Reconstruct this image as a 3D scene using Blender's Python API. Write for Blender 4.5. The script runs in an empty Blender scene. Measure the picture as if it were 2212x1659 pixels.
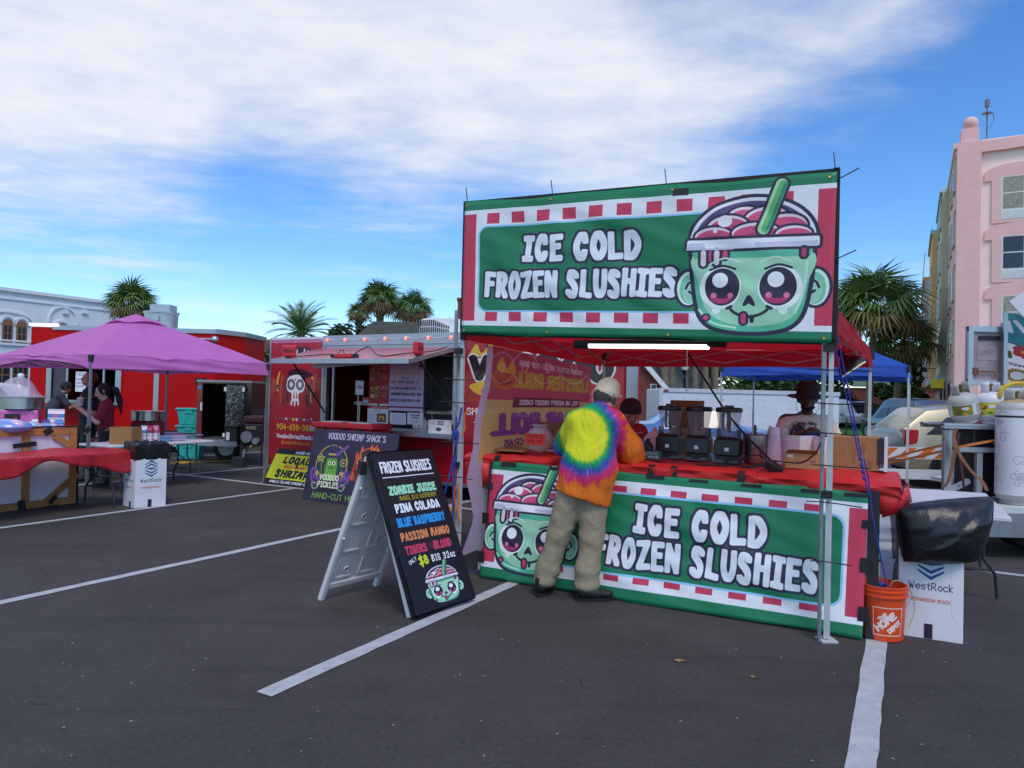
import bpy,math,random
import numpy as np
from mathutils import Vector,Matrix
random.seed(7);RNG=np.random.RandomState(7)
PI=math.pi
SC=bpy.context.scene
COL=SC.collection

# ------------------------------------------------------------------ camera
FPX,CX,CY,EYE=1530.0,1106.0,829.5,1.62  # focal length and centre in the pixels of a 2212 px wide frame
ROLL=math.atan(.025);PITCH=math.atan(25/FPX*math.cos(ROLL))
FW=np.array([0,math.cos(PITCH),math.sin(PITCH)])
_bx=np.array([1.,0,0]);_bu=np.cross(_bx,FW)
RT=_bx*math.cos(ROLL)+_bu*math.sin(ROLL);UP=-_bx*math.sin(ROLL)+_bu*math.cos(ROLL)
CAMP=np.array([0,0,EYE])
cam=bpy.data.cameras.new('camera');cam.sensor_width=36;cam.lens=36*FPX/2212
cam.clip_start=.05;cam.clip_end=3000
camo=bpy.data.objects.new('camera',cam);COL.objects.link(camo)
_m=Matrix.Identity(4)
for i in range(3):
    _m[i][0]=RT[i];_m[i][1]=UP[i];_m[i][2]=-FW[i];_m[i][3]=CAMP[i]
camo.matrix_world=_m
SC.camera=camo

def ray(x,y):return RT*(x-CX)/FPX-UP*(y-CY)/FPX+FW
def G(x,y,z=0.):  # the point of the level z seen at a pixel
    d=ray(x,y);return CAMP+d*((z-EYE)/d[2])
def AT(x,y,Y):  # the point at forward distance Y
    d=ray(x,y);return CAMP+d*(Y/d[1])
def ON(x,y,P,n):  # the point of the plane (P, n)
    d=ray(x,y);P=np.array(P,float);n=np.array(n,float)
    return CAMP+d*(((P-CAMP)@n)/(d@n))

# ------------------------------------------------------------------ daylight
SUN_EL,SUN_AZ=56,164  # azimuth clockwise from +Y: behind the camera, to its left
w=bpy.data.worlds.new('World');SC.world=w;w.use_nodes=True
nt=w.node_tree;nt.nodes.clear()
def N(tree,typ,**k):
    n=tree.nodes.new(typ)
    for a,b in k.items():setattr(n,a,b)
    return n
def math_node(tree,op,a,b=None,c=None,clamp=False):
    n=N(tree,'ShaderNodeMath',operation=op,use_clamp=clamp)
    for i,q in enumerate((a,b,c)):
        if q is None:continue
        if isinstance(q,(int,float)):n.inputs[i].default_value=q
        else:tree.links.new(q,n.inputs[i])
    return n.outputs[0]
def curve_node(tree,x,pts,lo,hi):
    """a smooth curve through pts (x, y) with x in lo..hi and y in 0..1"""
    q=N(tree,'ShaderNodeMapRange');q.inputs[1].default_value=lo;q.inputs[2].default_value=hi
    tree.links.new(x,q.inputs[0])
    f=N(tree,'ShaderNodeFloatCurve');c=f.mapping.curves[0]
    pts=[((a-lo)/(hi-lo),b)for a,b in pts]
    c.points[0].location=pts[0];c.points[1].location=pts[-1]
    for p in pts[1:-1]:c.points.new(*p)
    f.mapping.update();tree.links.new(q.outputs[0],f.inputs['Value'])
    return f.outputs[0]
def sky_world():
    L=nt.links.new
    tc=N(nt,'ShaderNodeTexCoord');sx=N(nt,'ShaderNodeSeparateXYZ');L(tc.outputs['Generated'],sx.inputs[0])
    sky=N(nt,'ShaderNodeTexSky',sky_type='NISHITA',sun_disc=False)
    sky.sun_elevation=math.radians(SUN_EL);sky.sun_rotation=math.radians(SUN_AZ)
    sky.air_density=1.0;sky.dust_density=.0;sky.ozone_density=1.6
    az=math_node(nt,'MULTIPLY',math_node(nt,'ARCTAN2',sx.outputs[0],sx.outputs[1]),180/PI)
    el=math_node(nt,'MULTIPLY',math_node(nt,'ARCSINE',sx.outputs[2]),180/PI)
    # cirrus: noise on a plane high above (direction divided by its height), drawn out along the wind
    hz=math_node(nt,'MAXIMUM',sx.outputs[2],.045)
    cv=N(nt,'ShaderNodeCombineXYZ')
    L(math_node(nt,'DIVIDE',sx.outputs[0],hz),cv.inputs[0]);L(math_node(nt,'DIVIDE',sx.outputs[1],hz),cv.inputs[1])
    mp=N(nt,'ShaderNodeMapping');mp.inputs['Rotation'].default_value=(0,0,math.radians(-50));mp.inputs['Scale'].default_value=(.8,1.15,1)
    L(cv.outputs[0],mp.inputs[0])
    n1=N(nt,'ShaderNodeTexNoise');n1.inputs['Scale'].default_value=1.1;n1.inputs['Detail'].default_value=9;n1.inputs['Roughness'].default_value=.58;n1.inputs['Distortion'].default_value=.5
    L(mp.outputs[0],n1.inputs[0])
    n2=N(nt,'ShaderNodeTexNoise');n2.inputs['Scale'].default_value=3.2;n2.inputs['Detail'].default_value=8;n2.inputs['Roughness'].default_value=.62;n2.inputs['Distortion'].default_value=.25
    L(mp.outputs[0],n2.inputs[0])
    # the big bank: lower and upper border (degrees/60) over azimuth
    lowp=[(-180,.34),(-60,.2),(-42,.17),(-36,.165),(-29,.175),(-24,.22),(-20,.265),(-13,.235),(-8,.225),(0,.26),(5,.225),(11,.235),(16,.265),(20,.325),(27,.375),(35,.43),(60,.6),(180,.5)]
    upp=[(-180,.9),(-60,.95),(0,.95),(8,.74),(14,.62),(20,.58),(30,.62),(60,.9),(180,.9)]
    e60=math_node(nt,'DIVIDE',el,60)
    lo=curve_node(nt,az,lowp,-180,180);hi=curve_node(nt,az,upp,-180,180)
    nz=math_node(nt,'SUBTRACT',math_node(nt,'ADD',math_node(nt,'MULTIPLY',n1.outputs[0],.65),math_node(nt,'MULTIPLY',n2.outputs[0],.35)),.5)
    edge=math_node(nt,'MINIMUM',math_node(nt,'DIVIDE',math_node(nt,'SUBTRACT',e60,lo),.12),math_node(nt,'DIVIDE',math_node(nt,'SUBTRACT',hi,e60),.30))
    edge=math_node(nt,'MINIMUM',edge,1.0)
    d=math_node(nt,'ADD',math_node(nt,'MULTIPLY',edge,.62),math_node(nt,'MULTIPLY',nz,1.7))
    ss=N(nt,'ShaderNodeMapRange',interpolation_type='SMOOTHSTEP');L(d,ss.inputs[0]);ss.inputs[1].default_value=-.30;ss.inputs[2].default_value=.80
    bank=ss.outputs[0]
    # thin low streaks near the horizon
    mp2=N(nt,'ShaderNodeCombineXYZ');L(math_node(nt,'MULTIPLY',az,.055),mp2.inputs[0]);L(math_node(nt,'MULTIPLY',el,.42),mp2.inputs[1])
    n3=N(nt,'ShaderNodeTexNoise');n3.inputs['Scale'].default_value=1.0;n3.inputs['Detail'].default_value=6;n3.inputs['Roughness'].default_value=.55
    L(mp2.outputs[0],n3.inputs[0])
    s3=N(nt,'ShaderNodeMapRange',interpolation_type='SMOOTHSTEP');L(n3.outputs[0],s3.inputs[0]);s3.inputs[1].default_value=.50;s3.inputs[2].default_value=.78
    win=N(nt,'ShaderNodeMapRange',interpolation_type='SMOOTHSTEP');L(el,win.inputs[0]);win.inputs[1].default_value=15;win.inputs[2].default_value=8
    low=math_node(nt,'MULTIPLY',math_node(nt,'MULTIPLY',s3.outputs[0],win.outputs[0]),.8)
    cm=math_node(nt,'MAXIMUM',bank,low,clamp=True)
    # cloud colour: a bright white with soft grey-blue bellies
    sh=N(nt,'ShaderNodeMapRange');L(n2.outputs[0],sh.inputs[0]);sh.inputs[1].default_value=.3;sh.inputs[2].default_value=.7
    cc=N(nt,'ShaderNodeMix',data_type='RGBA');L(sh.outputs[0],cc.inputs[0])
    cc.inputs[6].default_value=(5.25,5.5,6.25,1);cc.inputs[7].default_value=(6.1,6.2,6.5,1)
    hs=N(nt,'ShaderNodeHueSaturation');hs.inputs['Saturation'].default_value=1.24;hs.inputs['Value'].default_value=1.0
    L(sky.outputs[0],hs.inputs['Color'])
    tint=N(nt,'ShaderNodeMix',data_type='RGBA',blend_type='MULTIPLY');tint.inputs[0].default_value=1;L(hs.outputs[0],tint.inputs[6]);tint.inputs[7].default_value=(.86,1.06,1.28,1)
    mx=N(nt,'ShaderNodeMix',data_type='RGBA');L(math_node(nt,'MULTIPLY',cm,.95),mx.inputs[0]);L(tint.outputs[2],mx.inputs[6]);L(cc.outputs[2],mx.inputs[7])
    bg=N(nt,'ShaderNodeBackground');bg.inputs[1].default_value=.15;L(mx.outputs[2],bg.inputs[0])
    out=N(nt,'ShaderNodeOutputWorld');L(bg.outputs[0],out.inputs[0])
sky_world()
sl=bpy.data.lights.new('sun','SUN');sl.energy=1.9;sl.angle=math.radians(22);sl.color=(1,.95,.87)
so=bpy.data.objects.new('sun',sl);COL.objects.link(so)
_d=Vector((math.sin(math.radians(SUN_AZ))*math.cos(math.radians(SUN_EL)),math.cos(math.radians(SUN_AZ))*math.cos(math.radians(SUN_EL)),math.sin(math.radians(SUN_EL))))
so.rotation_euler=_d.to_track_quat('Z','Y').to_euler();so.location=(0,0,40)
vs=SC.view_settings;vs.view_transform='Standard';vs.look='None';vs.gamma=1;vs.exposure=0.0;vs.use_curve_mapping=False
SC.cycles.max_bounces=8;SC.cycles.transparent_max_bounces=12

# ------------------------------------------------------------------ materials
def lin(c):
    c=[q/255 for q in c]
    return tuple(q/12.92 if q<=.04045 else((q+.055)/1.055)**2.4 for q in c)+(1,)
MATS={}
def M(name,rgb,rough=.55,metal=0.,var=.08,vs_=6.,bump=0.,bs=60.,emit=0.,trans=0.,alpha=1.,coat=0.,spec=None,rgb2=None,coords='Object'):
    if name in MATS:return MATS[name]
    m=bpy.data.materials.new(name);m.use_nodes=True;t=m.node_tree;b=t.nodes['Principled BSDF'];L=t.links.new
    col=lin(rgb)
    b.inputs['Roughness'].default_value=rough;b.inputs['Metallic'].default_value=metal
    if coat:b.inputs['Coat Weight'].default_value=coat;b.inputs['Coat Roughness'].default_value=.1
    if spec is not None:b.inputs['Specular IOR Level'].default_value=spec
    if trans:b.inputs['Transmission Weight'].default_value=trans
    b.inputs['Alpha'].default_value=alpha
    b.inputs['Base Color'].default_value=col
    tc=N(t,'ShaderNodeTexCoord')
    if var or rgb2:
        n=N(t,'ShaderNodeTexNoise');n.inputs['Scale'].default_value=vs_;n.inputs['Detail'].default_value=5;n.inputs['Roughness'].default_value=.6
        L(tc.outputs[coords],n.inputs[0])
        c2=lin(rgb2)if rgb2 else tuple(min(1,q*(1+var))for q in col[:3])+(1,)
        c1=col if rgb2 else tuple(q*(1-var)for q in col[:3])+(1,)
        mr=N(t,'ShaderNodeMapRange');mr.inputs[1].default_value=.32;mr.inputs[2].default_value=.68;L(n.outputs[0],mr.inputs[0])
        mx=N(t,'ShaderNodeMix',data_type='RGBA');mx.inputs[6].default_value=c1;mx.inputs[7].default_value=c2
        L(mr.outputs[0],mx.inputs[0]);L(mx.outputs[2],b.inputs['Base Color'])
        rr=N(t,'ShaderNodeMapRange');rr.inputs[3].default_value=max(0,rough-.06);rr.inputs[4].default_value=min(1,rough+.06)
        L(n.outputs[0],rr.inputs[0]);L(rr.outputs[0],b.inputs['Roughness'])
    if bump:
        n=N(t,'ShaderNodeTexNoise');n.inputs['Scale'].default_value=bs;n.inputs['Detail'].default_value=4
        L(tc.outputs[coords],n.inputs[0])
        bp=N(t,'ShaderNodeBump');bp.inputs['Strength'].default_value=bump;bp.inputs['Distance'].default_value=.02
        L(n.outputs[0],bp.inputs['Height']);L(bp.outputs[0],b.inputs['Normal'])
    if emit:
        b.inputs['Emission Color'].default_value=col;b.inputs['Emission Strength'].default_value=emit
    MATS[name]=m
    return m
def clear_mat(name,tint,a=.25,rough=.08):
    """thin clear plastic or glass: partly see-through, glossy"""
    if name in MATS:return MATS[name]
    m=M(name,tint,rough,var=0,alpha=a);return m
def img_mat(name,cv,rough=.5,bump=.0,bs=9.,alpha=None,back=None,coat=0.,wear=.06):
    """flat print: the drawing of a canvas on a surface with UVs"""
    if name in MATS:return MATS[name]
    h,w_=cv.a.shape[:2]
    im=bpy.data.images.new(name,w_,h,alpha=False)
    px=np.ones((h,w_,4),np.float32);px[...,:3]=np.clip(cv.a,0,1)
    im.pixels.foreach_set(px.ravel());im.update();im.pack()
    m=bpy.data.materials.new(name);m.use_nodes=True;t=m.node_tree;b=t.nodes['Principled BSDF'];L=t.links.new
    ti=N(t,'ShaderNodeTexImage');ti.image=im;ti.extension='EXTEND'
    tc=N(t,'ShaderNodeTexCoord');L(tc.outputs['UV'],ti.inputs[0])
    n=N(t,'ShaderNodeTexNoise');n.inputs['Scale'].default_value=5;n.inputs['Detail'].default_value=6;L(tc.outputs['Object'],n.inputs[0])
    mr=N(t,'ShaderNodeMapRange');mr.inputs[1].default_value=.3;mr.inputs[2].default_value=.7;mr.inputs[3].default_value=1-wear;mr.inputs[4].default_value=1.0
    L(n.outputs[0],mr.inputs[0])
    mx=N(t,'ShaderNodeMix',data_type='RGBA',blend_type='MULTIPLY');mx.inputs[0].default_value=1
    L(ti.outputs[0],mx.inputs[6]);L(mr.outputs[0],mx.inputs[7])
    L(mx.outputs[2],b.inputs['Base Color']);b.inputs['Roughness'].default_value=rough
    if coat:b.inputs['Coat Weight'].default_value=coat
    if alpha is not None:b.inputs['Alpha'].default_value=alpha
    if bump:
        n2=N(t,'ShaderNodeTexNoise');n2.inputs['Scale'].default_value=bs;n2.inputs['Detail'].default_value=3;L(tc.outputs['Object'],n2.inputs[0])
        bp=N(t,'ShaderNodeBump');bp.inputs['Strength'].default_value=bump;bp.inputs['Distance'].default_value=.03
        L(n2.outputs[0],bp.inputs['Height']);L(bp.outputs[0],b.inputs['Normal'])
    MATS[name]=m
    return m

# ------------------------------------------------------------------ objects
FR={}
def _frame(o):return FR.get(o.name,(np.zeros(3),0.))
def tag(o,label,cat,group=None,kind=None):
    if label:o['label']=label
    if cat:o['category']=cat
    if group:o['group']=group
    if kind:o['kind']=kind
    return o
def thing(name,label,cat,loc=(0,0,0),rz=0.,group=None):
    o=bpy.data.objects.new(name,None);COL.objects.link(o);o.empty_display_size=.2
    o.location=tuple(loc);o.rotation_euler=(0,0,rz);FR[o.name]=(np.array(loc,float),rz)
    return tag(o,label,cat,group)
def copy_tree(o,parent=None):
    c=o.copy();COL.objects.link(c)
    if parent:c.parent=parent
    for ch in list(o.children):copy_tree(ch,c)
    return c
def dup(root,loc,rz=None,label=None):
    c=copy_tree(root);c.location=tuple(loc)
    if rz is not None:c.rotation_euler=(0,0,rz)
    if label:c['label']=label
    return c
def rotm(rz=0,rx=0,ry=0):return np.array(Matrix.Rotation(rz,3,'Z')@Matrix.Rotation(ry,3,'Y')@Matrix.Rotation(rx,3,'X'))
def nrm(a):
    a=np.array(a,float);return a/max(1e-9,np.linalg.norm(a))
class MB:
    def __init__(s):s.v=[];s.f=[];s.uv=[];s.m=[];s.cur=0
    def add(s,vs,fs,uvs=None):
        o=len(s.v);s.v.extend([tuple(map(float,p))for p in vs])
        for i,f in enumerate(fs):
            s.f.append([q+o for q in f]);s.m.append(s.cur);s.uv.append(uvs[i]if uvs else None)
        return s
    def box(s,c,d,R=None,top=None,sh=(0,0)):
        c=np.array(c,float);x,y,z=[q/2 for q in d];tx,ty=(x,y)if top is None else(top[0]/2,top[1]/2)
        P=[(-x,-y,-z),(x,-y,-z),(x,y,-z),(-x,y,-z),(-tx+sh[0],-ty+sh[1],z),(tx+sh[0],-ty+sh[1],z),(tx+sh[0],ty+sh[1],z),(-tx+sh[0],ty+sh[1],z)]
        P=[(np.array(R)@np.array(p)if R is not None else np.array(p))+c for p in P]
        return s.add(P,[(0,3,2,1),(4,5,6,7),(0,1,5,4),(1,2,6,5),(2,3,7,6),(3,0,4,7)])
    def beam(s,a,b,w_,h,up=(0,0,1)):
        a=np.array(a,float);b=np.array(b,float);d=nrm(b-a);up=np.array(up,float)
        sx=np.cross(d,up)
        if np.linalg.norm(sx)<1e-5:sx=np.cross(d,(1,0,0))
        sx=nrm(sx)*w_/2;su=nrm(np.cross(sx,d))*h/2
        P=[a-sx-su,a+sx-su,a+sx+su,a-sx+su,b-sx-su,b+sx-su,b+sx+su,b-sx+su]
        return s.add(P,[(0,3,2,1),(4,5,6,7),(0,1,5,4),(1,2,6,5),(2,3,7,6),(3,0,4,7)])
    def cyl(s,a,b,r,r1=None,n=10,cap=True):
        return s.tube([a,b],[r,r if r1 is None else r1],n,cap)
    def tube(s,path,r,n=6,cap=True):
        P=[np.array(p,float)for p in path];k=len(P)
        rs=r if isinstance(r,(list,tuple,np.ndarray))else[r]*k
        t0=nrm(P[1]-P[0]);a=np.cross(t0,(0,0,1))
        if np.linalg.norm(a)<1e-4:a=np.cross(t0,(1,0,0))
        a=nrm(a);vs=[]
        for i in range(k):
            t=nrm(P[min(i+1,k-1)]-P[max(i-1,0)]);a=nrm(a-t*(a@t));b=np.cross(t,a)
            for j in range(n):
                q=2*PI*j/n;vs.append(P[i]+(a*math.cos(q)+b*math.sin(q))*rs[i])
        fs=[(i*n+j,i*n+(j+1)%n,(i+1)*n+(j+1)%n,(i+1)*n+j)for i in range(k-1)for j in range(n)]
        if cap:fs+=[tuple(range(n-1,-1,-1)),tuple((k-1)*n+j for j in range(n))]
        return s.add(vs,fs)
    def lathe(s,prof,c=(0,0,0),n=24,R=None,sx=1.,sy=1.):
        c=np.array(c,float);vs=[]
        for r,z in prof:
            for j in range(n):
                q=2*PI*j/n;p=np.array((r*math.cos(q)*sx,r*math.sin(q)*sy,z));vs.append((R@p if R is not None else p)+c)
        k=len(prof);fs=[(i*n+j,i*n+(j+1)%n,(i+1)*n+(j+1)%n,(i+1)*n+j)for i in range(k-1)for j in range(n)]
        if prof[0][0]>1e-4:fs.append(tuple(range(n-1,-1,-1)))
        if prof[-1][0]>1e-4:fs.append(tuple((k-1)*n+j for j in range(n)))
        return s.add(vs,fs)
    def grid(s,fn,nu,nv,u0=0.,u1=1.,v0=0.,v1=1.):
        vs=[fn(i/nu,j/nv)for j in range(nv+1)for i in range(nu+1)];W=nu+1;fs=[];uvs=[]
        U=lambda i,j:(u0+(u1-u0)*i/nu,v0+(v1-v0)*j/nv)
        for j in range(nv):
            for i in range(nu):
                fs.append((j*W+i,j*W+i+1,(j+1)*W+i+1,(j+1)*W+i));uvs.append((U(i,j),U(i+1,j),U(i+1,j+1),U(i,j+1)))
        return s.add(vs,fs,uvs)
    def quad(s,a,b,c,d,n=1,uv=(0,0,1,1)):
        a,b,c,d=[np.array(q,float)for q in(a,b,c,d)]
        return s.grid(lambda u,v:(a*(1-u)+b*u)*(1-v)+(d*(1-u)+c*u)*v,n,n,uv[0],uv[2],uv[1],uv[3])
    def sph(s,c,r,nu=14,nv=8,R=None):
        r=np.array(r if hasattr(r,'__len__')else(r,r,r),float)
        prof=[(math.sin(PI*j/nv),-math.cos(PI*j/nv))for j in range(nv+1)]
        vs=[];c=np.array(c,float)
        for a,z in prof:
            for i in range(nu):
                p=np.array((a*math.cos(2*PI*i/nu),a*math.sin(2*PI*i/nu),z))*r;vs.append((R@p if R is not None else p)+c)
        return s.add(vs,[(j*nu+i,j*nu+(i+1)%nu,(j+1)*nu+(i+1)%nu,(j+1)*nu+i)for j in range(nv)for i in range(nu)])
    def prism(s,pts,d,f=None):
        """an outline (u, v) given thickness d; f maps (u, v, w) to a point"""
        f=f or(lambda u,v,w_:(u,v,w_));n=len(pts)
        vs=[f(p[0],p[1],0)for p in pts]+[f(p[0],p[1],d)for p in pts]
        return s.add(vs,[tuple(range(n-1,-1,-1)),tuple(range(n,2*n))]+[(i,(i+1)%n,n+(i+1)%n,n+i)for i in range(n)])
    def build(s,name,mat,parent=None,world=False,smooth=None,label=None,cat=None,group=None,kind=None,bev=0.,solid=0.,sub=0,auto=40):
        V=np.array(s.v,float)
        loc=None
        if parent is not None:
            l,rz=_frame(parent)
            if world:
                c,q=math.cos(-rz),math.sin(-rz);V=V-l
                V=np.stack([V[:,0]*c-V[:,1]*q,V[:,0]*q+V[:,1]*c,V[:,2]],1)
        else:
            loc=np.array([(V[:,0].min()+V[:,0].max())/2,(V[:,1].min()+V[:,1].max())/2,V[:,2].min()]);V=V-loc
        me=bpy.data.meshes.new(name);me.from_pydata(V.tolist(),[],s.f)
        ms=mat if isinstance(mat,(list,tuple))else[mat]
        for m in ms:me.materials.append(m)
        if len(ms)>1:me.polygons.foreach_set('material_index',s.m)
        if any(q is not None for q in s.uv):
            ul=me.uv_layers.new(name='UVMap');fl=[]
            for f,q in zip(s.f,s.uv):
                for i in range(len(f)):fl.extend(q[i]if q is not None else(0,0))
            ul.data.foreach_set('uv',fl)
        if smooth:
            me.polygons.foreach_set('use_smooth',[True]*len(me.polygons))
            if auto<180:me.set_sharp_from_angle(angle=math.radians(auto))
        me.update()
        o=bpy.data.objects.new(name,me);COL.objects.link(o)
        if parent is not None:o.parent=parent;FR[o.name]=_frame(parent)
        else:o.location=loc;FR[o.name]=(loc,0.)
        if bev:
            b=o.modifiers.new('Bevel','BEVEL');b.width=bev;b.segments=2;b.limit_method='ANGLE';b.angle_limit=math.radians(40)
        if solid:
            b=o.modifiers.new('Solidify','SOLIDIFY');b.thickness=solid;b.offset=0
        if sub:
            b=o.modifiers.new('Subdivision','SUBSURF');b.levels=sub;b.render_levels=sub
        return tag(o,label,cat,group,kind)
def B(name,c,d,mat,parent=None,R=None,**k):  # one box as one object
    return MB().box(c,d,R,top=k.pop('top',None)).build(name,mat,parent,**k)
def catrom(P,n=6,closed=False):
    P=[np.array(p,float)for p in P];out=[];k=len(P)
    for i in range(k if closed else k-1):
        g=lambda j:P[j%k]if closed else P[max(0,min(k-1,j))]
        a,b,c,d=g(i-1),g(i),g(i+1),g(i+2)
        for j in range(n):
            t=j/n;out.append(.5*((2*b)+(c-a)*t+(2*a-5*b+4*c-d)*t*t+(3*b-a-3*c+d)*t**3))
    if not closed:out.append(P[-1])
    return out
def sag(a,b,drop,n=10):
    a=np.array(a,float);b=np.array(b,float)
    return[a+(b-a)*i/n-np.array((0,0,4*drop*(i/n)*(1-i/n)))for i in range(n+1)]
# ------------------------------------------------------------------ drawing of prints
GLY={
'A':'00 39 60|13 53','B':'00 09|~09 39 58 36 05|~05 35 53 51 30 00','C':'~57 49 29 06 03 20 40 52','D':'00 09|~09 39 66 63 30 00',
'E':'59 09 00 50|05 45','F':'00 09 59|05 45','G':'~57 49 29 06 03 20 40 52 54|34 54','H':'00 09|60 69|05 65','I':'20 29|09 49|00 40',
'J':'~49 43 41 20 11 02|29 59','K':'00 09|59 04 50','L':'09 00 50','M':'00 19 34 59 60','N':'00 09 60 69','O':'@29 49 66 63 40 20 03 06',
'P':'00 09|~09 39 58 56 34 04','Q':'@29 49 66 63 40 20 03 06|42 60','R':'00 09|~09 39 58 56 34 04|24 60','S':'~58 39 19 07 16 44 52 40 20 01',
'T':'30 39|09 69','U':'~09 03 20 40 63 69','V':'09 30 69','W':'09 20 36 50 79','X':'00 69|09 60','Y':'09 34 69|34 30','Z':'09 69 00 60',
'0':'@29 49 66 63 40 20 03 06','1':'17 39 30|10 50','2':'~07 29 49 57 44 00|00 60','3':'~08 39 57 35 25|~25 45 53 30 01','4':'40 49 03 63',
'5':'59 09 05|~05 46 53 40 01','6':'~59 26 03 20 40 53 45 04','7':'09 59 20','8':'@39 57 35 17|@35 63 30 03','9':'~10 43 57 39 07 25 46 57',
'a':'@46 15 02 10 41|56 51 60','b':'09 00|@06 46 53 40 00','c':'~55 36 04 02 20 51','d':'59 50|@56 16 03 10 50','e':'03 53|~53 55 36 04 02 20 51',
'f':'~48 29 16 10|05 35','g':'@46 15 03 12 43|~56 50 38 18','h':'09 00|~04 26 45 53 50','i':'16 10|18 19','k':'09 00|46 03 40','l':'19 10',
'm':'06 00|~04 25 34 30|~34 55 64 60','n':'06 00|~04 26 45 53 50','o':'@36 54 52 30 03','p':'06 0/|@06 46 53 40 00','r':'06 00|~04 26 46',
's':'~55 36 15 04 33 52 30 01','t':'28 21 40|06 46','u':'~06 02 20 41 56|56 50','v':'06 20 46','w':'06 10 35 50 66','y':'06 20|46 20 0/','z':'06 46 00 40','x':'06 40|00 46',
'$':'~58 38 07 16 44 52 31 01|3: 3/','.':'00 01','-':'14 44',',':'11 0/',"'":'18 19','&':'~60 18 39 38 13 20 40 63','!':'13 19|10 11','@':'@36 54 52 30 03|~54 52 60 75 59 19 05 02 1/ 5/','#':'20 29|50 59|03 63|06 66','/':'00 59',
}
def _pt(c):return(':'.find(c)==0 and 10)or(-2 if c=='/' else int(c))
def glyph(ch):
    st=[]
    for g in GLY.get(ch,'').split('|'):
        if not g:continue
        cl=g[0]=='@';sm=g[0]in '~@';q=g[1:]if sm else g
        P=[(int(p[0]),_pt(p[1]))for p in q.split()]
        st.append(np.array(catrom(P,5,cl)+([P[0]]if cl else[])if sm else P,float)/9.)
    return st
WID={'I':4,'i':2,'l':2,'.':1,',':2,"'":2,'!':2,'M':6.4,'W':7,'m':6,'w':6,' ':3.6,'E':5,'F':5,'L':5,'J':5,'r':4,'t':4,'f':4,'s':5,'v':4,'k':4.5,'z':4,'x':4,'1':5,'-':5,'C':5.6,'S':5.8,'B':5.6,'P':5.6,'R':6}
def sd_poly(x,y,P):
    P=np.array(P,float);d=np.full(x.shape,1e9);ins=np.zeros(x.shape,bool);k=len(P)
    for i in range(k):
        a,b=P[i],P[(i+1)%k];ex,ey=b-a;wx,wy=x-a[0],y-a[1]
        t=np.clip((wx*ex+wy*ey)/max(1e-12,ex*ex+ey*ey),0,1)
        d=np.minimum(d,(wx-ex*t)**2+(wy-ey*t)**2)
        if abs(ey)>1e-12:
            c=((a[1]>y)!=(b[1]>y))&(x<ex*(y-a[1])/ey+a[0]);ins^=c
    return np.where(ins,-1,1)*np.sqrt(d)
def sd_line(x,y,P,sq=False):
    P=np.array(P,float);d=np.full(x.shape,1e9)
    for i in range(len(P)-1):
        a,b=P[i],P[i+1];ex,ey=b-a;wx,wy=x-a[0],y-a[1]
        t=np.clip((wx*ex+wy*ey)/max(1e-12,ex*ex+ey*ey),0,1)
        if sq:d=np.minimum(d,((wx-ex*t)**4+(wy-ey*t)**4)**.5)
        else:d=np.minimum(d,(wx-ex*t)**2+(wy-ey*t)**2)
    return d
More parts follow.
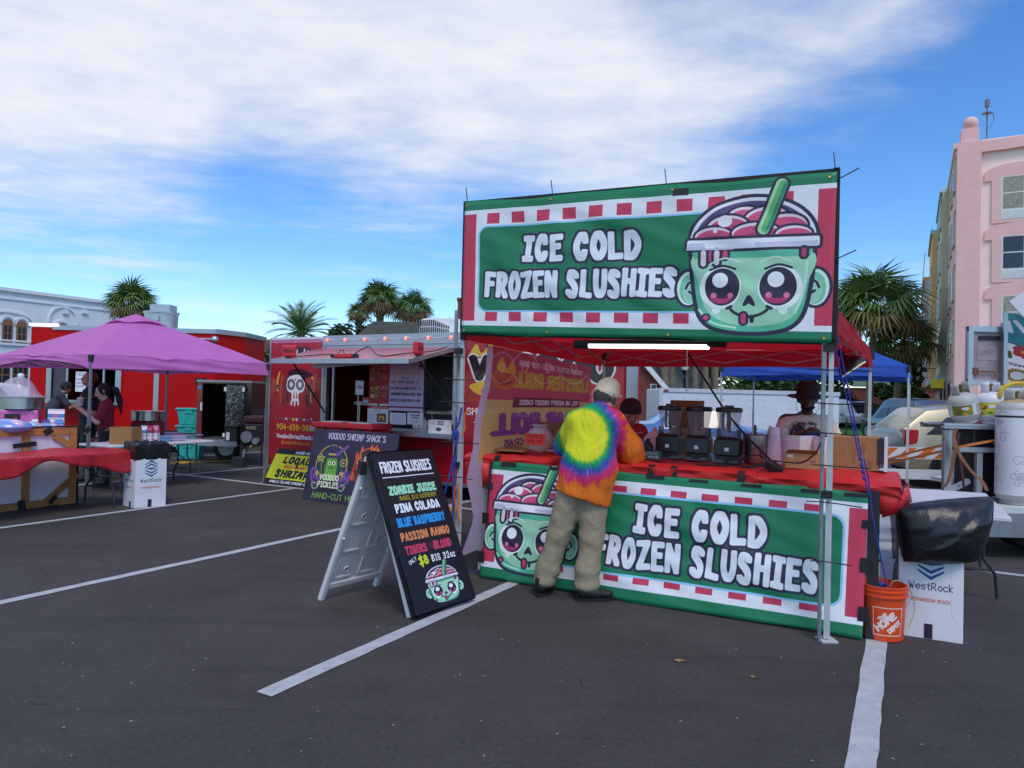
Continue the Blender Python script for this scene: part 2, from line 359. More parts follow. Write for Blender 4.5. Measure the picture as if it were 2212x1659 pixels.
class Cv:
    """a canvas W x H units at s pixels per unit, y up"""
    def __init__(s,W,H,px,bg=(255,255,255)):
        s.s=px;s.W,s.H=W,H;s.w,s.h=int(round(W*px)),int(round(H*px))
        s.a=np.empty((s.h,s.w,3),np.float32);s.a[:]=np.array(bg)/255.
    def win(s,x0,y0,x1,y1):
        i0,i1=max(0,int(x0*s.s)-2),min(s.w,int(x1*s.s)+3);j0,j1=max(0,int(y0*s.s)-2),min(s.h,int(y1*s.s)+3)
        if i1<=i0 or j1<=j0:return None
        y,x=np.mgrid[j0:j1,i0:i1];return(i0,i1,j0,j1),(x+.5)/s.s,(y+.5)/s.s
    def put(s,w_,d,col,op=1.):
        i0,i1,j0,j1=w_;a=(np.clip(.5-d*s.s,0,1)*op)[...,None]
        s.a[j0:j1,i0:i1]=s.a[j0:j1,i0:i1]*(1-a)+np.array(col)/255.*a
    def poly(s,P,col,off=0.,op=1.):
        P=np.array(P,float);r=s.win(P[:,0].min()-off,P[:,1].min()-off,P[:,0].max()+off,P[:,1].max()+off)
        if r:s.put(r[0],sd_poly(r[1],r[2],P)-off,col,op)
    def blob(s,P,col,off=0.,op=1.):s.poly(catrom(P,6,True),col,off,op)
    def rect(s,x0,y0,x1,y1,col,rad=0.,op=1.):
        r=s.win(x0,y0,x1,y1)
        if r:
            qx=np.abs(r[1]-(x0+x1)/2)-(x1-x0)/2+rad;qy=np.abs(r[2]-(y0+y1)/2)-(y1-y0)/2+rad
            s.put(r[0],np.hypot(np.maximum(qx,0),np.maximum(qy,0))+np.minimum(np.maximum(qx,qy),0)-rad,col,op)
    def ell(s,cx,cy,rx,ry,col,op=1.,rot=0.):
        m=max(rx,ry);r=s.win(cx-m,cy-m,cx+m,cy+m)
        if r:
            c,q=math.cos(rot),math.sin(rot);dx,dy=r[1]-cx,r[2]-cy;X=(dx*c+dy*q)/rx;Y=(-dx*q+dy*c)/ry
            s.put(r[0],(np.hypot(X,Y)-1)*min(rx,ry),col,op)
    def ring(s,cx,cy,rx,ry,wd,col,op=1.):
        s.line([(cx+rx*math.cos(t),cy+ry*math.sin(t))for t in np.linspace(0,2*PI,41)],wd,col,op)
    def line(s,P,wd,col,op=1.,smooth=False):
        if smooth:P=catrom(P,6)
        P=np.array(P,float);h=wd/2;r=s.win(P[:,0].min()-h,P[:,1].min()-h,P[:,0].max()+h,P[:,1].max()+h)
        if r:s.put(r[0],np.sqrt(sd_line(r[1],r[2],P))-h,col,op)
    def text(s,t,x,y,size,col,wt=.12,width=None,out=None,rot=0.,al='l',sp=.22,jit=0.,slant=0.,mirror=False,op=1.,seed=3,sq=False):
        """wt: stroke weight as a part of the cap height; width: total width wanted; out: (outline width, colour)"""
        hw=wt*size/2;y+=hw;x+=hw if al=='l' else 0;width=width-2*hw if width else None;size*=1-wt
        rg=random.Random(seed);pen=0.;G_=[]
        for ch in t:
            wd=WID.get(ch,5 if ch.islower()else 6)/9.
            G_.append((ch,pen,rg.uniform(-1,1),rg.uniform(-1,1)));pen+=wd+sp*(.6 if ch==' ' else 1)
        tot=(pen-sp)*size;kx=(width/tot)if width else 1.;tot*=kx
        x0=x if al=='l' else(x-tot/2 if al=='c' else x-tot)
        c,q=math.cos(rot),math.sin(rot);strokes=[]
        for ch,p,r1,r2 in G_:
            for st in glyph(ch):
                st=st.copy();px_=st[:,0];py_=st[:,1]
                if jit:
                    an=r1*jit*.35;mx,my=.3,.5;dx,dy=px_-mx,py_-my
                    px_=mx+dx*math.cos(an)-dy*math.sin(an);py_=my+dx*math.sin(an)+dy*math.cos(an)+r2*jit*.12
                X=(p+px_+slant*py_)*size*kx;Y=py_*size
                if mirror:X=tot-X
                xx=X+(x0-x);strokes.append((ch,np.stack([x+xx*c-Y*q,y+xx*q+Y*c],1)))
        om=hw+(out[0]if out else 0)
        for rad,cl in([(om,out[1])]if out else[])+[(hw,col)]:
            for ch,P in strokes:
                r=s.win(P[:,0].min()-rad,P[:,1].min()-rad,P[:,0].max()+rad,P[:,1].max()+rad)
                if r:s.put(r[0],np.sqrt(sd_line(r[1],r[2],P,sq))-rad,cl,op)
        return tot
    def noise(s,amt,cell=1):
        n=RNG.normal(0,amt,(s.h//cell+1,s.w//cell+1));n=np.kron(n,np.ones((cell,cell)))[:s.h,:s.w]
        s.a+=n[...,None]
    def scrib(s,x0,y0,x1,y1,rows,col,wd,seed=1,op=.8):
        """rows of tiny unreadable print"""
        rg=random.Random(seed)
        for k in range(rows):
            y=y1-(k+.5)*(y1-y0)/rows;x=x0+rg.uniform(0,.06)*(x1-x0)
            while x<x1:
                l=rg.uniform(.03,.1)*(x1-x0);s.line([(x,y),(min(x1,x+l),y)],wd,col,op);x+=l+wd*1.6
DK=(46,38,62)
def zombie_cup(cv,cx,y0,kx,ky):
    """the smiling frozen-drink cup printed on the stall's signs"""
    X=lambda x:cx+x*kx
    Y=lambda y:y0+y*ky
    Q=lambda P:[(X(a),Y(b))for a,b in P]
    o=.075*min(kx,ky)
    E=lambda x,y,rx,ry,c,op=1.:cv.ell(X(x),Y(y),rx*kx,ry*ky,c,op)
    for sg in(-1,1):
        E(1.48*sg,1.3,.36,.50,DK);E(1.48*sg,1.3,.29,.43,(226,246,232));E(1.45*sg,1.28,.25,.38,(126,208,168))
        E(1.42*sg,1.22,.2,.3,(164,222,190))
        cv.line(Q([(1.38*sg,1.5),(1.5*sg,1.42),(1.55*sg,1.3)]),.06*kx,DK);cv.line(Q([(1.36*sg,1.15),(1.46*sg,1.22)]),.06*kx,DK)
    body=catrom([(-1.42,2.4),(-1.36,1.5),(-1.22,.72),(-.95,.36),(-.5,.22),(0,.19),(.5,.22),(.95,.36),(1.22,.72),(1.36,1.5),(1.42,2.4)],4)
    cv.poly(Q(body),DK,o*1.1);cv.poly(Q(body),(92,190,152),-.02*kx)
    cv.blob(Q([(-1.24,2.2),(-1.22,1.4),(-1.02,.75),(-.5,.42),(.3,.36),(1.0,.6),(1.25,1.3),(1.3,2.2)]),(166,220,186))
    cv.rect(X(-1.36),Y(2.05),X(1.36),Y(2.3),(92,190,152),.05*kx)
    cv.line(Q([(-1.2,.75),(-.85,.42),(-.3,.3)]),.05*kx,(196,238,214),smooth=True);cv.line(Q([(1.28,1.9),(1.22,1.2),(1.05,.7)]),.06*kx,(196,238,214),smooth=True)
    # dome with the heaped ice
    dome=[(-1.5,2.5)]+[(1.46*math.cos(t),2.5+1.05*math.sin(t))for t in np.linspace(PI,0,28)]+[(1.5,2.5)]
    cv.poly(Q(dome),DK,o*1.1);cv.poly(Q(dome),(238,236,246),0);cv.poly([(X(a*.93),Y(2.5+(b-2.5)*.92))for a,b in dome],(86,74,122))
    for x,y,rx,ry in((-.15,3.05,.42,.28),(.35,3.0,.5,.3),(-.55,2.82,.5,.3),(.75,2.8,.5,.3),(-.9,2.62,.45,.22),(.1,2.66,.55,.25),(.95,2.6,.4,.2)):
        E(x,y,rx+.06,ry+.06,DK);E(x,y,rx,ry,(240,216,228));E(x+.02,y-.05,rx*.97,ry*.92,(214,78,120));E(x+.06,y-.12,rx*.7,ry*.55,(186,58,104))
    E(-.62,2.98,.17,.15,(246,240,246));E(-.85,2.74,.05,.05,(246,240,246))
    a,b=(X(.28),Y(2.75)),(X(.66),Y(3.82))
    cv.line([a,b],.40*kx,DK);cv.line([a,b],.27*kx,(176,226,168));cv.line([(a[0]+.04*kx,a[1]),(b[0]+.04*kx,b[1])],.19*kx,(104,184,112));cv.line([(a[0]+.09*kx,a[1]),(b[0]+.09*kx,b[1])],.07*kx,(40,140,110))
    cv.rect(X(-1.6),Y(2.22),X(1.6),Y(2.6),DK,.09*kx);cv.rect(X(-1.53),Y(2.29),X(1.53),Y(2.53),(240,238,248),.05*kx);cv.rect(X(.1),Y(2.30),X(1.5),Y(2.42),(204,204,226),.04*kx);cv.rect(X(-1.5),Y(2.30),X(-1.1),Y(2.45),(204,204,226),.04*kx)
    for x,y,wd,c in((-1.12,1.92,.13,(236,214,226)),(-.94,2.02,.1,(214,78,120)),(-.8,1.95,.13,(236,214,226)),(-.6,2.1,.11,(214,78,120)),(1.2,2.08,.1,(190,50,100))):
        cv.line([(X(x),Y(2.2)),(X(x),Y(y))],(wd+.13)*kx,DK);cv.line([(X(x),Y(2.2)),(X(x),Y(y))],wd*kx,c)
    cv.rect(X(-1.55),Y(2.27),X(-.4),Y(2.32),(204,204,226))
    for sg in(-1,1):
        cv.line(Q([(.25*sg,1.95),(.6*sg,2.05),(.95*sg,1.92)]),.04*kx,(214,240,224),smooth=True)
        ex=.65*sg
        E(ex+.05*sg,1.3,.5,.53,(238,250,242));E(ex,1.33,.42,.47,DK)
        cv.line(Q([(ex-.3,1.76),(ex,1.86),(ex+.3,1.78)]),.055*kx,DK,smooth=True)
        E(ex-.02,1.08,.27,.17,(188,52,112));E(ex,1.17,.22,.13,DK);E(ex-.2,1.12,.07,.07,(236,120,160));E(ex+.2,1.12,.07,.07,(236,120,160))
        E(ex-.05,1.5,.19,.19,(250,250,252));E(.78*sg,.74,.1,.09,(232,248,238))
    cv.blob(Q([(0,1.1),(-.1,.95),(-.12,.86),(-.02,.92),(.02,.92),(.12,.86),(.1,.95)]),DK,.02*kx)
    cv.line(Q([(-.46,.80),(-.3,.66),(0,.58),(.3,.66),(.46,.80)]),.07*kx,DK,smooth=True)
    cv.line(Q([(-.52,.79),(-.42,.84)]),.07*kx,DK);cv.line(Q([(.42,.84),(.52,.79)]),.07*kx,DK)
    cv.line(Q([(-.12,.6),(-.12,.47)]),.24*kx,DK);cv.line(Q([(-.12,.6),(-.12,.47)]),.13*kx,(208,70,116));cv.line(Q([(.08,.58),(.08,.48)]),.1*kx,DK)
    E(-1.02,.55,.12,.11,DK);E(-1.02,.55,.07,.065,(190,80,120))
def border(cv,W,H,top,sq_h,pitch,sqw,x0,rr):
    GR=(26,124,84);RD=(206,58,88);WH=(236,238,244)
    cv.rect(0,0,W,H,GR);cv.rect(0,top[0],W,H-top[1],WH)
    cv.rect(0,top[0]+.14,.42,H-top[1]-.12,RD);cv.rect(W-.38,top[0]+.14,W,H-top[1]-.12,RD)
    x=x0
    while x<W-.9:
        cv.rect(x,H-top[1]-.12-sq_h,x+sqw,H-top[1]-.12,RD);cv.rect(x,top[0]+.14,x+sqw,top[0]+.14+sq_h,RD);x+=pitch
    cv.rect(rr[0]-.05,rr[1]-.05,rr[2]+.05,rr[3]+.05,(150,206,244),.3);cv.rect(rr[0],rr[1],rr[2],rr[3],GR,.26)
WHT=(232,236,246)
def upper_art():
    cv=Cv(10,4,150);border(cv,10,4,(.26,.26),.32,.79,.4,.78,(.56,.72,9.4,3.2))
    cv.text('ICE COLD',1.94,2.12,.78,WHT,.235,width=3.45,out=(.065,DK),jit=.24,sp=.5,sq=True)
    cv.text('FROZEN SLUSHIES',.74,1.08,.78,WHT,.21,width=5.66,out=(.06,DK),jit=.26,sp=.5,seed=8,sq=True)
    zombie_cup(cv,8.15,.02,1.0,.99);return cv
def lower_art():
    cv=Cv(10,3,150);border(cv,10,3,(.27,.22),.17,.81,.42,1.35,(.62,.6,9.5,2.46))
    zombie_cup(cv,1.48,.1,.83,.735)
    cv.text('ICE COLD',4.47,1.58,.7,WHT,.24,width=3.35,out=(.06,DK),jit=.24,sp=.5,sq=True)
    cv.text('FROZEN SLUSHIES',3.45,.76,.7,WHT,.215,width=5.6,out=(.055,DK),jit=.26,sp=.5,seed=8,sq=True)
    return cv
def board_art():
    cv=Cv(6,11.4,90,(26,24,34))
    T=lambda t,y,sz,c,wd,x=3.,wt=.26,**k:cv.text(t,x,y,sz,c,wt,width=wd,al='c',jit=.2,sp=.42,sq=True,**k)
    T('FROZEN SLUSHIES',9.85,.85,(240,242,250),5.0,wt=.16);cv.line([(.5,9.55),(5.5,9.55)],.07,(240,242,250))
    T('ZOMBIE JUICE',8.25,.66,(160,226,190),4.6);T('MANGO, BLUE RASPBERRY',7.8,.34,(206,186,40),3.6,x=3.3,wt=.1)
    T('PINA COLADA',6.95,.66,(240,242,250),4.3,wt=.22);T('BLUE RASPBERRY',5.95,.66,(40,150,226),4.7,wt=.24)
    T('PASSION MANGO',4.95,.62,(226,140,84),4.8,wt=.22);T('TIGERS',4.0,.62,(206,62,100),2.1,x=1.7,wt=.24);T('BLOOD',4.0,.62,(206,62,100),1.8,x=4.3,wt=.24)
    for k in range(3):cv.line([(2.95+.14*k,4.55),(3.05+.14*k,4.1)],.05,(140,40,70))
    cv.text('ONLY',.75,3.3,.3,(240,242,250),.15,rot=.35,width=.8);cv.text('$8',1.6,3.1,.72,(206,220,60),.24,width=.95,sp=.3);T('BIG 32oz',3.2,.5,(240,242,250),2.4,x=4.05,wt=.16)
    zombie_cup(cv,3.3,.15,1.05,.76);return cv
def yellow_art():
    cv=Cv(6,3.6,110,(30,28,36));cv.rect(0,.55,6,3.05,(206,214,40))
    cv.text('AWARD-WINNING',2.2,3.16,.3,(235,238,244),.22,width=2.9,slant=.12);cv.text('LOCAL',1.25,2.12,.72,(30,28,34),.27,width=3.1,jit=.2,slant=.1,sp=.42,sq=True)
    cv.text('WILD-CAUGHT',1.6,1.66,.34,(206,60,44),.24,width=2.6,slant=.1);cv.text('SHRIMP',.9,.72,.8,(30,28,34),.27,width=3.9,jit=.2,slant=.1,sp=.42,sq=True)
    cv.text('AMELIA ISLAND SHRIMP ROLLS',.6,.16,.26,(235,238,244),.2,width=5.0,slant=.1);return cv
def pickle_art():
    cv=Cv(8,6,80,(46,36,62));PU=(122,74,158);GN=(120,180,70)
    cv.text("VOODOO SHRIMP SHACK'S",1.5,5.2,.55,(206,186,214),.13,width=5.4,sp=.26)
    cv.text('HAND-CUT HOMEMADE',.85,.22,.5,(140,190,70),.12,width=6.2,sp=.26)
    for cx,f in((2.25,0),(5.85,1)):
        cv.ell(cx,2.95,1.5,1.75,(30,26,44));cv.ring(cx,3.0,1.45,1.7,.09,(196,168,80)if not f else(216,96,40))
        cv.ell(cx,2.9,1.25,1.5,(34,66,66)if not f else(120,40,30))
    cx=2.25
    for sg in(-1,1):
        cv.line([(cx+1.0*sg,1.3),(cx+1.7*sg,1.7),(cx+1.75*sg,2.6),(cx+1.35*sg,2.5),(cx+1.5*sg,2.0),(cx+1.0*sg,1.8)],.24,PU,smooth=True)
        cv.line([(cx+.9*sg,1.2),(cx+1.4*sg,1.0),(cx+1.6*sg,1.4),(cx+1.25*sg,1.5)],.14,(120,160,120),smooth=True)
    cv.blob([(cx-.5,1.7),(cx-.55,3.2),(cx-.3,3.75),(cx+.3,3.75),(cx+.55,3.2),(cx+.5,1.7)],(30,26,34),.06);cv.blob([(cx-.5,1.7),(cx-.55,3.2),(cx-.3,3.75),(cx+.3,3.75),(cx+.55,3.2),(cx+.5,1.7)],(96,160,52))
    for k in(-.3,-.08,.16,.36):cv.line([(cx+k,1.9),(cx+k*1.1,2.7)],.06,(150,206,90))
    for sg in(-1,1):cv.ell(cx+.2*sg,3.2,.17,.17,(240,236,200));cv.ell(cx+.2*sg,3.2,.08,.09,(40,26,60))
    cv.line([(cx-.2,2.85),(cx,2.75),(cx+.2,2.86)],.06,(30,50,30),smooth=True)
    cv.poly([(cx-.42,3.75),(cx-.36,4.65),(cx+.4,4.65),(cx+.42,3.75)],(58,40,86),.03);cv.ell(cx,3.76,.8,.16,(58,40,86));cv.rect(cx-.4,3.85,cx+.4,4.02,(196,168,80))
    cv.line([(cx+.4,3.9),(cx+.9,4.4),(cx+1.3,4.7)],.26,PU,smooth=True)
    st=lambda x,y,r:cv.line([(x+r*math.cos(PI/2+k*4*PI/5),y+r*math.sin(PI/2+k*4*PI/5))for k in range(6)],.06,(206,186,90))
    st(cx-1.05,3.55,.38);st(cx+1.1,2.4,.2);st(cx-1.2,2.3,.2);cv.ring(cx+1.1,3.3,.28,.28,.07,(206,186,90));cv.ell(cx+1.1,3.3,.1,.1,(206,186,90));cv.line([(cx-1.0,3.2),(cx-.75,2.0)],.07,(170,130,80))
    cv.blob([(cx-.95,1.55),(cx-.85,.95),(cx,.8),(cx+.85,.95),(cx+.95,1.55),(cx,1.75)],(34,34,44));cv.text('VOODOO',cx,1.75,.5,(236,232,206),.2,width=1.9,al='c');cv.text('PICKLES',cx,1.15,.5,(236,232,206),.2,width=2.1,al='c')
    cx=5.85;rg=random.Random(4)
    for k in range(26):
        a=rg.uniform(0,2*PI);r=rg.uniform(1.2,1.7);x,y=cx+r*math.cos(a),2.9+1.1*r*math.sin(a)
        cv.blob([(x-.12,y-.15),(x+.02,y+.4),(x+.14,y-.12)],rg.choice([(226,90,30),(240,150,50),(196,50,30)]))
    cv.ell(cx,3.3,.62,.85,(226,220,214));cv.ell(cx-.22,3.2,.15,.19,(40,24,30));cv.ell(cx+.22,3.2,.15,.19,(40,24,30));cv.poly([(cx-.55,3.9),(cx-.45,4.5),(cx+.45,4.5),(cx+.55,3.9)],(40,34,60));cv.rect(cx-.8,3.82,cx+.8,3.98,(40,34,60))
    cv.rect(cx-.7,1.5,cx+.7,2.4,(120,40,30),.2);cv.text('REAPER',cx,1.75,.45,(240,210,150),.2,width=1.9,al='c');cv.text('PICKLES',cx,1.2,.4,(240,210,150),.2,width=1.7,al='c')
    return cv
def trailer_art():
    """left red panel of the shrimp trailer: 4 wide, 8.3 high"""
    cv=Cv(4,8.3,75,(178,30,42));DKR=(58,28,40);YE=(232,190,40)
    cv.rect(0,8.05,4,8.3,(206,120,150))
    cv.rect(1.45,6.9,2.95,7.75,DKR,.2)
    cv.line([(1.68,6.9),(1.72,7.4),(1.95,6.95),(2.0,7.55)],.1,(240,236,240));cv.line([(2.45,7.0),(2.55,7.6)],.1,(240,236,240));cv.line([(2.75,6.9),(2.8,7.5)],.1,(240,236,240))
    for x,y0,y1,c in((.6,4.9,6.1,YE),(.85,4.1,5.9,(206,84,50)),(1.15,3.8,5.9,(90,60,66)),(1.4,4.2,5.2,DKR),(2.85,4.0,5.2,DKR),(3.1,4.2,5.8,YE),(3.35,4.6,6.0,(206,84,50)),(3.05,3.9,5.6,(90,60,66))):
        cv.line([(x+.1,y1),(x-.05,(y0+y1)/2),(x,y0)],.13,c,smooth=True)
    cv.blob([(1.3,6.1),(2.1,6.35),(3.2,6.0),(2.7,5.7),(1.8,5.8)],DKR)
    skull=[(1.25,5.3),(1.4,5.75),(1.9,5.95),(2.4,5.85),(2.65,5.4),(2.55,4.9),(2.2,4.7),(2.2,4.25),(1.7,4.25),(1.65,4.7),(1.35,4.9)]
    cv.blob(skull,DKR,.07);cv.blob(skull,(240,236,240))
    for x in(1.62,2.28):
        cv.ell(x,5.3,.29,.36,DKR);cv.ell(x,5.3,.2,.27,(150,140,146));cv.ell(x,5.3,.11,.15,(240,236,240))
    cv.poly([(1.85,4.85),(1.78,4.4),(1.92,4.4)],(206,66,70));cv.poly([(2.05,4.85),(2.0,4.4),(2.15,4.4)],(206,66,70));cv.line([(1.7,4.25),(1.66,4.0)],.12,(240,236,240));cv.line([(1.92,4.2),(1.92,3.95)],.12,(240,236,240));cv.line([(2.16,4.25),(2.2,4.0)],.12,(240,236,240))
    cv.poly([(1.85,5.7),(2.02,5.7),(1.94,5.5)],(206,66,70))
    rg=random.Random(2)
    for k in range(16):cv.ell(rg.choice([rg.uniform(.35,1.1),rg.uniform(2.7,3.7)]),rg.uniform(4.0,5.2),.07,.08,DKR)
    for k in range(12):cv.ell(.5+k*.27,3.05+.05*math.sin(k*2),.05+.06*rg.random(),.06+.06*rg.random(),rg.choice([DKR,(226,206,220),YE,(206,84,50),(120,90,96)]))
    cv.text('904-638-3888',2.05,2.3,.42,YE,.15,width=2.95,al='c');cv.text('VoodooShrimpShack.com',2.2,1.75,.3,(240,236,240),.19,width=3.2,al='c')
    cv.text('@voodooshrimpshack',2.1,1.38,.24,(222,140,50),.16,width=2.2,al='c');cv.text('HIRE US FOR YOUR SPECIAL EVENT',2.25,.85,.24,(206,96,44),.15,width=3.2,al='c')
    cv.rect(0,0,4,.3,(120,20,30),op=.4);return cv
def lobster_art():
    """a printed mesh banner seen from its back: 5 wide, 9 high"""
    cv=Cv(5,9,80,(196,70,96));cv.rect(0,3.9,5,6.6,(214,176,110));cv.rect(0,0,5,3.9,(196,184,200));cv.rect(0,0,.22,9,(206,180,206));cv.rect(1.2,6.25,4.4,6.75,(104,40,64))
    Tm=lambda t,x,y,s_,c,wd,wt:cv.text(t,x,y,s_,c,wt,width=wd,mirror=True,al='c',slant=.05,sp=.26)
    Tm('MAINE-STYLE SPLIT-TOP BUN',2.9,8.3,.32,(222,170,184),3.2,.2);Tm('LOBSTER ROLL',3.0,7.2,.85,(206,160,60),3.8,.22);Tm('YES, WE ACCEPT CREDIT CARDS',2.9,6.36,.28,(216,190,206),2.9,.2)
    Tm('CRAB ROLL',2.6,4.9,1.1,(136,66,140),4.2,.24);Tm('LUMP BLUE CRAB',2.2,4.35,.36,(104,60,110),2.4,.16)
    cv.ell(.75,7.6,.5,.5,(214,120,60));cv.ell(.75,7.6,.42,.42,(206,90,70));cv.blob([(.4,8.0),(.6,8.6),(.8,8.1),(1.0,8.5),(1.15,7.9)],(226,160,60));cv.line([(.5,7.45),(.75,7.35),(1.0,7.48)],.06,(120,40,50),smooth=True)
    for k in range(9):cv.scrib(.5,3.4-k*.34,4.0,3.55-k*.34,1,(206,120,140)if k%3==0 else(160,150,176),.05,seed=k)
    cv.blob([(1.0,.5),(1.2,1.4),(1.5,.9),(1.9,1.6),(2.2,.8),(2.7,.4)],(214,130,90));Tm('REAPER',2.2,.3,.5,(80,60,80),2.0,.15)
    return cv
def rock_art(full=True):
    """the paper mill's printed carton side: 3 wide, 5 high"""
    cv=Cv(3,5,90,(226,226,232));BL=(40,84,140);cx,cy=1.5,3.35
    for k in range(5):
        y=cy+(k-2)*.22;w_=.62;t=.1
        if k<2:P=[(cx-w_,y+.16),(cx,y-.04-.1*(2-k)/2),(cx+w_,y+.16),(cx+w_*.96,y+.06),(cx,y-.2-.1*(2-k)/2),(cx-w_*.96,y+.06)]
        elif k>2:P=[(cx-w_,y-.16),(cx,y+.04+.1*(k-2)/2),(cx+w_,y-.16),(cx+w_*.96,y-.06),(cx,y+.2+.1*(k-2)/2),(cx-w_*.96,y-.06)]
        else:P=[(cx-w_,y),(cx,y+.1),(cx+w_,y),(cx,y-.1)]
        cv.poly(P,BL)
    cv.text('WestRock',cx,2.15,.36,(44,62,106),.13,width=2.1,al='c',sp=.24);cv.text('FERNANDINA BEACH',cx,1.62,.17,(196,86,60),.16,width=1.8,al='c')
    cv.poly([(2.45,4.9),(2.47,1.2),(2.9,.6),(2.9,.62),(2.5,1.22)],(196,196,204));return cv
def bucket_art():
    cv=Cv(12,4,60,(226,78,30));W_=(240,226,222)
    x0,y0,x1,y1=5.,.55,7.6,3.05
    for a,b in(((x0,y0),(x1,y0)),((x1,y0),(x1,y1)),((x1,y1),(x0,y1)),((x0,y1),(x0,y0))):cv.line([a,b],.07,W_)
    r=.72
    cv.text('THE',5.55,1.75,.45,W_,.26,rot=r,width=.95);cv.text('HOME',5.35,.82,.72,W_,.28,rot=r,width=2.25);cv.text('DEPOT',6.4,.72,.5,W_,.26,rot=r,width=1.5)
    return cv
def skull_art():
    """painted door of the truck: 3 wide, 8 high"""
    cv=Cv(3,8,60,(34,128,140));W_=(226,226,230)
    rg=random.Random(5)
    for k in range(40):cv.ell(rg.uniform(0,3),rg.uniform(3,8),rg.uniform(.05,.4),rg.uniform(.1,.5),rg.choice([(26,106,124),(50,146,156)]),.5)
    cv.line([(.6,7.2),(1.1,6.2)],.3,W_);cv.line([(.2,7.0),(.35,6.0)],.3,W_);cv.line([(1.7,7.2),(1.8,5.6)],.35,W_);cv.line([(1.2,6.5),(2.2,6.3)],.25,W_)
    cv.ell(.3,2.0,1.45,2.8,(40,34,50));cv.ell(.28,2.0,1.38,2.7,W_)
    for a in range(5):cv.ell(1.0+.32*math.cos(a*1.26),4.0+.4*math.sin(a*1.26),.28,.32,(166,44,56))
    cv.ell(1.0,4.0,.14,.16,(200,160,60));cv.blob([(.1,3.4),(.3,3.9),(.45,3.3),(.3,3.0)],(60,90,50))
    cv.ell(.7,1.2,.6,.85,(60,50,40));
    for k in range(16):cv.ell(.7+.52*math.cos(k*.393),1.2+.75*math.sin(k*.393),.1,.12,(180,140,60))
    cv.ell(.7,1.2,.38,.55,(206,206,210));cv.line([(.1,2.6),(1.3,2.5)],.06,(40,34,50));cv.scrib(.1,2.3,1.4,2.5,2,(40,34,50),.08)
    return cv
def tank_art():
    cv=Cv(8,6,70,(222,222,230));c=(172,170,190);rg=random.Random(9)
    for k in range(46):
        x,y=rg.uniform(.2,7.8),rg.uniform(.4,5.4);r=rg.uniform(.2,.55);a0=rg.uniform(0,6)
        cv.line([(x+r*(1-t/14)*math.cos(a0+t*.55),y+r*(1-t/14)*math.sin(a0+t*.55))for t in range(13)],.05,c,smooth=False)
        if k%5==0:
            for q in range(6):cv.ring(x+.5+.22*math.cos(q*1.05),y+.22*math.sin(q*1.05),.14,.14,.045,c)
    for x in(1.6,4.3,6.6):
        cv.ring(x,3.2,.55,.7,.05,c);cv.ring(x-.2,3.3,.15,.18,.05,c);cv.ring(x+.22,3.3,.15,.18,.05,c)
        for q in range(6):cv.rect(x-.45+q*.16,1.6,x-.34+q*.16,2.0,c,.04);cv.rect(x-.43+q*.16,1.63,x-.36+q*.16,1.97,(222,222,230),.03)
    cv.rect(0,5.45,8,5.6,(40,38,46));return cv
def label_art(c1,seed=1):
    cv=Cv(12,4,40,(216,216,220));rg=random.Random(seed);cv.rect(3.4,.2,6.0,3.8,c1)
    for k in range(12):cv.ell(rg.uniform(3.6,5.8),rg.uniform(.5,3.5),.3,.3,rg.choice([(226,130,40),(206,206,60),(90,130,60),(170,60,40)]))
    cv.ell(5.1,2.7,.5,.5,(230,230,240))
    for x in(.3,6.6,9.2):
        cv.rect(x,.3,x+2.3,3.7,(150,150,156));cv.scrib(x+.1,.4,x+2.2,3.6,9,(226,226,230),.1,seed)
    return cv
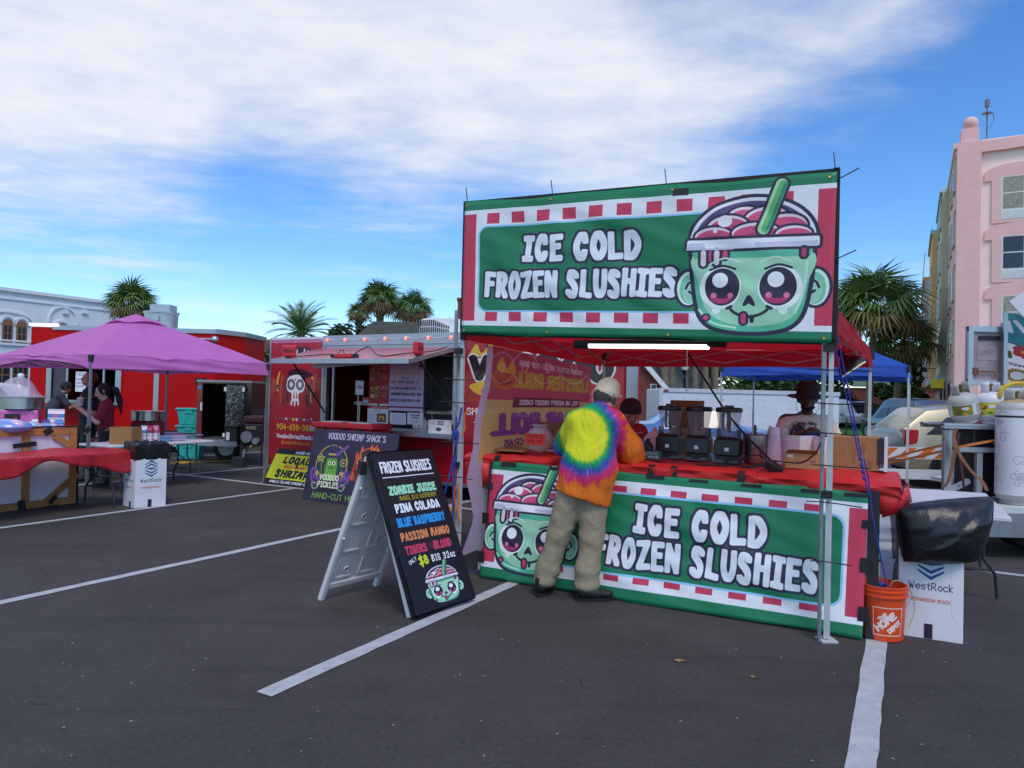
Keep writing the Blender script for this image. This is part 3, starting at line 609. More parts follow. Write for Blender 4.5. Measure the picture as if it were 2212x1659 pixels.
# ================================================================== the setting
P_DIR=np.array([.491,.871,0]);C_DIR=np.array([.869,-.495,0]);ZUP=np.array([0,0,1.])  # along the stalls, along the aisle
def LOT(s,q,z=0.):return C_DIR*s+P_DIR*q+ZUP*z
def asphalt():
    m=bpy.data.materials.new('asphalt');m.use_nodes=True;t=m.node_tree;b=t.nodes['Principled BSDF'];L=t.links.new
    tc=N(t,'ShaderNodeTexCoord');O=tc.outputs['Object']
    def noise(sc,det=5,ro=.6,dist=0.):
        n=N(t,'ShaderNodeTexNoise');n.inputs['Scale'].default_value=sc;n.inputs['Detail'].default_value=det;n.inputs['Roughness'].default_value=ro;n.inputs['Distortion'].default_value=dist
        L(O,n.inputs[0]);return n.outputs[0]
    big=noise(.35,6,.6,.6);mid=noise(2.2,6,.65);fine=noise(140,3,.7);grit=noise(420,2,.6)
    v=N(t,'ShaderNodeTexVoronoi',feature='F1');v.inputs['Scale'].default_value=26;L(O,v.inputs['Vector'])
    chip=N(t,'ShaderNodeMapRange');L(v.outputs['Distance'],chip.inputs[0]);chip.inputs[1].default_value=.09;chip.inputs[2].default_value=.05
    sel=N(t,'ShaderNodeSeparateColor');L(v.outputs['Color'],sel.inputs[0])
    chipm=math_node(t,'MULTIPLY',chip.outputs[0],math_node(t,'GREATER_THAN',sel.outputs[0],.955))
    g2=noise(34,4,.75);f=math_node(t,'ADD',math_node(t,'ADD',math_node(t,'MULTIPLY',big,.5),math_node(t,'MULTIPLY',mid,.3)),math_node(t,'ADD',math_node(t,'MULTIPLY',fine,.3),math_node(t,'MULTIPLY',math_node(t,'SUBTRACT',g2,.5),.55)))
    cr=N(t,'ShaderNodeValToRGB');e=cr.color_ramp.elements
    e[0].position=.36;e[0].color=lin((50,47,47));e[1].position=.78;e[1].color=lin((84,80,79));L(f,cr.inputs[0])
    st=N(t,'ShaderNodeMapRange',interpolation_type='SMOOTHSTEP');st.inputs[1].default_value=.62;st.inputs[2].default_value=.74;L(noise(1.1,4,.5,1.0),st.inputs[0])
    mx=N(t,'ShaderNodeMix',data_type='RGBA',blend_type='MULTIPLY');L(math_node(t,'MULTIPLY',st.outputs[0],.45),mx.inputs[0]);L(cr.outputs[0],mx.inputs[6]);mx.inputs[7].default_value=(.62,.60,.6,1)
    # tyre-worn streaks along the driving lanes, old drips and hairline cracks
    mp=N(t,'ShaderNodeMapping');mp.inputs['Rotation'].default_value=(0,0,math.radians(-61));mp.inputs['Scale'].default_value=(.22,2.4,1);L(O,mp.inputs[0])
    sn=N(t,'ShaderNodeTexNoise');sn.inputs['Scale'].default_value=1.6;sn.inputs['Detail'].default_value=5;L(mp.outputs[0],sn.inputs[0])
    sr=N(t,'ShaderNodeMapRange',interpolation_type='SMOOTHSTEP');sr.inputs[1].default_value=.52;sr.inputs[2].default_value=.7;L(sn.outputs[0],sr.inputs[0])
    vd=N(t,'ShaderNodeTexVoronoi',feature='F1');vd.inputs['Scale'].default_value=1.3;L(O,vd.inputs['Vector']);dr=N(t,'ShaderNodeMapRange',interpolation_type='SMOOTHSTEP');dr.inputs[1].default_value=.10;dr.inputs[2].default_value=.03;L(math_node(t,'ADD',vd.outputs['Distance'],math_node(t,'MULTIPLY',mid,.06)),dr.inputs[0])
    wn=N(t,'ShaderNodeVectorMath',operation='ADD');L(O,wn.inputs[0]);nn2=N(t,'ShaderNodeTexNoise');nn2.inputs['Scale'].default_value=2;L(O,nn2.inputs[0]);L(nn2.outputs['Color'],wn.inputs[1])
    vc=N(t,'ShaderNodeTexVoronoi',feature='DISTANCE_TO_EDGE');vc.inputs['Scale'].default_value=.42;L(wn.outputs[0],vc.inputs['Vector']);ck=N(t,'ShaderNodeMapRange');ck.inputs[1].default_value=.0045;ck.inputs[2].default_value=.001;L(vc.outputs['Distance'],ck.inputs[0])
    wear=math_node(t,'ADD',math_node(t,'ADD',math_node(t,'MULTIPLY',sr.outputs[0],.22),math_node(t,'MULTIPLY',dr.outputs[0],.4)),math_node(t,'MULTIPLY',math_node(t,'MULTIPLY',ck.outputs[0],math_node(t,'GREATER_THAN',big,.52)),.55),clamp=True)
    mw=N(t,'ShaderNodeMix',data_type='RGBA');L(wear,mw.inputs[0]);L(mx.outputs[2],mw.inputs[6]);mw.inputs[7].default_value=lin((30,29,30));mx=mw
    m2=N(t,'ShaderNodeMix',data_type='RGBA');L(math_node(t,'MULTIPLY',chipm,.5),m2.inputs[0]);L(mx.outputs[2],m2.inputs[6]);m2.inputs[7].default_value=lin((176,172,168))
    L(m2.outputs[2],b.inputs['Base Color']);b.inputs['Roughness'].default_value=.82;b.inputs['Specular IOR Level'].default_value=.3
    bp=N(t,'ShaderNodeBump');bp.inputs['Strength'].default_value=.45;bp.inputs['Distance'].default_value=.006
    L(math_node(t,'ADD',fine,math_node(t,'MULTIPLY',grit,.6)),bp.inputs['Height']);L(bp.outputs[0],b.inputs['Normal'])
    return m
ASPH=asphalt()
mb=MB();mb.quad((-260,-60,0),(320,-60,0),(320,500,0),(-260,500,0))
tag(mb.build('ground',ASPH),'dark grey asphalt of the parking lot with pale chips',None,kind='structure')
PAINT=M('road_paint',(176,178,182),.75,var=.14,vs_=9,bump=.25,bs=120)
def stripe(s0,q0,s1,q1,w_,seed):
    """a painted line with slightly uneven edges, 4 mm above the asphalt"""
    rg=random.Random(seed);a=LOT(s0,q0,.004);b=LOT(s1,q1,.004);n=int(max(4,np.linalg.norm(b-a)/.12));d=nrm(b-a);sd=np.array((-d[1],d[0],0))
    ofs=[[rg.uniform(-.004,.004)+.0025*math.sin(i*.31+k)for i in range(n+1)]for k in(0,1)]
    m=MB();m.grid(lambda u,v:a+(b-a)*u+sd*((v-.5)*w_+ofs[int(round(v))][int(round(u*n))]),n,1)
    o=m.build('parking_line',PAINT,kind='structure');return o
stripe(-.17,2.2,-.19,8.40,.125,1);stripe(-.21,8.50,-.38,14.2,.13,2)
stripe(-2.97,2.66,-2.97,8.40,.11,3);stripe(-2.95,8.5,-2.95,14.2,.1,4)
for i,s in enumerate((-5.82,-8.83,-11.7,-14.6,-17.4,-20.2,-23)):stripe(s,2.66,s,8.40,.10,10+i);stripe(s,8.5,s,14.2,.1,30+i)
for i,s in enumerate((2.6,5.4,8.2,11)):stripe(s,2.66,s,8.40,.10,50+i);stripe(s,8.5,s,14.2,.1,60+i)
stripe(-26,8.45,14,8.45,.1,80)
# leaves, chips and stains lying on the lot
def litter():
    rg=random.Random(3);m1=MB()
    for k in range(170):
        x,y=rg.uniform(40,2200),1120+rg.random()**1.6*530;p=G(x,y,.006);r=rg.uniform(.004,.012);a=rg.uniform(0,6)
        m1.add([p+np.array((r*math.cos(a+q*2.1)*rg.uniform(.6,1.3),r*math.sin(a+q*2.1),.001*(q%2)))for q in range(3)],[(0,1,2)])
    tag(m1.build('pebbles',M('pebble',(150,146,140),.8)),'tiny pale chips scattered over the dark asphalt','gravel',kind='stuff')
litter()
for x,y,r in((1465,1427,.035),(1625,1462,.02)):
    p=G(x,y,.006);a=MB();a.add([p+np.array((r*math.cos(q)*(1.6 if q<1 else.8),.6*r*math.sin(q),.004*(q%2>1)))for q in np.linspace(0,5.6,8)],[tuple(range(8))])
    tag(a.build('dry_leaf',M('dry_leaf',(150,120,70),.8)),'dry yellow leaf lying on the asphalt right of the white line' if r>.03 else 'small dry leaf on the asphalt below the green banner','leaf')
# lawn behind the iron fence, right
GRASS=M('grass',(74,128,38),.8,rgb2=(44,92,26),vs_=.6,bump=.8,bs=30)
l=MB();l.quad((10,31,.05),(24,31,.05),(34,62,.05),(14,62,.05),6);tag(l.build('lawn',GRASS),'green lawn strip behind the black iron fence',None,kind='structure')
def grass_tufts():
    rg=random.Random(8);g=MB()
    for k in range(4200):
        x,y=rg.uniform(11,30),31+rg.random()**1.5*24;h=rg.uniform(.06,.16);a=rg.uniform(0,6);dx,dy=.03*math.cos(a),.03*math.sin(a)
        g.add([(x-dx,y-dy,.05),(x+dx,y+dy,.05),(x+rg.uniform(-.05,.05),y+rg.uniform(-.05,.05),.05+h)],[(0,1,2)])
    tag(g.build('grass',GRASS),'short blades of grass on the lawn behind the iron fence','grass',kind='stuff')
grass_tufts()
IRON=M('iron',(26,26,28),.5,var=.1)
def iron_fence(a,b,h,label):
    a=np.array(a,float);b=np.array(b,float);t=thing('iron_fence',label,'fence',(a+b)/2);n=int(np.linalg.norm(b-a)/.13)
    r=MB()
    for z in(.12,h-.14):r.beam(a+ZUP*z,b+ZUP*z,.03,.04)
    r.build('rail',IRON,t,world=True)
    pk=MB();pk.cyl((0,0,.02),(0,0,h),.009,n=4)
    first=None
    for i in range(min(n,160)):
        p=a+(b-a)*i/n
        if first is None:first=pk.build('picket',IRON,t);o=first
        else:o=first.copy();COL.objects.link(o);o.parent=t
        o.location=tuple(p-(a+b)/2)
    for i in range(0,6):
        p=a+(b-a)*i/5;m=MB();m.box((p[0],p[1],h/2+.02),(.05,.05,h+.06));m.build('post',IRON,t,world=True)
iron_fence((14.2,30,0),(23,30,0),.95,'black iron picket fence in front of the lawn at the right')
iron_fence((-17.5,40,0),(-11.5,40,0),1.2,'black iron picket fence far behind the dark blue pickup truck')

# ------------------------------------------------------------------ plants
BARK=M('palm_bark',(128,116,100),.9,rgb2=(92,80,68),vs_=3,bump=.8,bs=14)
FR_G=M('palm_leaf',(120,146,78),.5,rgb2=(70,100,48),vs_=1.4,spec=.4)
FR_Y=M('palm_leaf_old',(146,136,76),.65,rgb2=(110,96,56),vs_=1.5)
FR_B=M('palm_leaf_dead',(132,106,72),.8,rgb2=(98,78,52),vs_=1.5)
def fan_frond(nb,L_,pet,rg):
    """fan palm frond along +X: stalk, then a folded fan of narrow blades"""
    m=MB();m.tube([(0,0,0),(pet*.5,0,pet*.12),(pet,0,pet*.1)],[.025,.018,.014],4)
    c=np.array((pet,0,pet*.1))
    for i in range(nb):
        q=(i/(nb-1)-.5)*PI*1.25;l=L_*(1-.25*abs(q)/2)*rg.uniform(.88,1.08);d=np.array((math.cos(q),math.sin(q),0));s=np.array((-math.sin(q),math.cos(q),0))*.062*L_/1.4
        mid=c+d*l*.5+ZUP*(.05*L_);tip=c+d*l+ZUP*(-.34*L_*rg.uniform(.5,1.6)-.14*abs(q)*L_)
        m.add([c,mid-s,tip,mid+s,mid+ZUP*.025],[(0,1,4),(0,4,3),(1,2,4),(4,2,3)])
    return m
def pinnate_frond(L_,rg,n=26):
    m=MB();P=[np.array((L_*t,0,L_*(.34*t-.55*t*t)))for t in np.linspace(0,1,9)];m.tube(P,[.03-.003*i for i in range(9)],4)
    for i in range(n):
        t=.16+.84*i/n;b=np.array((L_*t,0,L_*(.34*t-.55*t*t)));l=L_*.28*math.sin(PI*(.12+.82*t))*rg.uniform(.85,1.1)
        for sg in(-1,1):
            d=nrm((.62,.72*sg,.30-.3*t));s=np.array((.02,0,.008));m.add([b-s,b+s,b+d*l-ZUP*.06*l],[(0,1,2)])
    return m
def palm(name_label,x,y_crown,Y,r,base_lean=0.,kind='fan',nf=34,group=None,trunk_r=.2,seed=1,dead=6,zt=None):
    rg=random.Random(seed);top=AT(x,y_crown,Y);base=np.array((top[0]+base_lean,top[1],0));zc=top[2]
    t=thing('palm_tree',name_label,'palm tree',base,0,group);hd=np.array((-base_lean,0,zc))
    m=MB();P=[np.array((-base_lean*q**1.4,0,zc*q))for q in np.linspace(0,1,14)]
    m.tube(P,[trunk_r*(1.25 if i==0 else 1+.05*(i%2))for i in range(13)]+[trunk_r*1.25],10);m.build('trunk',BARK,t,smooth=True)
    bt=MB()
    for k in range(26):
        a=k*2.4;z=zc-.15-k*.035;bt.tube([hd+np.array((0,0,z-zc)),hd+np.array((trunk_r*1.9*math.cos(a),trunk_r*1.9*math.sin(a),z-zc+.3))],[.06,.03],4)
    bt.build('boot',BARK,t)
    protos={}
    for mat,key in((FR_G,'g'),(FR_Y,'y'),(FR_B,'b')):
        for v in range(2 if key=='g' else 1):protos[key,v]=(fan_frond(19,r*.56,r*.46,rg)if kind=='fan' else pinnate_frond(r*1.05,rg)).build('frond',mat,t)
    used=set()
    for k in range(nf):
        if kind=='fan':
            el=math.degrees(math.asin(max(-1,min(1,1-1.75*(k+.5)/nf))))*.95;key=('g',k%2)if k<nf*.72 else(('y',0)if k<nf-dead else('b',0))
        else:
            el=78-112*(k/nf)**1.1;key=('g',k%2)if k<nf*.9 else('y',0)
        az=k*137.5+rg.uniform(-15,15);o=protos[key]
        if key in used:o=o.copy();COL.objects.link(o);o.parent=t
        used.add(key);s=rg.uniform(.86,1.1)
        o.matrix_local=Matrix.Translation(hd)@Matrix.Rotation(math.radians(az),4,'Z')@Matrix.Rotation(math.radians(-el-6),4,'Y')@Matrix.Rotation(rg.uniform(-.5,.5),4,'X')@Matrix.Scale(s,4)
    for key,o in protos.items():
        if key not in used:bpy.data.objects.remove(o)
    return t
palm('tall fan palm beside the pastel buildings, left of the two there',1891,672,42,3.3,-.35,nf=44,seed=3)
palm('shorter leaning fan palm tucked against the pastel buildings',1952,742,43,2.5,-.5,nf=36,seed=5)
palm('lone fan palm above the pink canopy, in front of the white building',286,660,52,2.2,0,nf=44,seed=7,dead=10)
palm('feathery date palm behind the left end of the shrimp trailer',650,722,45,2.25,0,'date',nf=46,seed=9)
palm('taller of the two fan palms above the green shingle roof',822,652,40,1.5,0,nf=40,seed=11,dead=14)
palm('fan palm above the green shingle roof, nearest the roof air conditioner',892,672,41,1.45,0,nf=36,seed=13,dead=12)
palm('small fan palm half hidden in the oak left of the green shingle roof',776,680,46,1.0,0,nf=26,seed=15)
for i,x in enumerate((1436,1450,1500.5,1523,1545)):
    palm(['palm trunk nearest the steel corner of the red trailer, behind the white trailer','second palm trunk from the red trailer corner, left of the street lamp','palm trunk just right of the street lamp behind the white trailer','middle of the three palm trunks between street lamp and blue canopy','palm trunk at the left corner of the blue canopy'][i],x,640-i*9,34+.7*i,1.7,.1,nf=26,seed=20+i,trunk_r=.19,group=None)
LEAF=[M('leaf_a',(58,92,36),.6,rgb2=(34,62,24),vs_=2.5),M('leaf_b',(84,118,44),.6,rgb2=(52,84,30),vs_=2.5),M('leaf_c',(44,72,34),.6,rgb2=(26,48,22),vs_=2.5)]
def leafy(name,label,x0,x1,y0,Y,mat,n=2600,size=.16,seed=1,trunk=True,cat='tree',ybase=None,depth=None,dens=7):
    """a tree filling the pixel box (x0..x1, from y0 down) at the distance Y: limbs and leaf clumps through an uneven crown"""
    rg=random.Random(seed);a=AT(x0,y0,Y);b=AT(x1,y0,Y);W=b[0]-a[0];top=(a[2]+b[2])/2;zb=.2 if ybase is None else AT(x0,ybase,Y)[2]
    cx=(a[0]+b[0])/2;t=thing(name,label,cat,(cx,Y,0));H=top-zb;D=depth or W*.7
    cl=[(rg.uniform(-.38,.38)*W,rg.uniform(-.35,.35)*D,zb+H*rg.uniform(.22,.85),rg.uniform(.13,.24)*min(W,H*1.3))for k in range(dens*2)]
    cl+=[(rg.uniform(-.15,.15)*W,0,zb+H*.78,.22*min(W,H*1.2))]
    if trunk:
        m=MB();m.tube([(0,0,0),(.05,0,zb+H*.2),(0,0,zb+H*.55)],[.03*W+.08,.025*W+.06,.03],7)
        for c in cl[:6]:m.tube([(0,0,zb+H*.22),(c[0]*.5,c[1]*.5,(zb+H*.25+c[2])/2),c[:3]],[.02*W+.03,.03,.012],5)
        m.build('trunk',BARK,t,smooth=True)
    m=MB()
    for k in range(int(n*1.6)):
        c=rg.choice(cl);v=np.array([rg.gauss(0,1)for _ in range(3)]);v=nrm(v)*rg.uniform(.35,1.12)*c[3];p=np.array(c[:3])+v*np.array((1.15,1,.85))
        if p[2]<zb*.5:continue
        q=nrm([rg.gauss(0,1),rg.gauss(0,1),rg.gauss(.3,1)]);e=nrm(np.cross(q,(.3,.2,1)));f=np.cross(q,e);s=size*rg.uniform(.6,1.4)
        m.add([p-e*s,p-f*s*.5,p+e*s,p+f*s*.5],[(0,1,2,3)])
    m.build('crown',mat,t);return t
leafy('oak_tree','dark oak spreading behind the gable end of the green shingle roof',720,862,684,42,LEAF[2],3400,.15,31)
leafy('shrub','leafy green tree between the red pizza trailer and shrimp trailer',524,606,738,38,LEAF[1],2400,.13,32)
leafy('tree','broad dark tree behind the palms left of the pastel buildings',1896,2014,742,62,LEAF[0],4200,.22,33)
leafy('tree','tall dark tree behind the bare palm trunks by the blue canopy',1486,1566,770,52,LEAF[2],2800,.18,34)
leafy('tree','dark green tree seen between white trailer and blue canopy',1560,1712,786,50,LEAF[0],2800,.2,41)
leafy('tree','dark tree behind the hatted vendor and right tent leg',1690,1850,776,58,LEAF[2],2800,.22,42)
leafy('tree','yellow green tree far right beside the low green roof',1940,1985,812,50,LEAF[1],1300,.14,35)
leafy('hedge','bright green hedge by the brick house, left of the white trailer',1400,1446,857,30,LEAF[1],1700,.07,36,trunk=False,cat='hedge',dens=9)

# ------------------------------------------------------------------ buildings
GLASS_D=M('dark_glass',(40,44,52),.12,var=.1,spec=.7)
def quadp(f,u0,u1,z0,z1,d=0.,n=1):
    m=MB();m.quad(f(u0,z0,d),f(u1,z0,d),f(u1,z1,d),f(u0,z1,d),n);return m
def slab(m,f,u0,u1,z0,z1,d0,d1):
    """a block on a wall: f(u, z, d) with d the distance out of the wall"""
    P=[f(u0,z0,d0),f(u1,z0,d0),f(u1,z1,d0),f(u0,z1,d0),f(u0,z0,d1),f(u1,z0,d1),f(u1,z1,d1),f(u0,z1,d1)]
    return m.add(P,[(3,2,1,0),(4,5,6,7),(0,1,5,4),(1,2,6,5),(2,3,7,6),(3,0,4,7)])
def arch_pts(u0,u1,z0,zs,rise,n=10):
    return[(u0,z0),(u1,z0)]+[((u0+u1)/2+(u1-u0)/2*math.cos(t),zs+rise*math.sin(t))for t in np.linspace(0,PI,n)]
def white_building():
    W0=np.array((-46.5,59,0));nn=np.array((.871,-.491,0));f=lambda u,z,d=0.:W0+P_DIR*u+ZUP*z+nn*d
    t=thing('white_building','long white rendered building with arched windows, far left','building',W0)
    WL=M('white_render',(222,222,226),.8,var=.05,vs_=1.2,bump=.15,bs=8);TR=M('white_trim',(226,226,230),.7);WD=M('window_wood',(140,92,60),.6)
    uk=lambda x,y:(lambda p:((p-W0)@P_DIR,p[2]))(ON(x,y,W0,nn))
    top=uk(0,626)[1];m=MB();slab(m,f,-14,16,0,top,-7,0);m.build('wall',WL,t,world=True)
    m=MB();slab(m,f,-14.1,16.1,top-.05,top+.25,-7,.22);slab(m,f,-14,16,top-.75,top-.62,0.002,.1);slab(m,f,-14,16,5.3,5.45,.002,.1);m.build('cornice',TR,t,world=True)
    for x0,x1,yt,yb in((7.5,25.5,691,737),(38,56,695,739),(120.5,145,701,742),(-60,-42,686,735)):
        (u0,zt),(u1,_),(_,zb)=uk(x0,yt),uk(x1,yt),uk(x0,yb)
        fr=MB();fr.prism(arch_pts(u0-.09,u1+.09,zb-.1,zt-.35,.45),.07,lambda u,v,w_:f(u,v,w_+.003));fo=fr.build('window',WD,t,world=True)
        for i in range(2):
            for j in range(2):
                a,b=u0+(u1-u0)*i/2+.05,u0+(u1-u0)*(i+1)/2-.04;c,d=zb+(zt-.4-zb)*j/2+.05,zb+(zt-.4-zb)*(j+1)/2-.04
                p=MB();slab(p,f,a,b,c,d,.04,.078);p.build('pane',GLASS_D,fo,world=True)
        h=MB();pts=[(u,z)for u,z in arch_pts(u0-.3,u1+.3,zt-.3,zt-.25,.75,12)[2:]];inn=[(u,z)for u,z in arch_pts(u0-.12,u1+.12,zt-.3,zt-.3,.55,12)[2:]]
        h.prism(pts+inn[::-1],.12,lambda u,v,w_:f(u,v,w_+.003));h.build('hood_moulding',TR,t,world=True)
        s_=MB();slab(s_,f,u0-.25,u1+.25,zb-.32,zb-.12,.003,.16);s_.build('sill',TR,t,world=True)
    for x0,x1,ys,yp in((-45,74,693,671),(102,168,697,661)):
        (u0,zs),(u1,_),(_,zp)=uk(x0,ys),uk(x1,ys),uk((x0+x1)/2,yp)
        o_=[((u0+u1)/2+(u1-u0)/2*math.cos(q),zs+(zp-zs)*math.sin(q)**.8)for q in np.linspace(0,PI,17)];i_=[((u0+u1)/2+((u1-u0)/2-.16)*math.cos(q),zs+(zp-zs-.16)*math.sin(q)**.8)for q in np.linspace(0,PI,17)]
        h=MB();h.prism(o_+i_[::-1],.13,lambda u,v,w_:f(u,v,w_+.003));h.build('blind_arch',TR,t,world=True)
    for x in(142,299):
        (u,z)=uk(x/1.0*.99 if x<200 else 182,670);b=MB();slab(b,f,u-.25,u+.25,z-.35,z,.003,.2);b.build('bracket',TR,t,world=True)
    for x0,x1 in((-30,21),(27,60)):
        (u0,zt),(u1,_)=uk(x0,788),uk(x1,788);zb=.7
        fr=MB();slab(fr,f,u0,u1,zb,zt,.003,.08);fo=fr.build('shop_window',WD,t,world=True)
        for i in range(3):
            for j in range(3):
                a,b=u0+(u1-u0)*i/3+.06,u0+(u1-u0)*(i+1)/3-.05;c,d=zb+(zt-zb)*j/3+.06,zb+(zt-zb)*(j+1)/3-.05
                p=MB();slab(p,f,a,b,c,d,.05,.09);p.build('pane',GLASS_D,fo,world=True)
white_building()
def pastel_hotel():
    F0=AT(2120,300,34.6);F0=np.array((F0[0],F0[1],0));nf=-P_DIR;ns=-C_DIR
    f=lambda u,z,d=0.:F0+C_DIR*u+ZUP*z+nf*d  # street front: u to the right
    PKF=M('pink_render',(246,222,214),.85,var=.04,vs_=1.5,bump=.2,bs=12);PKD=M('pink_trim',(236,188,184),.85,var=.05,vs_=1.5);WHW=M('window_white',(220,222,220),.5);CUR=M('curtain',(170,168,152),.9,rgb2=(128,128,116),vs_=9)
    t=thing('hotel_building','tall pink corner building with white windows at the right edge','building',F0)
    uk=lambda x,y:(lambda p:((p-F0)@C_DIR,p[2]))(ON(x,y,F0,nf))
    zt=uk(2121,317)[1]
    m=MB();pts=[(0,0),(14,0),(14,zt)]+[(u,zt+1.05*math.sin(max(0,min(1,(u-1.5)/5.5))*PI/2)**1.5 if u<7 else zt+1.05*math.sin(max(0,min(1,(12.5-u)/5.5))*PI/2)**1.5)for u in np.linspace(12.5,1.2,16)]+[(0,zt)]
    m.prism(pts,-9,lambda u,v,w_:f(u,v,w_));m.build('front_wall',PKF,t,world=True)
    cap=pts[3:];m=MB();m.prism([(u,z+.22)for u,z in cap]+[(u,z-.32)for u,z in cap[::-1]],.35,lambda u,v,w_:f(u,v,w_-.12));m.build('parapet_cap',PKD,t,world=True)
    m=MB();slab(m,f,-1.0,-.002,0,zt+.25,-9,.28);m.build('corner_pier',PKD,t,world=True)
    m=MB();slab(m,f,-.85,-.1,zt+.25,zt+.95,-1,.2);m.build('pier_cap',PKD,t,world=True)
    m=MB();m.sph(f(-.45,zt+1.25,-.1),.34,16,10);m.build('finial_ball',PKD,t,world=True,smooth=True)
    for k in range(4):
        y0=383+128.3*k;(u0,z1)=uk(2165,y0);z0=uk(2165,y0+71)[1];zs=uk(2165,y0+92)[1];u1=u0+1.75
        sr=MB();sr.prism([(u0-.42,zs-.16),(u1+.42,zs-.16),(u1+.42,z1-.15),(u1+.72,z1-.15),(u1+.72,z1+.25)]+[((u0+u1)/2+(u1-u0+1.44)/2*math.cos(q),z1+.25+.42*math.sin(q))for q in np.linspace(.2,PI-.2,10)]+[(u0-.72,z1+.25),(u0-.72,z1-.15),(u0-.42,z1-.15)],.09,lambda u,v,w_:f(u,v,w_+.003));sr.build('window_surround',PKD,t,world=True)
        fr=MB();slab(fr,f,u0-.04,u1+.04,zs,z1,.05,.10);fo=fr.build('window',WHW,t,world=True)
        for i in range(2):
            for j in range(2):
                p=MB();slab(p,f,u0+(u1-u0)*i/2+.035,u0+(u1-u0)*(i+1)/2-.03,z0+(z1-z0)*j/2+.035,z0+(z1-z0)*(j+1)/2-.03,.06,.108);p.build('pane',GLASS_D if(k==1 and True)else CUR,fo,world=True)
        for j in range(5):
            p=MB();slab(p,f,u0,u1,zs+.03+j*.085,zs+.085+j*.085,.06,.112);p.build('louvre',WHW,fo,world=True)
    # the side street: stepped bays in other colours
    secs=[('pink_bay',PKD,PKF,0.,8.5,.0,zt+.1),('green_bay',M('green_render',(186,190,160),.85,var=.04),M('blue_trim',(176,204,214),.7),8.5,17,.34,14.6),('yellow_bay',M('ochre_render',(222,178,120),.85,var=.04),M('blue_trim2',(176,204,214),.7),17,26,.66,13.9),('blue_bay',M('lilac_render',(196,190,206),.85,var=.04),M('ochre_trim',(222,170,104),.8),26,45,.95,12.0)]
    S0=F0-C_DIR*1.0;g=lambda u,z,d=0.:S0+P_DIR*u+ZUP*z+ns*d
    for nm,mw,mt,a,b,d,z in secs:
        zb=0 if nm=='pink_bay' else 3.4
        m=MB();slab(m,g,a+.01,b,zb,z,-8,d+.001);w_=m.build(nm,mw,t,world=True)
        m=MB();slab(m,g,a+.02,b,z-.02,z+.25,-8,d+.14)
        if zb:slab(m,g,a+.02,b,zb-.25,zb+.12,-6,d+.12)
        for q in range(1,5):slab(m,g,a+.1,b,3.2+q*2.75,3.35+q*2.75,d+.002,d+.06)
        m.build('cornice',mt,w_,world=True)
        for q in range(4):
            for i in range(3):
                u0=a+(b-a)*(i+.3)/3;z0=4.2+2.8*q
                if z0+1.9>z:continue
                fr=MB();slab(fr,g,u0,u0+1.3,z0,z0+1.7,d+.002,d+.09);fr.build('window',M('bay_frame',(200,196,170),.7),w_,world=True)
                p=MB();slab(p,g,u0+.1,u0+1.2,z0+.1,z0+1.6,d+.05,d+.096);p.build('pane',GLASS_D,w_,world=True)
    m=MB();slab(m,g,8.6,45,0,3.14,-8,-.35);m.build('ground_floor',PKF,t,world=True)
    for k in range(4):
        a=4.5+k*7 if k else 3.2;d=.003 if k==0 else-.347
        p=MB();p.prism(arch_pts(a,a+2.2,0,1.9,1.0),.1,lambda u,v,w_:g(u,v,d+w_));p.build('arched_door',M('door_red',(96,50,54),.6),t,world=True)
    for a,z in((11,4.0),(19,3.7),(29,3.4)):
        p=MB();p.beam(g(a,z,.5),g(a,z,1.1),.05,.05);p.box(g(a,z-.05,1.25),(.5,.4,.3),top=(.3,.25));p.build('flood_lamp',IRON,t,world=True)
    p=MB();slab(p,g,3.4,4.4,2.6,3.1,.3,.9);p.build('yellow_awning',M('awning_yellow',(214,186,50),.7),t,world=True)
    m=MB();q=f(.25,zt+.2,-.4);m.cyl(q,q+ZUP*2.0,.035,n=6);m.cyl(q+ZUP*1.55,q+ZUP*1.62,.26,.08,n=10);m.box(q+ZUP*2.05,(.16,.16,.36));m.tube([q+np.array((.1,0,.8)),q+np.array((.35,0,1.2)),q+np.array((.3,0,1.55))],.02,4)
    m.build('weather_mast',M('mast_grey',(110,112,120),.5),t,world=True)
pastel_hotel()
SHING=M('shingle',(92,92,82),.9,rgb2=(66,68,60),vs_=4,bump=.5,bs=22);BRICK=M('brick_red',(128,66,52),.85,rgb2=(100,50,42),vs_=12,bump=.3,bs=20)
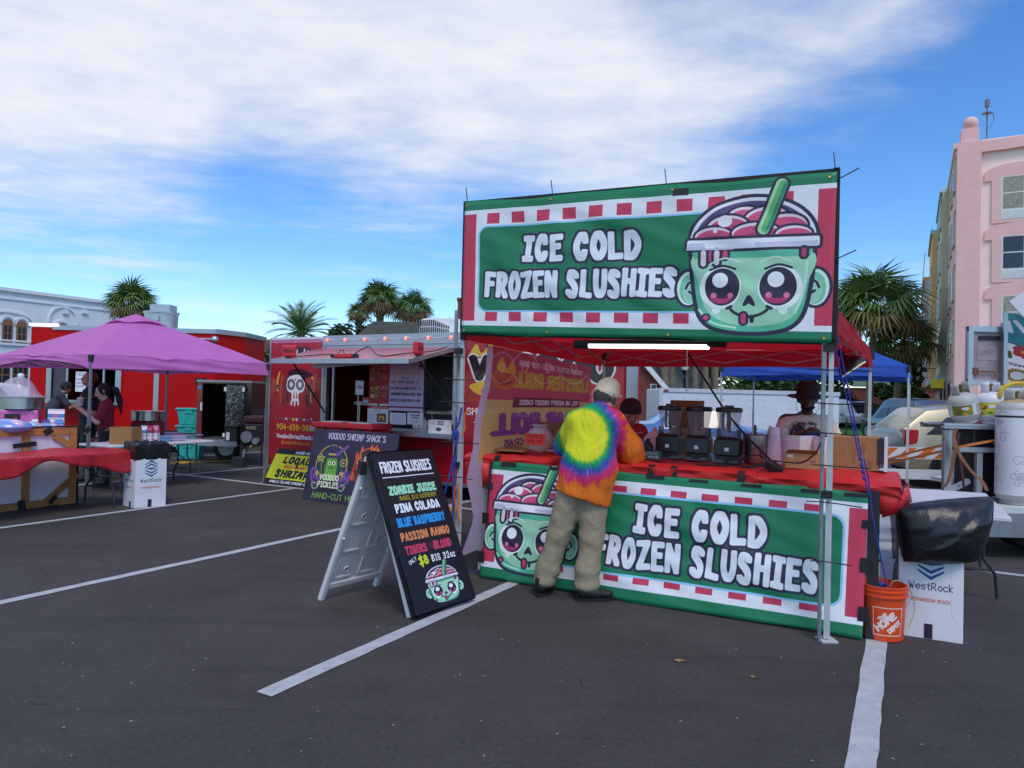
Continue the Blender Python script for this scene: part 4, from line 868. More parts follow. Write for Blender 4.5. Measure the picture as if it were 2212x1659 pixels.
def house():
    Y=31;t=thing('house','low house with dark green shingle roof and brick chimney','house',(AT(880,780,Y)[0],Y,0))
    a,b=AT(800,690,Y+2.2),AT(1130,684,Y+2.2);e0,e1=AT(742,740,Y),AT(1150,752,Y);z1=a[2];zb=e0[2]-.2
    m=MB();R_=[np.array((a[0],Y+3,z1)),np.array((b[0],Y+3,z1))];F=[np.array((e0[0],Y,zb)),np.array((e1[0],Y,zb))];K=[np.array((e0[0],Y+6,zb)),np.array((e1[0],Y+6,zb))]
    n=22
    for i in range(n):  # shingle courses, each lapping over the one below
        p=lambda q,s:F[s]*(1-q)+R_[s]*q
        q0,q1=i/n,(i+1)/n;up=np.array((0,-.35,.8))*.025
        m.add([p(q0,0)+up,p(q0,1)+up,p(q1,1),p(q1,0),p(q0,0),p(q0,1)],[(0,1,2,3),(4,5,1,0)])
    m.add([K[0],K[1],R_[1],R_[0],F[0]],[(1,0,3,2),(0,4,3)]);m.build('roof',SHING,t,world=True)
    m=MB();m.box(((e0[0]+e1[0])/2+.4,Y+3,zb/2),(e1[0]-e0[0]-1.2,5.2,zb));m.build('wall',BRICK,t,world=True)
    c=AT(995,665,Y+3.5);m=MB();m.box((c[0],Y+3.5,z1+.2),(.26,.5,1.9));m.box((c[0],Y+3.5,z1+1.2),(.34,.58,.14));m.build('chimney',BRICK,t,world=True)
house()
def brick_cottage():
    Y=34;X=lambda x,y,dy=0:AT(x,y,Y+dy);t=thing('cottage','red brick cottage with dark sloping roof behind the white trailer','house',(X(1440,870)[0],Y,0))
    W_=M('cottage_trim',(220,220,220),.6)
    a,b,c=X(1378,770),X(1436,838),X(1436,870)
    m=MB();m.prism([(a[0]-2,0),(b[0],0),(b[0],b[2]-.1),(a[0],a[2]-.1),(a[0]-2,b[2]-.1)],7,lambda u,v,w_:(u,Y+w_,v));m.build('wall',BRICK,t,world=True)
    m=MB();m.beam(a+np.array((0,-.15,0)),b+np.array((.4,-.15,-.45)),.2,.22);m.build('fascia',W_,t,world=True)
    r=MB();A,Bp=a+np.array((0,-.1,.1)),b+np.array((.45,-.1,-.4));d=np.array((4.2,6.5,.3));r.quad(A,Bp,Bp+d,A+d,4);r.build('roof',M('roof_slate',(84,92,94),.9,rgb2=(66,74,76),vs_=5,bump=.4,bs=16),t,world=True,solid=.06)
    p0,p1=X(1408,832),X(1415,842);fr=MB();fr.box(((p0[0]+p1[0])/2,Y-.03,(p0[2]+p1[2])/2),(.3,.06,.34));fo=fr.build('window',W_,t,world=True)
    fr=MB();fr.box(((p0[0]+p1[0])/2,Y-.05,(p0[2]+p1[2])/2),(.22,.06,.26));fr.build('pane',GLASS_D,fo,world=True)
brick_cottage()
def cream_building():
    Y=62;p0,p1=AT(1400,770,Y),AT(1492,770,Y);t=thing('cream_building','cream building with arched windows above the cottage roof','building',(p0[0]+2,Y,0))
    m=MB();m.box(((p0[0]+p1[0])/2,Y+4,4),(p1[0]-p0[0]+1,8,8));m.build('wall',M('cream_render',(226,212,172),.85,var=.05),t,world=True)
    for x in(1424,1461):
        a,b,c=AT(x-8,786,Y),AT(x+8,786,Y),AT(x,800,Y)
        w_=MB();w_.prism(arch_pts(a[0],b[0],c[2]-.4,a[2]-.3,.3),-.12,lambda u,v,q:(u,Y-.002+q,v));w_.build('window',M('window_green',(96,128,120),.3),t,world=True)
cream_building()
def far_brick():
    Y=66;a,b=AT(520,742,Y),AT(612,730,Y);t=thing('brick_building','low brown brick building far behind the leafy tree','building',(a[0]+2,Y,0))
    m=MB();m.box(((a[0]+b[0])/2,Y+3,a[2]/2),(b[0]-a[0],6,a[2]));m.build('wall',M('brick_brown',(124,84,70),.9,rgb2=(100,68,58),vs_=5),t,world=True)
    c=AT(570,728,Y);m=MB();m.box((c[0]+.4,Y+3,a[2]+.2),(2.2,5.9,.5));m.build('parapet',MATS['brick_brown'],t,world=True)
    a=AT(1955,815,80);m=MB();b=AT(2020,815,80);z0=AT(1955,838,80)[2]
    t2=thing('low_house','low house with dull green roof far behind the parked cars','house',(a[0],80,0))
    m.add([(a[0]-6,80,z0),(b[0]+2,80,z0),(b[0]+2,84,a[2]),(a[0]-6,84,a[2])],[(0,1,2,3)]);m.build('roof',M('roof_green',(84,104,88),.8),t2,world=True)
    m=MB();m.box(((a[0]+b[0])/2-2,82.5,z0/2-.05),(b[0]-a[0]+7,4.5,z0-.1));m.build('wall',M('brick_maroon',(120,62,58),.9),t2,world=True)
far_brick()
def street_lamp():
    p=AT(1478,880,30);t=thing('street_lamp','black street lamp with round white globe behind the white trailer','street lamp',(p[0],30,0));z=AT(1478,788,30)[2]
    m=MB();m.lathe([(.16,0),(.14,.3),(.07,.45),(.05,z-.6),(.08,z-.55),(.05,z-.45),(.14,z-.3),(.15,z-.22)],n=12);m.build('post',IRON,t,smooth=True)
    m=MB();m.lathe([(.12,z-.22),(.2,z),(.19,z+.16),(.1,z+.3),(.02,z+.36)],n=14);m.build('globe',M('globe',(226,222,206),.4,var=0),t,smooth=True)
street_lamp()
def crane_mast():
    p=AT(215,690,75);t=thing('radio_mast','thin red and white mast above the white building','mast',(p[0],75,0));z0,z1=0,AT(217,664,75)[2]
    for k in range(6):
        a=z1-(k+1)*.55;m=MB();m.cyl((0,0,a if k<5 else 0),(.0,0,a+.55),.13,n=6);m.build('section',M('mast_red',(190,50,50),.6)if k%2==0 else M('mast_white',(216,216,220),.6),t)
    m=MB();m.box((.35,0,z1-.3),(.4,.2,.2));m.build('lamp',M('mast_red',(190,50,50)),t)
crane_mast()
# ================================================================== trailers and cars
STEEL=M('steel',(176,178,182),.28,1.,var=.1,vs_=4);ALU=M('aluminium',(186,188,192),.38,.9,var=.1,vs_=5);GALV=M('galvanised',(150,154,158),.5,.7,var=.14,vs_=8)
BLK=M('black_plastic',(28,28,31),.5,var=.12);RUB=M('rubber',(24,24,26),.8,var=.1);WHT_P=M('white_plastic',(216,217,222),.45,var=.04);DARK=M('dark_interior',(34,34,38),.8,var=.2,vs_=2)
def diamond_mat():
    m=M('diamond_plate',(182,184,190),.32,.95,var=.06);t=m.node_tree;L=t.links.new;b=t.nodes['Principled BSDF']
    tc=N(t,'ShaderNodeTexCoord');mp=N(t,'ShaderNodeMapping');mp.inputs['Rotation'].default_value=(.6,.5,.8);L(tc.outputs['Object'],mp.inputs[0])
    c=N(t,'ShaderNodeTexChecker');c.inputs['Scale'].default_value=34;L(mp.outputs[0],c.inputs[0]);bp=N(t,'ShaderNodeBump');bp.inputs['Strength'].default_value=.8;bp.inputs['Distance'].default_value=.004;L(c.outputs['Fac'],bp.inputs['Height']);L(bp.outputs[0],b.inputs['Normal']);return m
DIA=diamond_mat()
def wheel(m_t,m_r,parent,c,r,wd,axis,world=True,spokes=5):
    """tyre with a spoked rim; axis: unit vector along the axle, outward"""
    ax=nrm(axis);R=np.array(Vector(ax).to_track_quat('Z','Y').to_matrix());c=np.array(c,float)
    t=MB();t.lathe([(r*.62,-wd/2),(r*.9,-wd/2),(r,-wd*.3),(r,wd*.3),(r*.9,wd/2),(r*.66,wd/2),(r*.62,wd*.3)],c,26,R)
    to=t.build('wheel',m_t,parent,world=world,smooth=True)
    q=MB();q.lathe([(r*.66,wd*.46),(r*.60,wd*.46),(r*.58,wd*.1),(.01,wd*.05)],c,26,R)
    for k in range(spokes):
        a=2*PI*k/spokes+.3
        for dd in(-.13,.13):
            p0=R@np.array((r*.12*math.cos(a),r*.12*math.sin(a),wd*.36));p1=R@np.array((r*.62*math.cos(a+dd),r*.62*math.sin(a+dd),wd*.42));q.beam(c+p0,c+p1,r*.11,wd*.12,ax)
    q.lathe([(.01,wd*.45),(r*.13,wd*.44),(r*.14,wd*.2)],c,12,R);q.build('rim',m_r,to,world=world,smooth=True,auto=30);return to
def food_trailer_pizza():
    Y=17.5;t=thing('food_trailer','bright red pizza trailer with open serving window behind the pink canopy','food trailer',(-9.5,18.6,0));RED=M('trailer_red',(188,3,6),.42,var=.05,vs_=1,spec=.18)
    xw=lambda x,y=850:AT(x,y,Y)[0];zw=lambda x,y:AT(x,y,Y)[2]
    XL,XR,ZT,ZB=xw(63),-7.35,zw(300,709),.5
    w0,w1,wz0,wz1=xw(103),xw(259),zw(180,868),zw(180,780)
    f=lambda u,z,d=0.:np.array((u,Y-d,z))
    def blk(name,u0,u1,z0,z1,d0,d1,mat,par=None,**k):
        m=MB();slab(m,f,u0,u1,z0,z1,d0,d1);return m.build(name,mat,par or t,world=True,**k)
    m=MB();slab(m,f,XL,w0,ZB,ZT,-.05,0);slab(m,f,w1,XR,ZB,ZT,-.05,0);slab(m,f,w0,w1,ZB,wz0,-.05,0);slab(m,f,w0,w1,wz1,ZT,-.05,0)
    m.prism([(XR,Y),(-6.98,Y+.9),(-6.98,Y+2.4),(XR-.04,Y+2.4),(XR-.04,Y+.03)],ZT-ZB,lambda u,v,w_:(u,v,ZB+w_));slab(m,f,XL,XR,ZB,ZT,-2.45,-2.4);slab(m,f,XL,XL+.05,ZB,ZT,-2.4,-.051);m.build('body',RED,t,world=True)
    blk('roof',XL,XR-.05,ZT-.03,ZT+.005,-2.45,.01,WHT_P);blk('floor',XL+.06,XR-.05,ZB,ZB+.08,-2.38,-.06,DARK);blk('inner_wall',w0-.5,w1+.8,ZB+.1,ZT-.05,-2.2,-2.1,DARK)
    m=MB();slab(m,f,xw(110),XR,ZT-.09,ZT+.02,.004,.03);q=[(XR,Y-.03),(-6.95,Y+.88),(-6.95,Y+2.4)]
    for a,b in zip(q,q[1:]):m.beam((a[0],a[1],ZT-.03),(b[0],b[1],ZT-.03),.05,.12)
    m.build('roof_trim',DIA,t,world=True);blk('corner_strip',xw(332),xw(343),ZB,ZT-.1,.004,.02,DIA)
    m=MB();slab(m,f,w0-.02,w0+.1,wz0-.05,wz1,.004,.05);slab(m,f,w1-.1,w1+.04,wz0-.05,wz1,.004,.05);slab(m,f,w0,w1,wz0-.06,wz0,.004,.06);slab(m,f,xw(143),xw(147),wz0,wz1,-.02,.03);slab(m,f,xw(222),xw(226),wz0,wz1,-.02,.03);wf=m.build('window_frame',ALU,t,world=True)
    blk('screen_panel',xw(113),xw(142),wz0+.02,wz1,-.04,-.02,M('screen_grey',(74,74,80),.5),wf);blk('serving_shelf',xw(120),xw(220),zw(180,868),zw(180,864),.07,.42,ALU)
    cv=Cv(2,3,70,(226,226,236));cv.text('PIZZA',.2,2.4,.4,(70,60,90),.12,width=1.6);cv.text('Cheese',.15,1.7,.3,(70,60,90),.12,width=1.2);cv.text('Pepperoni',.15,1.2,.3,(70,60,90),.12,width=1.6);cv.text('Sausage',.15,.7,.3,(70,60,90),.12,width=1.4)
    m=MB();m.quad(f(xw(167),zw(175,846),.09),f(xw(190),zw(175,846),.09),f(xw(190),zw(175,803),.09),f(xw(167),zw(175,803),.09));m.build('paper_menu',img_mat('pizza_menu',cv,.8),t,world=True)
    blk('skirt',xw(258),XR,ZB-.22,ZB-.002,-.3,.006,BLK);blk('light_tube',xw(63),xw(123),zw(90,704),zw(90,699),.01,.08,M('tube_lit',(244,250,240),.4,var=0,emit=2.2))
    m=MB();m.cyl(f(xw(428),zw(428,733),.1),f(xw(462),zw(462,734),.1),.035);m.sph(f(xw(464),zw(464,734),.1),.09);m.build('awning_pipe',ALU,t,world=True,smooth=True)
    for x in(423,436,609*.25+460):blk('latch',xw(x),xw(x)+.09,zw(x,828),zw(x,816),.004,.05,BLK)
    c=AT(348,709,Y+1.2);m=MB();m.lathe([(.40,0),(.41,.36),(.44,.38),(.44,.42),(.38,.43)],c,22);m.box(c+np.array((.05,0,.52)),(.52,.4,.18));m.cyl(c+np.array((.1,-.42,.22)),c+np.array((.1,-.5,.22)),.08);m.build('exhaust_fan',ALU,t,world=True,smooth=True)
    for x in(-11,-8.4):wheel(RUB,STEEL,t,(x,Y+.2,.33),.33,.2,(0,-1,0))
food_trailer_pizza()
def smoker_trailer():
    Y=15.3;t=thing('cargo_trailer','small black enclosed trailer with diamond plate door standing open, behind teal totes','trailer',(AT(485,900,Y)[0],Y+.8,0))
    xw=lambda x:AT(x,890,Y)[0];zw=lambda y,x=485:AT(x,y,Y)[2];f=lambda u,z,d=0.:np.array((u,Y-d,z))
    def blk(name,x0,x1,y0,y1,d0,d1,mat,par=None):
        m=MB();slab(m,f,xw(x0),xw(x1),zw(y1),zw(y0),d0,d1);return m.build(name,mat,par or t,world=True)
    PB=M('trailer_black',(20,20,24),.18,var=.05,coat=.5)
    m=MB();slab(m,f,xw(425),xw(437),zw(948),zw(829),-1.5,0);slab(m,f,xw(437),xw(542),zw(948),zw(829),-1.5,-1.4);slab(m,f,xw(530),xw(542),zw(948),zw(829),-1.4,0);slab(m,f,xw(425),xw(542),zw(829),zw(829)+.03,-1.5,0);m.build('body',PB,t,world=True)
    m=MB();slab(m,f,xw(424),xw(543),zw(829)+.031,zw(829)+.075,-1.5,.02);slab(m,f,xw(424),xw(543),zw(949)-.02,zw(949),-1.5,.03);m.build('roof_trim',DIA,t,world=True)
    blk('reflection_strip',425.5,437,829,948,.004,.02,M('red_reflection',(112,30,40),.25,coat=.4));blk('sticker',427,435,834,842,.022,.026,M('sticker_blue',(70,130,190),.6))  # dark red strip: a reflection on the black side, painted as colour
    DIAK=M('plate_dark_reflection',(120,122,128),.16,1.,var=.3,vs_=3,bump=.5,bs=9);d=blk('door',490,529,831,947,.03,.07,DIAK);dd=MB()  # darker, uneven plate tone imitates dark reflections on the door
    for x in(489,528):slab(dd,f,xw(x-2.5),xw(x+2.5),zw(845),zw(836),.075,.1)
    slab(dd,f,xw(486),xw(491),zw(943),zw(935),.075,.1);dd.build('hinge',WHT_P,d,world=True)
    blk('deck',433,523,948,962,-1.5,.25,ALU);m=MB();m.cyl(f(xw(437),zw(870),.06),f(xw(437),zw(888),.06),.02);m.build('latch_bar',WHT_P,t,world=True)
    m=MB();m.beam((xw(523),Y-.1,.47),(xw(551),Y-.4,.47),.09,.1);m.beam((xw(523),Y-.9+1.2,.47),(xw(551),Y-.42,.47),.09,.1);m.cyl((xw(545),Y-.4,.12),(xw(545),Y-.4,.95),.035);m.cyl((xw(543),Y-.4,.1),(xw(549),Y-.4,.1),.05);m.build('tongue',BLK,t,world=True)
    for k in range(2):m=MB();m.tube([(xw(545+3*k),Y-.38,.45),(xw(546+2*k),Y-.5,.2),(xw(543+5*k),Y-.55,.03)],.012,4);m.build('chain',GALV,t,world=True)
    wheel(RUB,GALV,t,(xw(470),Y+.6,.3),.3,.18,(0,-1,0))
    blk('roof_box',465,482,824,829,-.5,-.2,WHT_P);blk('roof_box',499,516,826,829,-.5,-.2,WHT_P)
    # battery box and engine standing on the tongue
    bb=thing('battery_box','black battery box with strap on the trailer tongue','battery box',(xw(524),Y-.5,zw(951,524)))
    m=MB();m.box((0,0,.15),(.24,.24,.28),top=(.25,.25));m.build('box',BLK,bb,bev=.01);m=MB();m.box((0,0,.32),(.27,.27,.05));m.build('lid',BLK,bb,bev=.01);m=MB();m.box((-.05,-.13,.12),(.07,.015,.16));m.build('label',WHT_P,bb)
    g=thing('generator','black engine generator left of the shrimp trailer end','generator',(xw(563),Y-.2,0.42));z0=0
    m=MB();m.box((0,0,.25),(.38,.5,.45));m.build('engine',M('engine_black',(34,33,36),.4,var=.3,vs_=20),g,bev=.03);m=MB();m.box((0,0,.56),(.42,.5,.16));m.build('tank',M('gen_maroon',(66,34,38),.4),g,bev=.04)
    m=MB();m.cyl((-.1,-.27,.2),(-.1,-.33,.2),.12,n=16);m.cyl((.1,-.26,.12),(.1,-.36,.12),.07);m.build('pulley',GALV,g,smooth=True)
    m=MB()
    for sx in(-.22,.22):m.tube([(sx,-.28,0),(sx,-.28,.68),(sx,.28,.68),(sx,.28,0)],.016,5);m.tube([(sx,-.28,0),(sx,-.28,-.42)],.016,5)
    m.build('frame',BLK,g)
    cv=Cv(3,1,40,(34,33,36));cv.text('4000',.3,.2,.6,(190,180,130),.14,width=2.2);m=MB();m.quad((-.16,-.257,.34),(.12,-.257,.34),(.12,-.257,.44),(-.16,-.257,.44));m.build('plate',img_mat('gen_plate',cv),g)
    b=MB();b.box((xw(541),Y-.55,.1),(.24,.2,.2));tag(b.build('wheel_block',M('block_dark',(46,46,48),.9)),'dark block on the ground under the black trailer tongue','block')
smoker_trailer()
# ------------------------------------------------------------------ the shrimp trailer
VA=np.array((-4.4,12.9,0));VN=np.array((-.495,-.869,0));VZ0,VZ1,VLEN=.26,2.54,7.0
vf=lambda u,z,d=0.:VA+C_DIR*u+ZUP*z+VN*d
def vk(x,y):p=ON(x,y,VA,VN);return float((p-VA)@C_DIR),float(p[2])
def menu_art():
    cv=Cv(4,6,80,(206,186,214));BK=(50,40,70);RD=(200,70,130)
    cv.scrib(.8,5.4,3.4,5.8,3,(206,110,140),.06,2);cv.scrib(.5,4.8,3.5,5.2,3,(190,120,160),.05,3);cv.scrib(.5,4.35,3.5,4.65,3,(190,120,160),.05,4);cv.ell(3.6,5.4,.17,.2,(60,80,160));cv.line([(3.55,5.3),(3.5,5.0)],.08,(60,80,160));cv.line([(3.65,5.3),(3.7,5.0)],.08,(60,80,160))
    cv.text('SPECIALS',1.4,3.85,.22,BK,.12,width=1.0)
    for y,t_,w_ in((3.3,'LOCAL SHRIMP COCKTAIL -12-',3.4),(2.55,'BLUE CRAB CLAW FINGER COCKTAIL -12-',3.6),(1.85,'EXTRAORDINARY VOODOO DILL PICKLES -10/45-',3.7),(1.1,'WICKED-HOT REAPER PICKLES -10/45-',3.6)):cv.text(t_,.15,y,.34,BK,.13,width=w_)
    cv.scrib(.4,3.0,3.6,3.2,2,RD,.05,5);cv.scrib(.4,2.3,2.6,2.42,1,RD,.05,6);cv.rect(0,.35,4,.55,(120,40,80));return cv
def poster_art():
    cv=Cv(3,6,60,(176,36,60));rg=random.Random(3)
    for y0,y1,base in((3.1,5.9,(110,60,40)),(.5,2.9,(206,160,80))):
        cv.rect(.1,y0,1.7,y1,(150,50,50))
        for k in range(60):cv.ell(rg.uniform(.3,1.5),rg.uniform(y0+.3,y1-.3),rg.uniform(.08,.22),rg.uniform(.06,.16),rg.choice([base,(196,120,60),(90,110,50),(226,190,120),(160,60,40)]))
        cv.scrib(1.85,y1-.9,2.9,y1-.3,2,(240,200,200),.14,1);cv.scrib(1.85,y0+.4,2.8,y0+1.2,4,(230,170,60),.08,2)
    return cv
def news_art():
    cv=Cv(4,3,60,(222,218,222));cv.rect(0,2.55,4,3,(176,36,60));cv.scrib(.8,2.65,3.6,2.9,1,(240,220,220),.12);cv.text('ROLLS',1.4,2.1,.3,(60,50,60),.14,width=1.2);cv.scrib(.2,.3,1.6,1.9,8,(120,116,124),.05);cv.rect(1.8,.4,3.6,1.8,(120,60,50));cv.rect(2.2,.7,3.2,1.4,(206,170,60));cv.rect(2.5,.5,2.9,1.1,(60,60,90));return cv
def voodoo_trailer():
    t=thing('food_trailer','dark red shrimp trailer with raised pink hatch and skull painting','food trailer',VA+C_DIR*3.5-VN*1.1);RED=M('shrimp_red',(170,16,32),.4,var=.05,vs_=1,spec=.3)
    def blk(name,u0,u1,z0,z1,d0,d1,mat,par=None,**k):
        m=MB();slab(m,vf,u0,u1,z0,z1,d0,d1);return m.build(name,mat,par or t,world=True,**k)
    u0,zt=vk(704,768);u1,_=vk(993,768);_,zb=vk(850,929);uL=vk(700,800)[0]
    m=MB();slab(m,vf,0,u0,VZ0,VZ1,-.06,0);slab(m,vf,u1,VLEN,VZ0,VZ1,-.06,0);slab(m,vf,u0,u1,VZ0,zb,-.06,0);slab(m,vf,u0,u1,zt,VZ1,-.06,0)
    slab(m,vf,0,VLEN-.8,VZ0,VZ1,-2.2,-2.14);slab(m,vf,0,.06,VZ0,VZ1,-2.139,-.061);m.add([vf(VLEN,VZ0),vf(VLEN-.8,VZ0,-2.14),vf(VLEN-.8,VZ1,-2.14),vf(VLEN,VZ1)],[(0,1,2,3)]);m.build('body',RED,t,world=True)
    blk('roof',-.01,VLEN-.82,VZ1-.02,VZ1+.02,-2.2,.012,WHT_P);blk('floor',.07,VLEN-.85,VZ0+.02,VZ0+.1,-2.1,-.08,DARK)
    blk('inner_wall',u0-.6,u1+.8,VZ0+.3,VZ1-.1,-2.05,-1.9,M('inner_steel',(120,118,122),.5,.3,var=.3,vs_=2))
    art=MB();art.quad(vf(.01,VZ0+.02,.006),vf(uL,VZ0+.02,.006),vf(uL,VZ1-.01,.006),vf(.01,VZ1-.01,.006));art.build('painted_panel',img_mat('skull_panel',trailer_art(),.35,coat=.3),t,world=True)
    rp=Cv(7.2,6,60,(170,16,32));rp.blob([(.1,4.6),(.5,5.6),(.8,5.1),(1.3,5.8),(1.4,5.0),(2.0,5.3),(1.2,4.3)],(230,180,40));rp.text('VOODOO',.15,3.5,1.5,(40,26,36),.28,width=6.6,out=(.09,(236,232,236)),sp=.4)
    rp.blob([(.2,3.2),(1.0,3.5),(1.5,3.1),(.8,2.7)],(230,180,40));rp.text('SHRIMP SHACK',.8,2.4,.7,(206,90,100),.2,width=5.6);rp.text('SHRIMP - LOBSTER - CRAB',.1,1.55,.42,(236,232,236),.17,width=5.5);rp.text('VOODOO ROLLS',.5,.8,.3,(206,140,60),.15,width=2.4)
    a=vk(1004,800)[0]+.02;m=MB();m.quad(vf(a,.9,.006),vf(VLEN-.2,.9,.006),vf(VLEN-.2,VZ1-.05,.006),vf(a,VZ1-.05,.006));m.build('painted_panel',img_mat('name_panel',rp,.35,coat=.3),t,world=True)
    # bright trims
    m=MB();zz=vk(850,752)[1]
    slab(m,vf,uL,u1+.1,VZ1-.14,VZ1+.03,.008,.045);slab(m,vf,uL,u1+.1,zz,VZ1-.145,.008,.022);slab(m,vf,uL-.02,u0,VZ0+.6,VZ1-.15,.010,.035);slab(m,vf,u1,u1+.09,VZ0+.3,zz,.010,.035);slab(m,vf,-.02,0.02,VZ0,VZ1,.009,.02)
    slab(m,vf,-.01,VLEN-.02,VZ0-.05,VZ0,-.1,.02);m.build('metal_trim',ALU,t,world=True)
    m=MB();slab(m,vf,u0-.06,u1+.06,zb-.07,zb,-.1,.26);slab(m,vf,u0,u0+.045,zb,zt,-.06,.02);slab(m,vf,u1-.04,u1,zb,zt,-.06,.02);slab(m,vf,u0+.16,u0+.2,zb,zt,-.05,.0);slab(m,vf,u0,u1,zb,zb+.035,-.055,.005)
    wf=m.build('window_frame',ALU,t,world=True)
    q0,q1=vk(816,800)[0],vk(891,800)[0];m=MB();slab(m,vf,q0-.02,q0+.01,zb,zt,-.05,0.);m.build('mullion',ALU,wf,world=True);m=MB();slab(m,vf,q1+.18,q1+.22,zb,zt,-.05,0.);m.build('mullion',ALU,wf,world=True)
    def sheet(name,x0,x1,y0,y1,art_,mat,d=.004):
        (a,z1),(b,_),(_,z0)=vk(x0,y0),vk(x1,y0),vk((x0+x1)/2,y1);m=MB();m.quad(vf(a,z0,d),vf(b,z0,d),vf(b,z1,d),vf(a,z1,d));return m.build(name,img_mat(mat,art_,.6),t,world=True)
    ma=menu_art();sheet('menu_board',843,917,780,888,ma,'menu_print',.006);sheet('food_poster',799,842,783,872,poster_art(),'poster_print',.006)
    sheet('news_clipping',795,840,876,917,news_art(),'news_print',.009)
    ca=Cv(3,2,60,(226,220,230));ca.text('CONSUMER',1.5,1.4,.32,(60,50,70),.2,width=1.8,al='c');ca.text('ADVISORY',1.5,1.0,.3,(60,50,70),.2,width=1.6,al='c');ca.scrib(.4,.2,2.6,.8,4,(130,126,136),.06);sheet('notice',881,915,891,917,ca,'advisory_print',.009)
    cb=Cv(3,2,60,(220,214,226));cb.scrib(.3,.2,2.7,1.7,7,(140,136,150),.06);sheet('notice',844,878,891,917,cb,'licence_print',.009)
    cs=Cv(2,1.4,60,(176,60,50));cs.rect(.2,.2,1.8,.9,(150,180,200));sheet('postcard',783,798,858,873,cs,'postcard_print',.007)
    # inside: a steel table, the freezer shelves
    for a,b,z in((u0+.3,u0+1.1,1.45),(u1-.9,u1-.15,1.35)):
        m=MB();slab(m,vf,a,b,z-.06,z,-1.0,-.4)
        for q in(a+.05,b-.05):m.cyl(vf(q,VZ0+.1,-.5),vf(q,z-.06,-.5),.02)
        m.build('prep_table',STEEL,t,world=True)
    # the raised hatch
    Hr=vf(*vk(991,754));Hl=vf(*vk(706,757));dd=.9
    for _ in range(40):
        pt=Hr+VN*dd;px=CX+FPX*((pt-CAMP)@RT)/((pt-CAMP)@FW);dd+=(px-887)*.004
    O_r=AT(887,783,(Hr+VN*dd)[1]);dz=O_r[2]-Hr[2];E_=VN*dd+ZUP*dz;Hn=nrm(np.cross(C_DIR,E_));Hn=Hn if Hn[2]>0 else-Hn
    hatch=lambda u,v,h=0.:Hl+(Hr-Hl)*u+E_*v+Hn*h
    m=MB();m.add([hatch(0,0),hatch(1,0),hatch(1,1),hatch(0,1),hatch(0,0,.04),hatch(1,0,.04),hatch(1,1,.04),hatch(0,1,.04)],[(0,1,2,3),(7,6,5,4),(0,4,5,1),(1,5,6,2),(2,6,7,3),(3,7,4,0)]);ho=m.build('hatch',M('hatch_pink',(186,92,106),.3,var=.12,vs_=2,coat=.3),t,world=True)
    m=MB();m.beam(hatch(0,1,.02),hatch(1,1,.02),.05,.07);m.beam(hatch(0,0,.02),hatch(0,1,.02),.04,.06);m.beam(hatch(1,0,.02),hatch(1,1,.02),.04,.06);m.build('hatch_edge',ALU,ho,world=True)
    m=MB();m.beam(hatch(.25,.82,-.1),hatch(.72,.62,-.06),.07,.06);m.build('lamp_tube',M('tube_off',(176,184,190),.4,var=0),ho,world=True)
    m=MB();m.cyl(hatch(.04,.75,-.02),vf(u0+.04,1.25,.03),.014);m.build('gas_strut',BLK,t,world=True);m=MB();m.cyl(hatch(.97,.75,-.02),vf(u1-.04,1.35,.03),.014);m.build('gas_strut',BLK,t,world=True)
    # festoon bulbs along the roof edge
    BULB=M('bulb_pink',(240,150,140),.3,var=0,emit=.8);first=None
    for x in(713,751,793,837,882,930,979):
        u,z=vk(x,733);m=MB();m.sph(vf(u,VZ1-.05,.07),(.028,.028,.034),8,6);m.build('bulb',BULB,t,world=True,smooth=True)
    m=MB()
    ux=[vk(x,733)[0]for x in(700,713,751,793,837,882,930,979,995)]
    for a,b in zip(ux,ux[1:]):m.tube(sag(vf(a,VZ1-.02,.06),vf(b,VZ1-.02,.06),.035,6),.005,4)
    m.build('light_wire',WHT_P,t,world=True)
    # roof air conditioner
    a,z=vk(878,726)[0],VZ1+.02;b=vk(999,726)[0];ln=b-a;prof=[(0,0),(0,.1),(.03,.27),(.08,.29),(.3*ln,.30),(.62*ln,.28),(.85*ln,.2),(.97*ln,.08),(ln,0)]
    m=MB();n=len(prof)
    for w_,s_ in((-.3,.9),(-.34,1.),(-.9,1.),(-.98,.9)):m.v+=[tuple(vf(a+(p[0]-ln/2)*s_+ln/2,z+p[1]*s_,w_))for p in prof]
    for k in range(3):
        for i in range(n-1):m.f.append([k*n+i,k*n+i+1,(k+1)*n+i+1,(k+1)*n+i]);m.uv.append(None);m.m.append(0)
    m.f+=[list(range(n-1,-1,-1)),list(range(3*n,4*n))];m.uv+=[None]*2;m.m+=[0]*2
    ac=m.build('air_conditioner',WHT_P,t,world=True,smooth=True,auto=50)
    m=MB()
    for i in range(14):
        u=a+.05+i*.042;h=.2 if i<6 else.2*(1-(i-6)/12)
        for zz0,zz1 in((.05,.05+h*.45),(.07+h*.45,.07+h*.95)):slab(m,vf,u,u+.018,z+zz0,z+zz1,-.3,-.288)
    m.build('vent_slot',BLK,ac,world=True)
    st=MB();slab(st,vf,VLEN-.16,VLEN+.0,VZ0,VZ1-.02,.009,.022);st.add([vf(VLEN,VZ0,.022),vf(VLEN-.1,VZ0,-.3),vf(VLEN-.1,VZ1,-.3),vf(VLEN,VZ1,.022)],[(0,1,2,3)]);st.build('corner_plate',DIA,t,world=True)
    blk('hatch_latch',u1-.35,u1-.28,.95,1.05,.02,.06,BLK);blk('latch_plate',u1-.17,u1-.1,.9,.98,.008,.02,ALU)
    for s in(2.6,3.45):wheel(RUB,STEEL,t,vf(s,.33,-.16),.33,.2,VN)
    return hatch,(u0,u1,zb,zt)
HATCH,VWIN=voodoo_trailer()
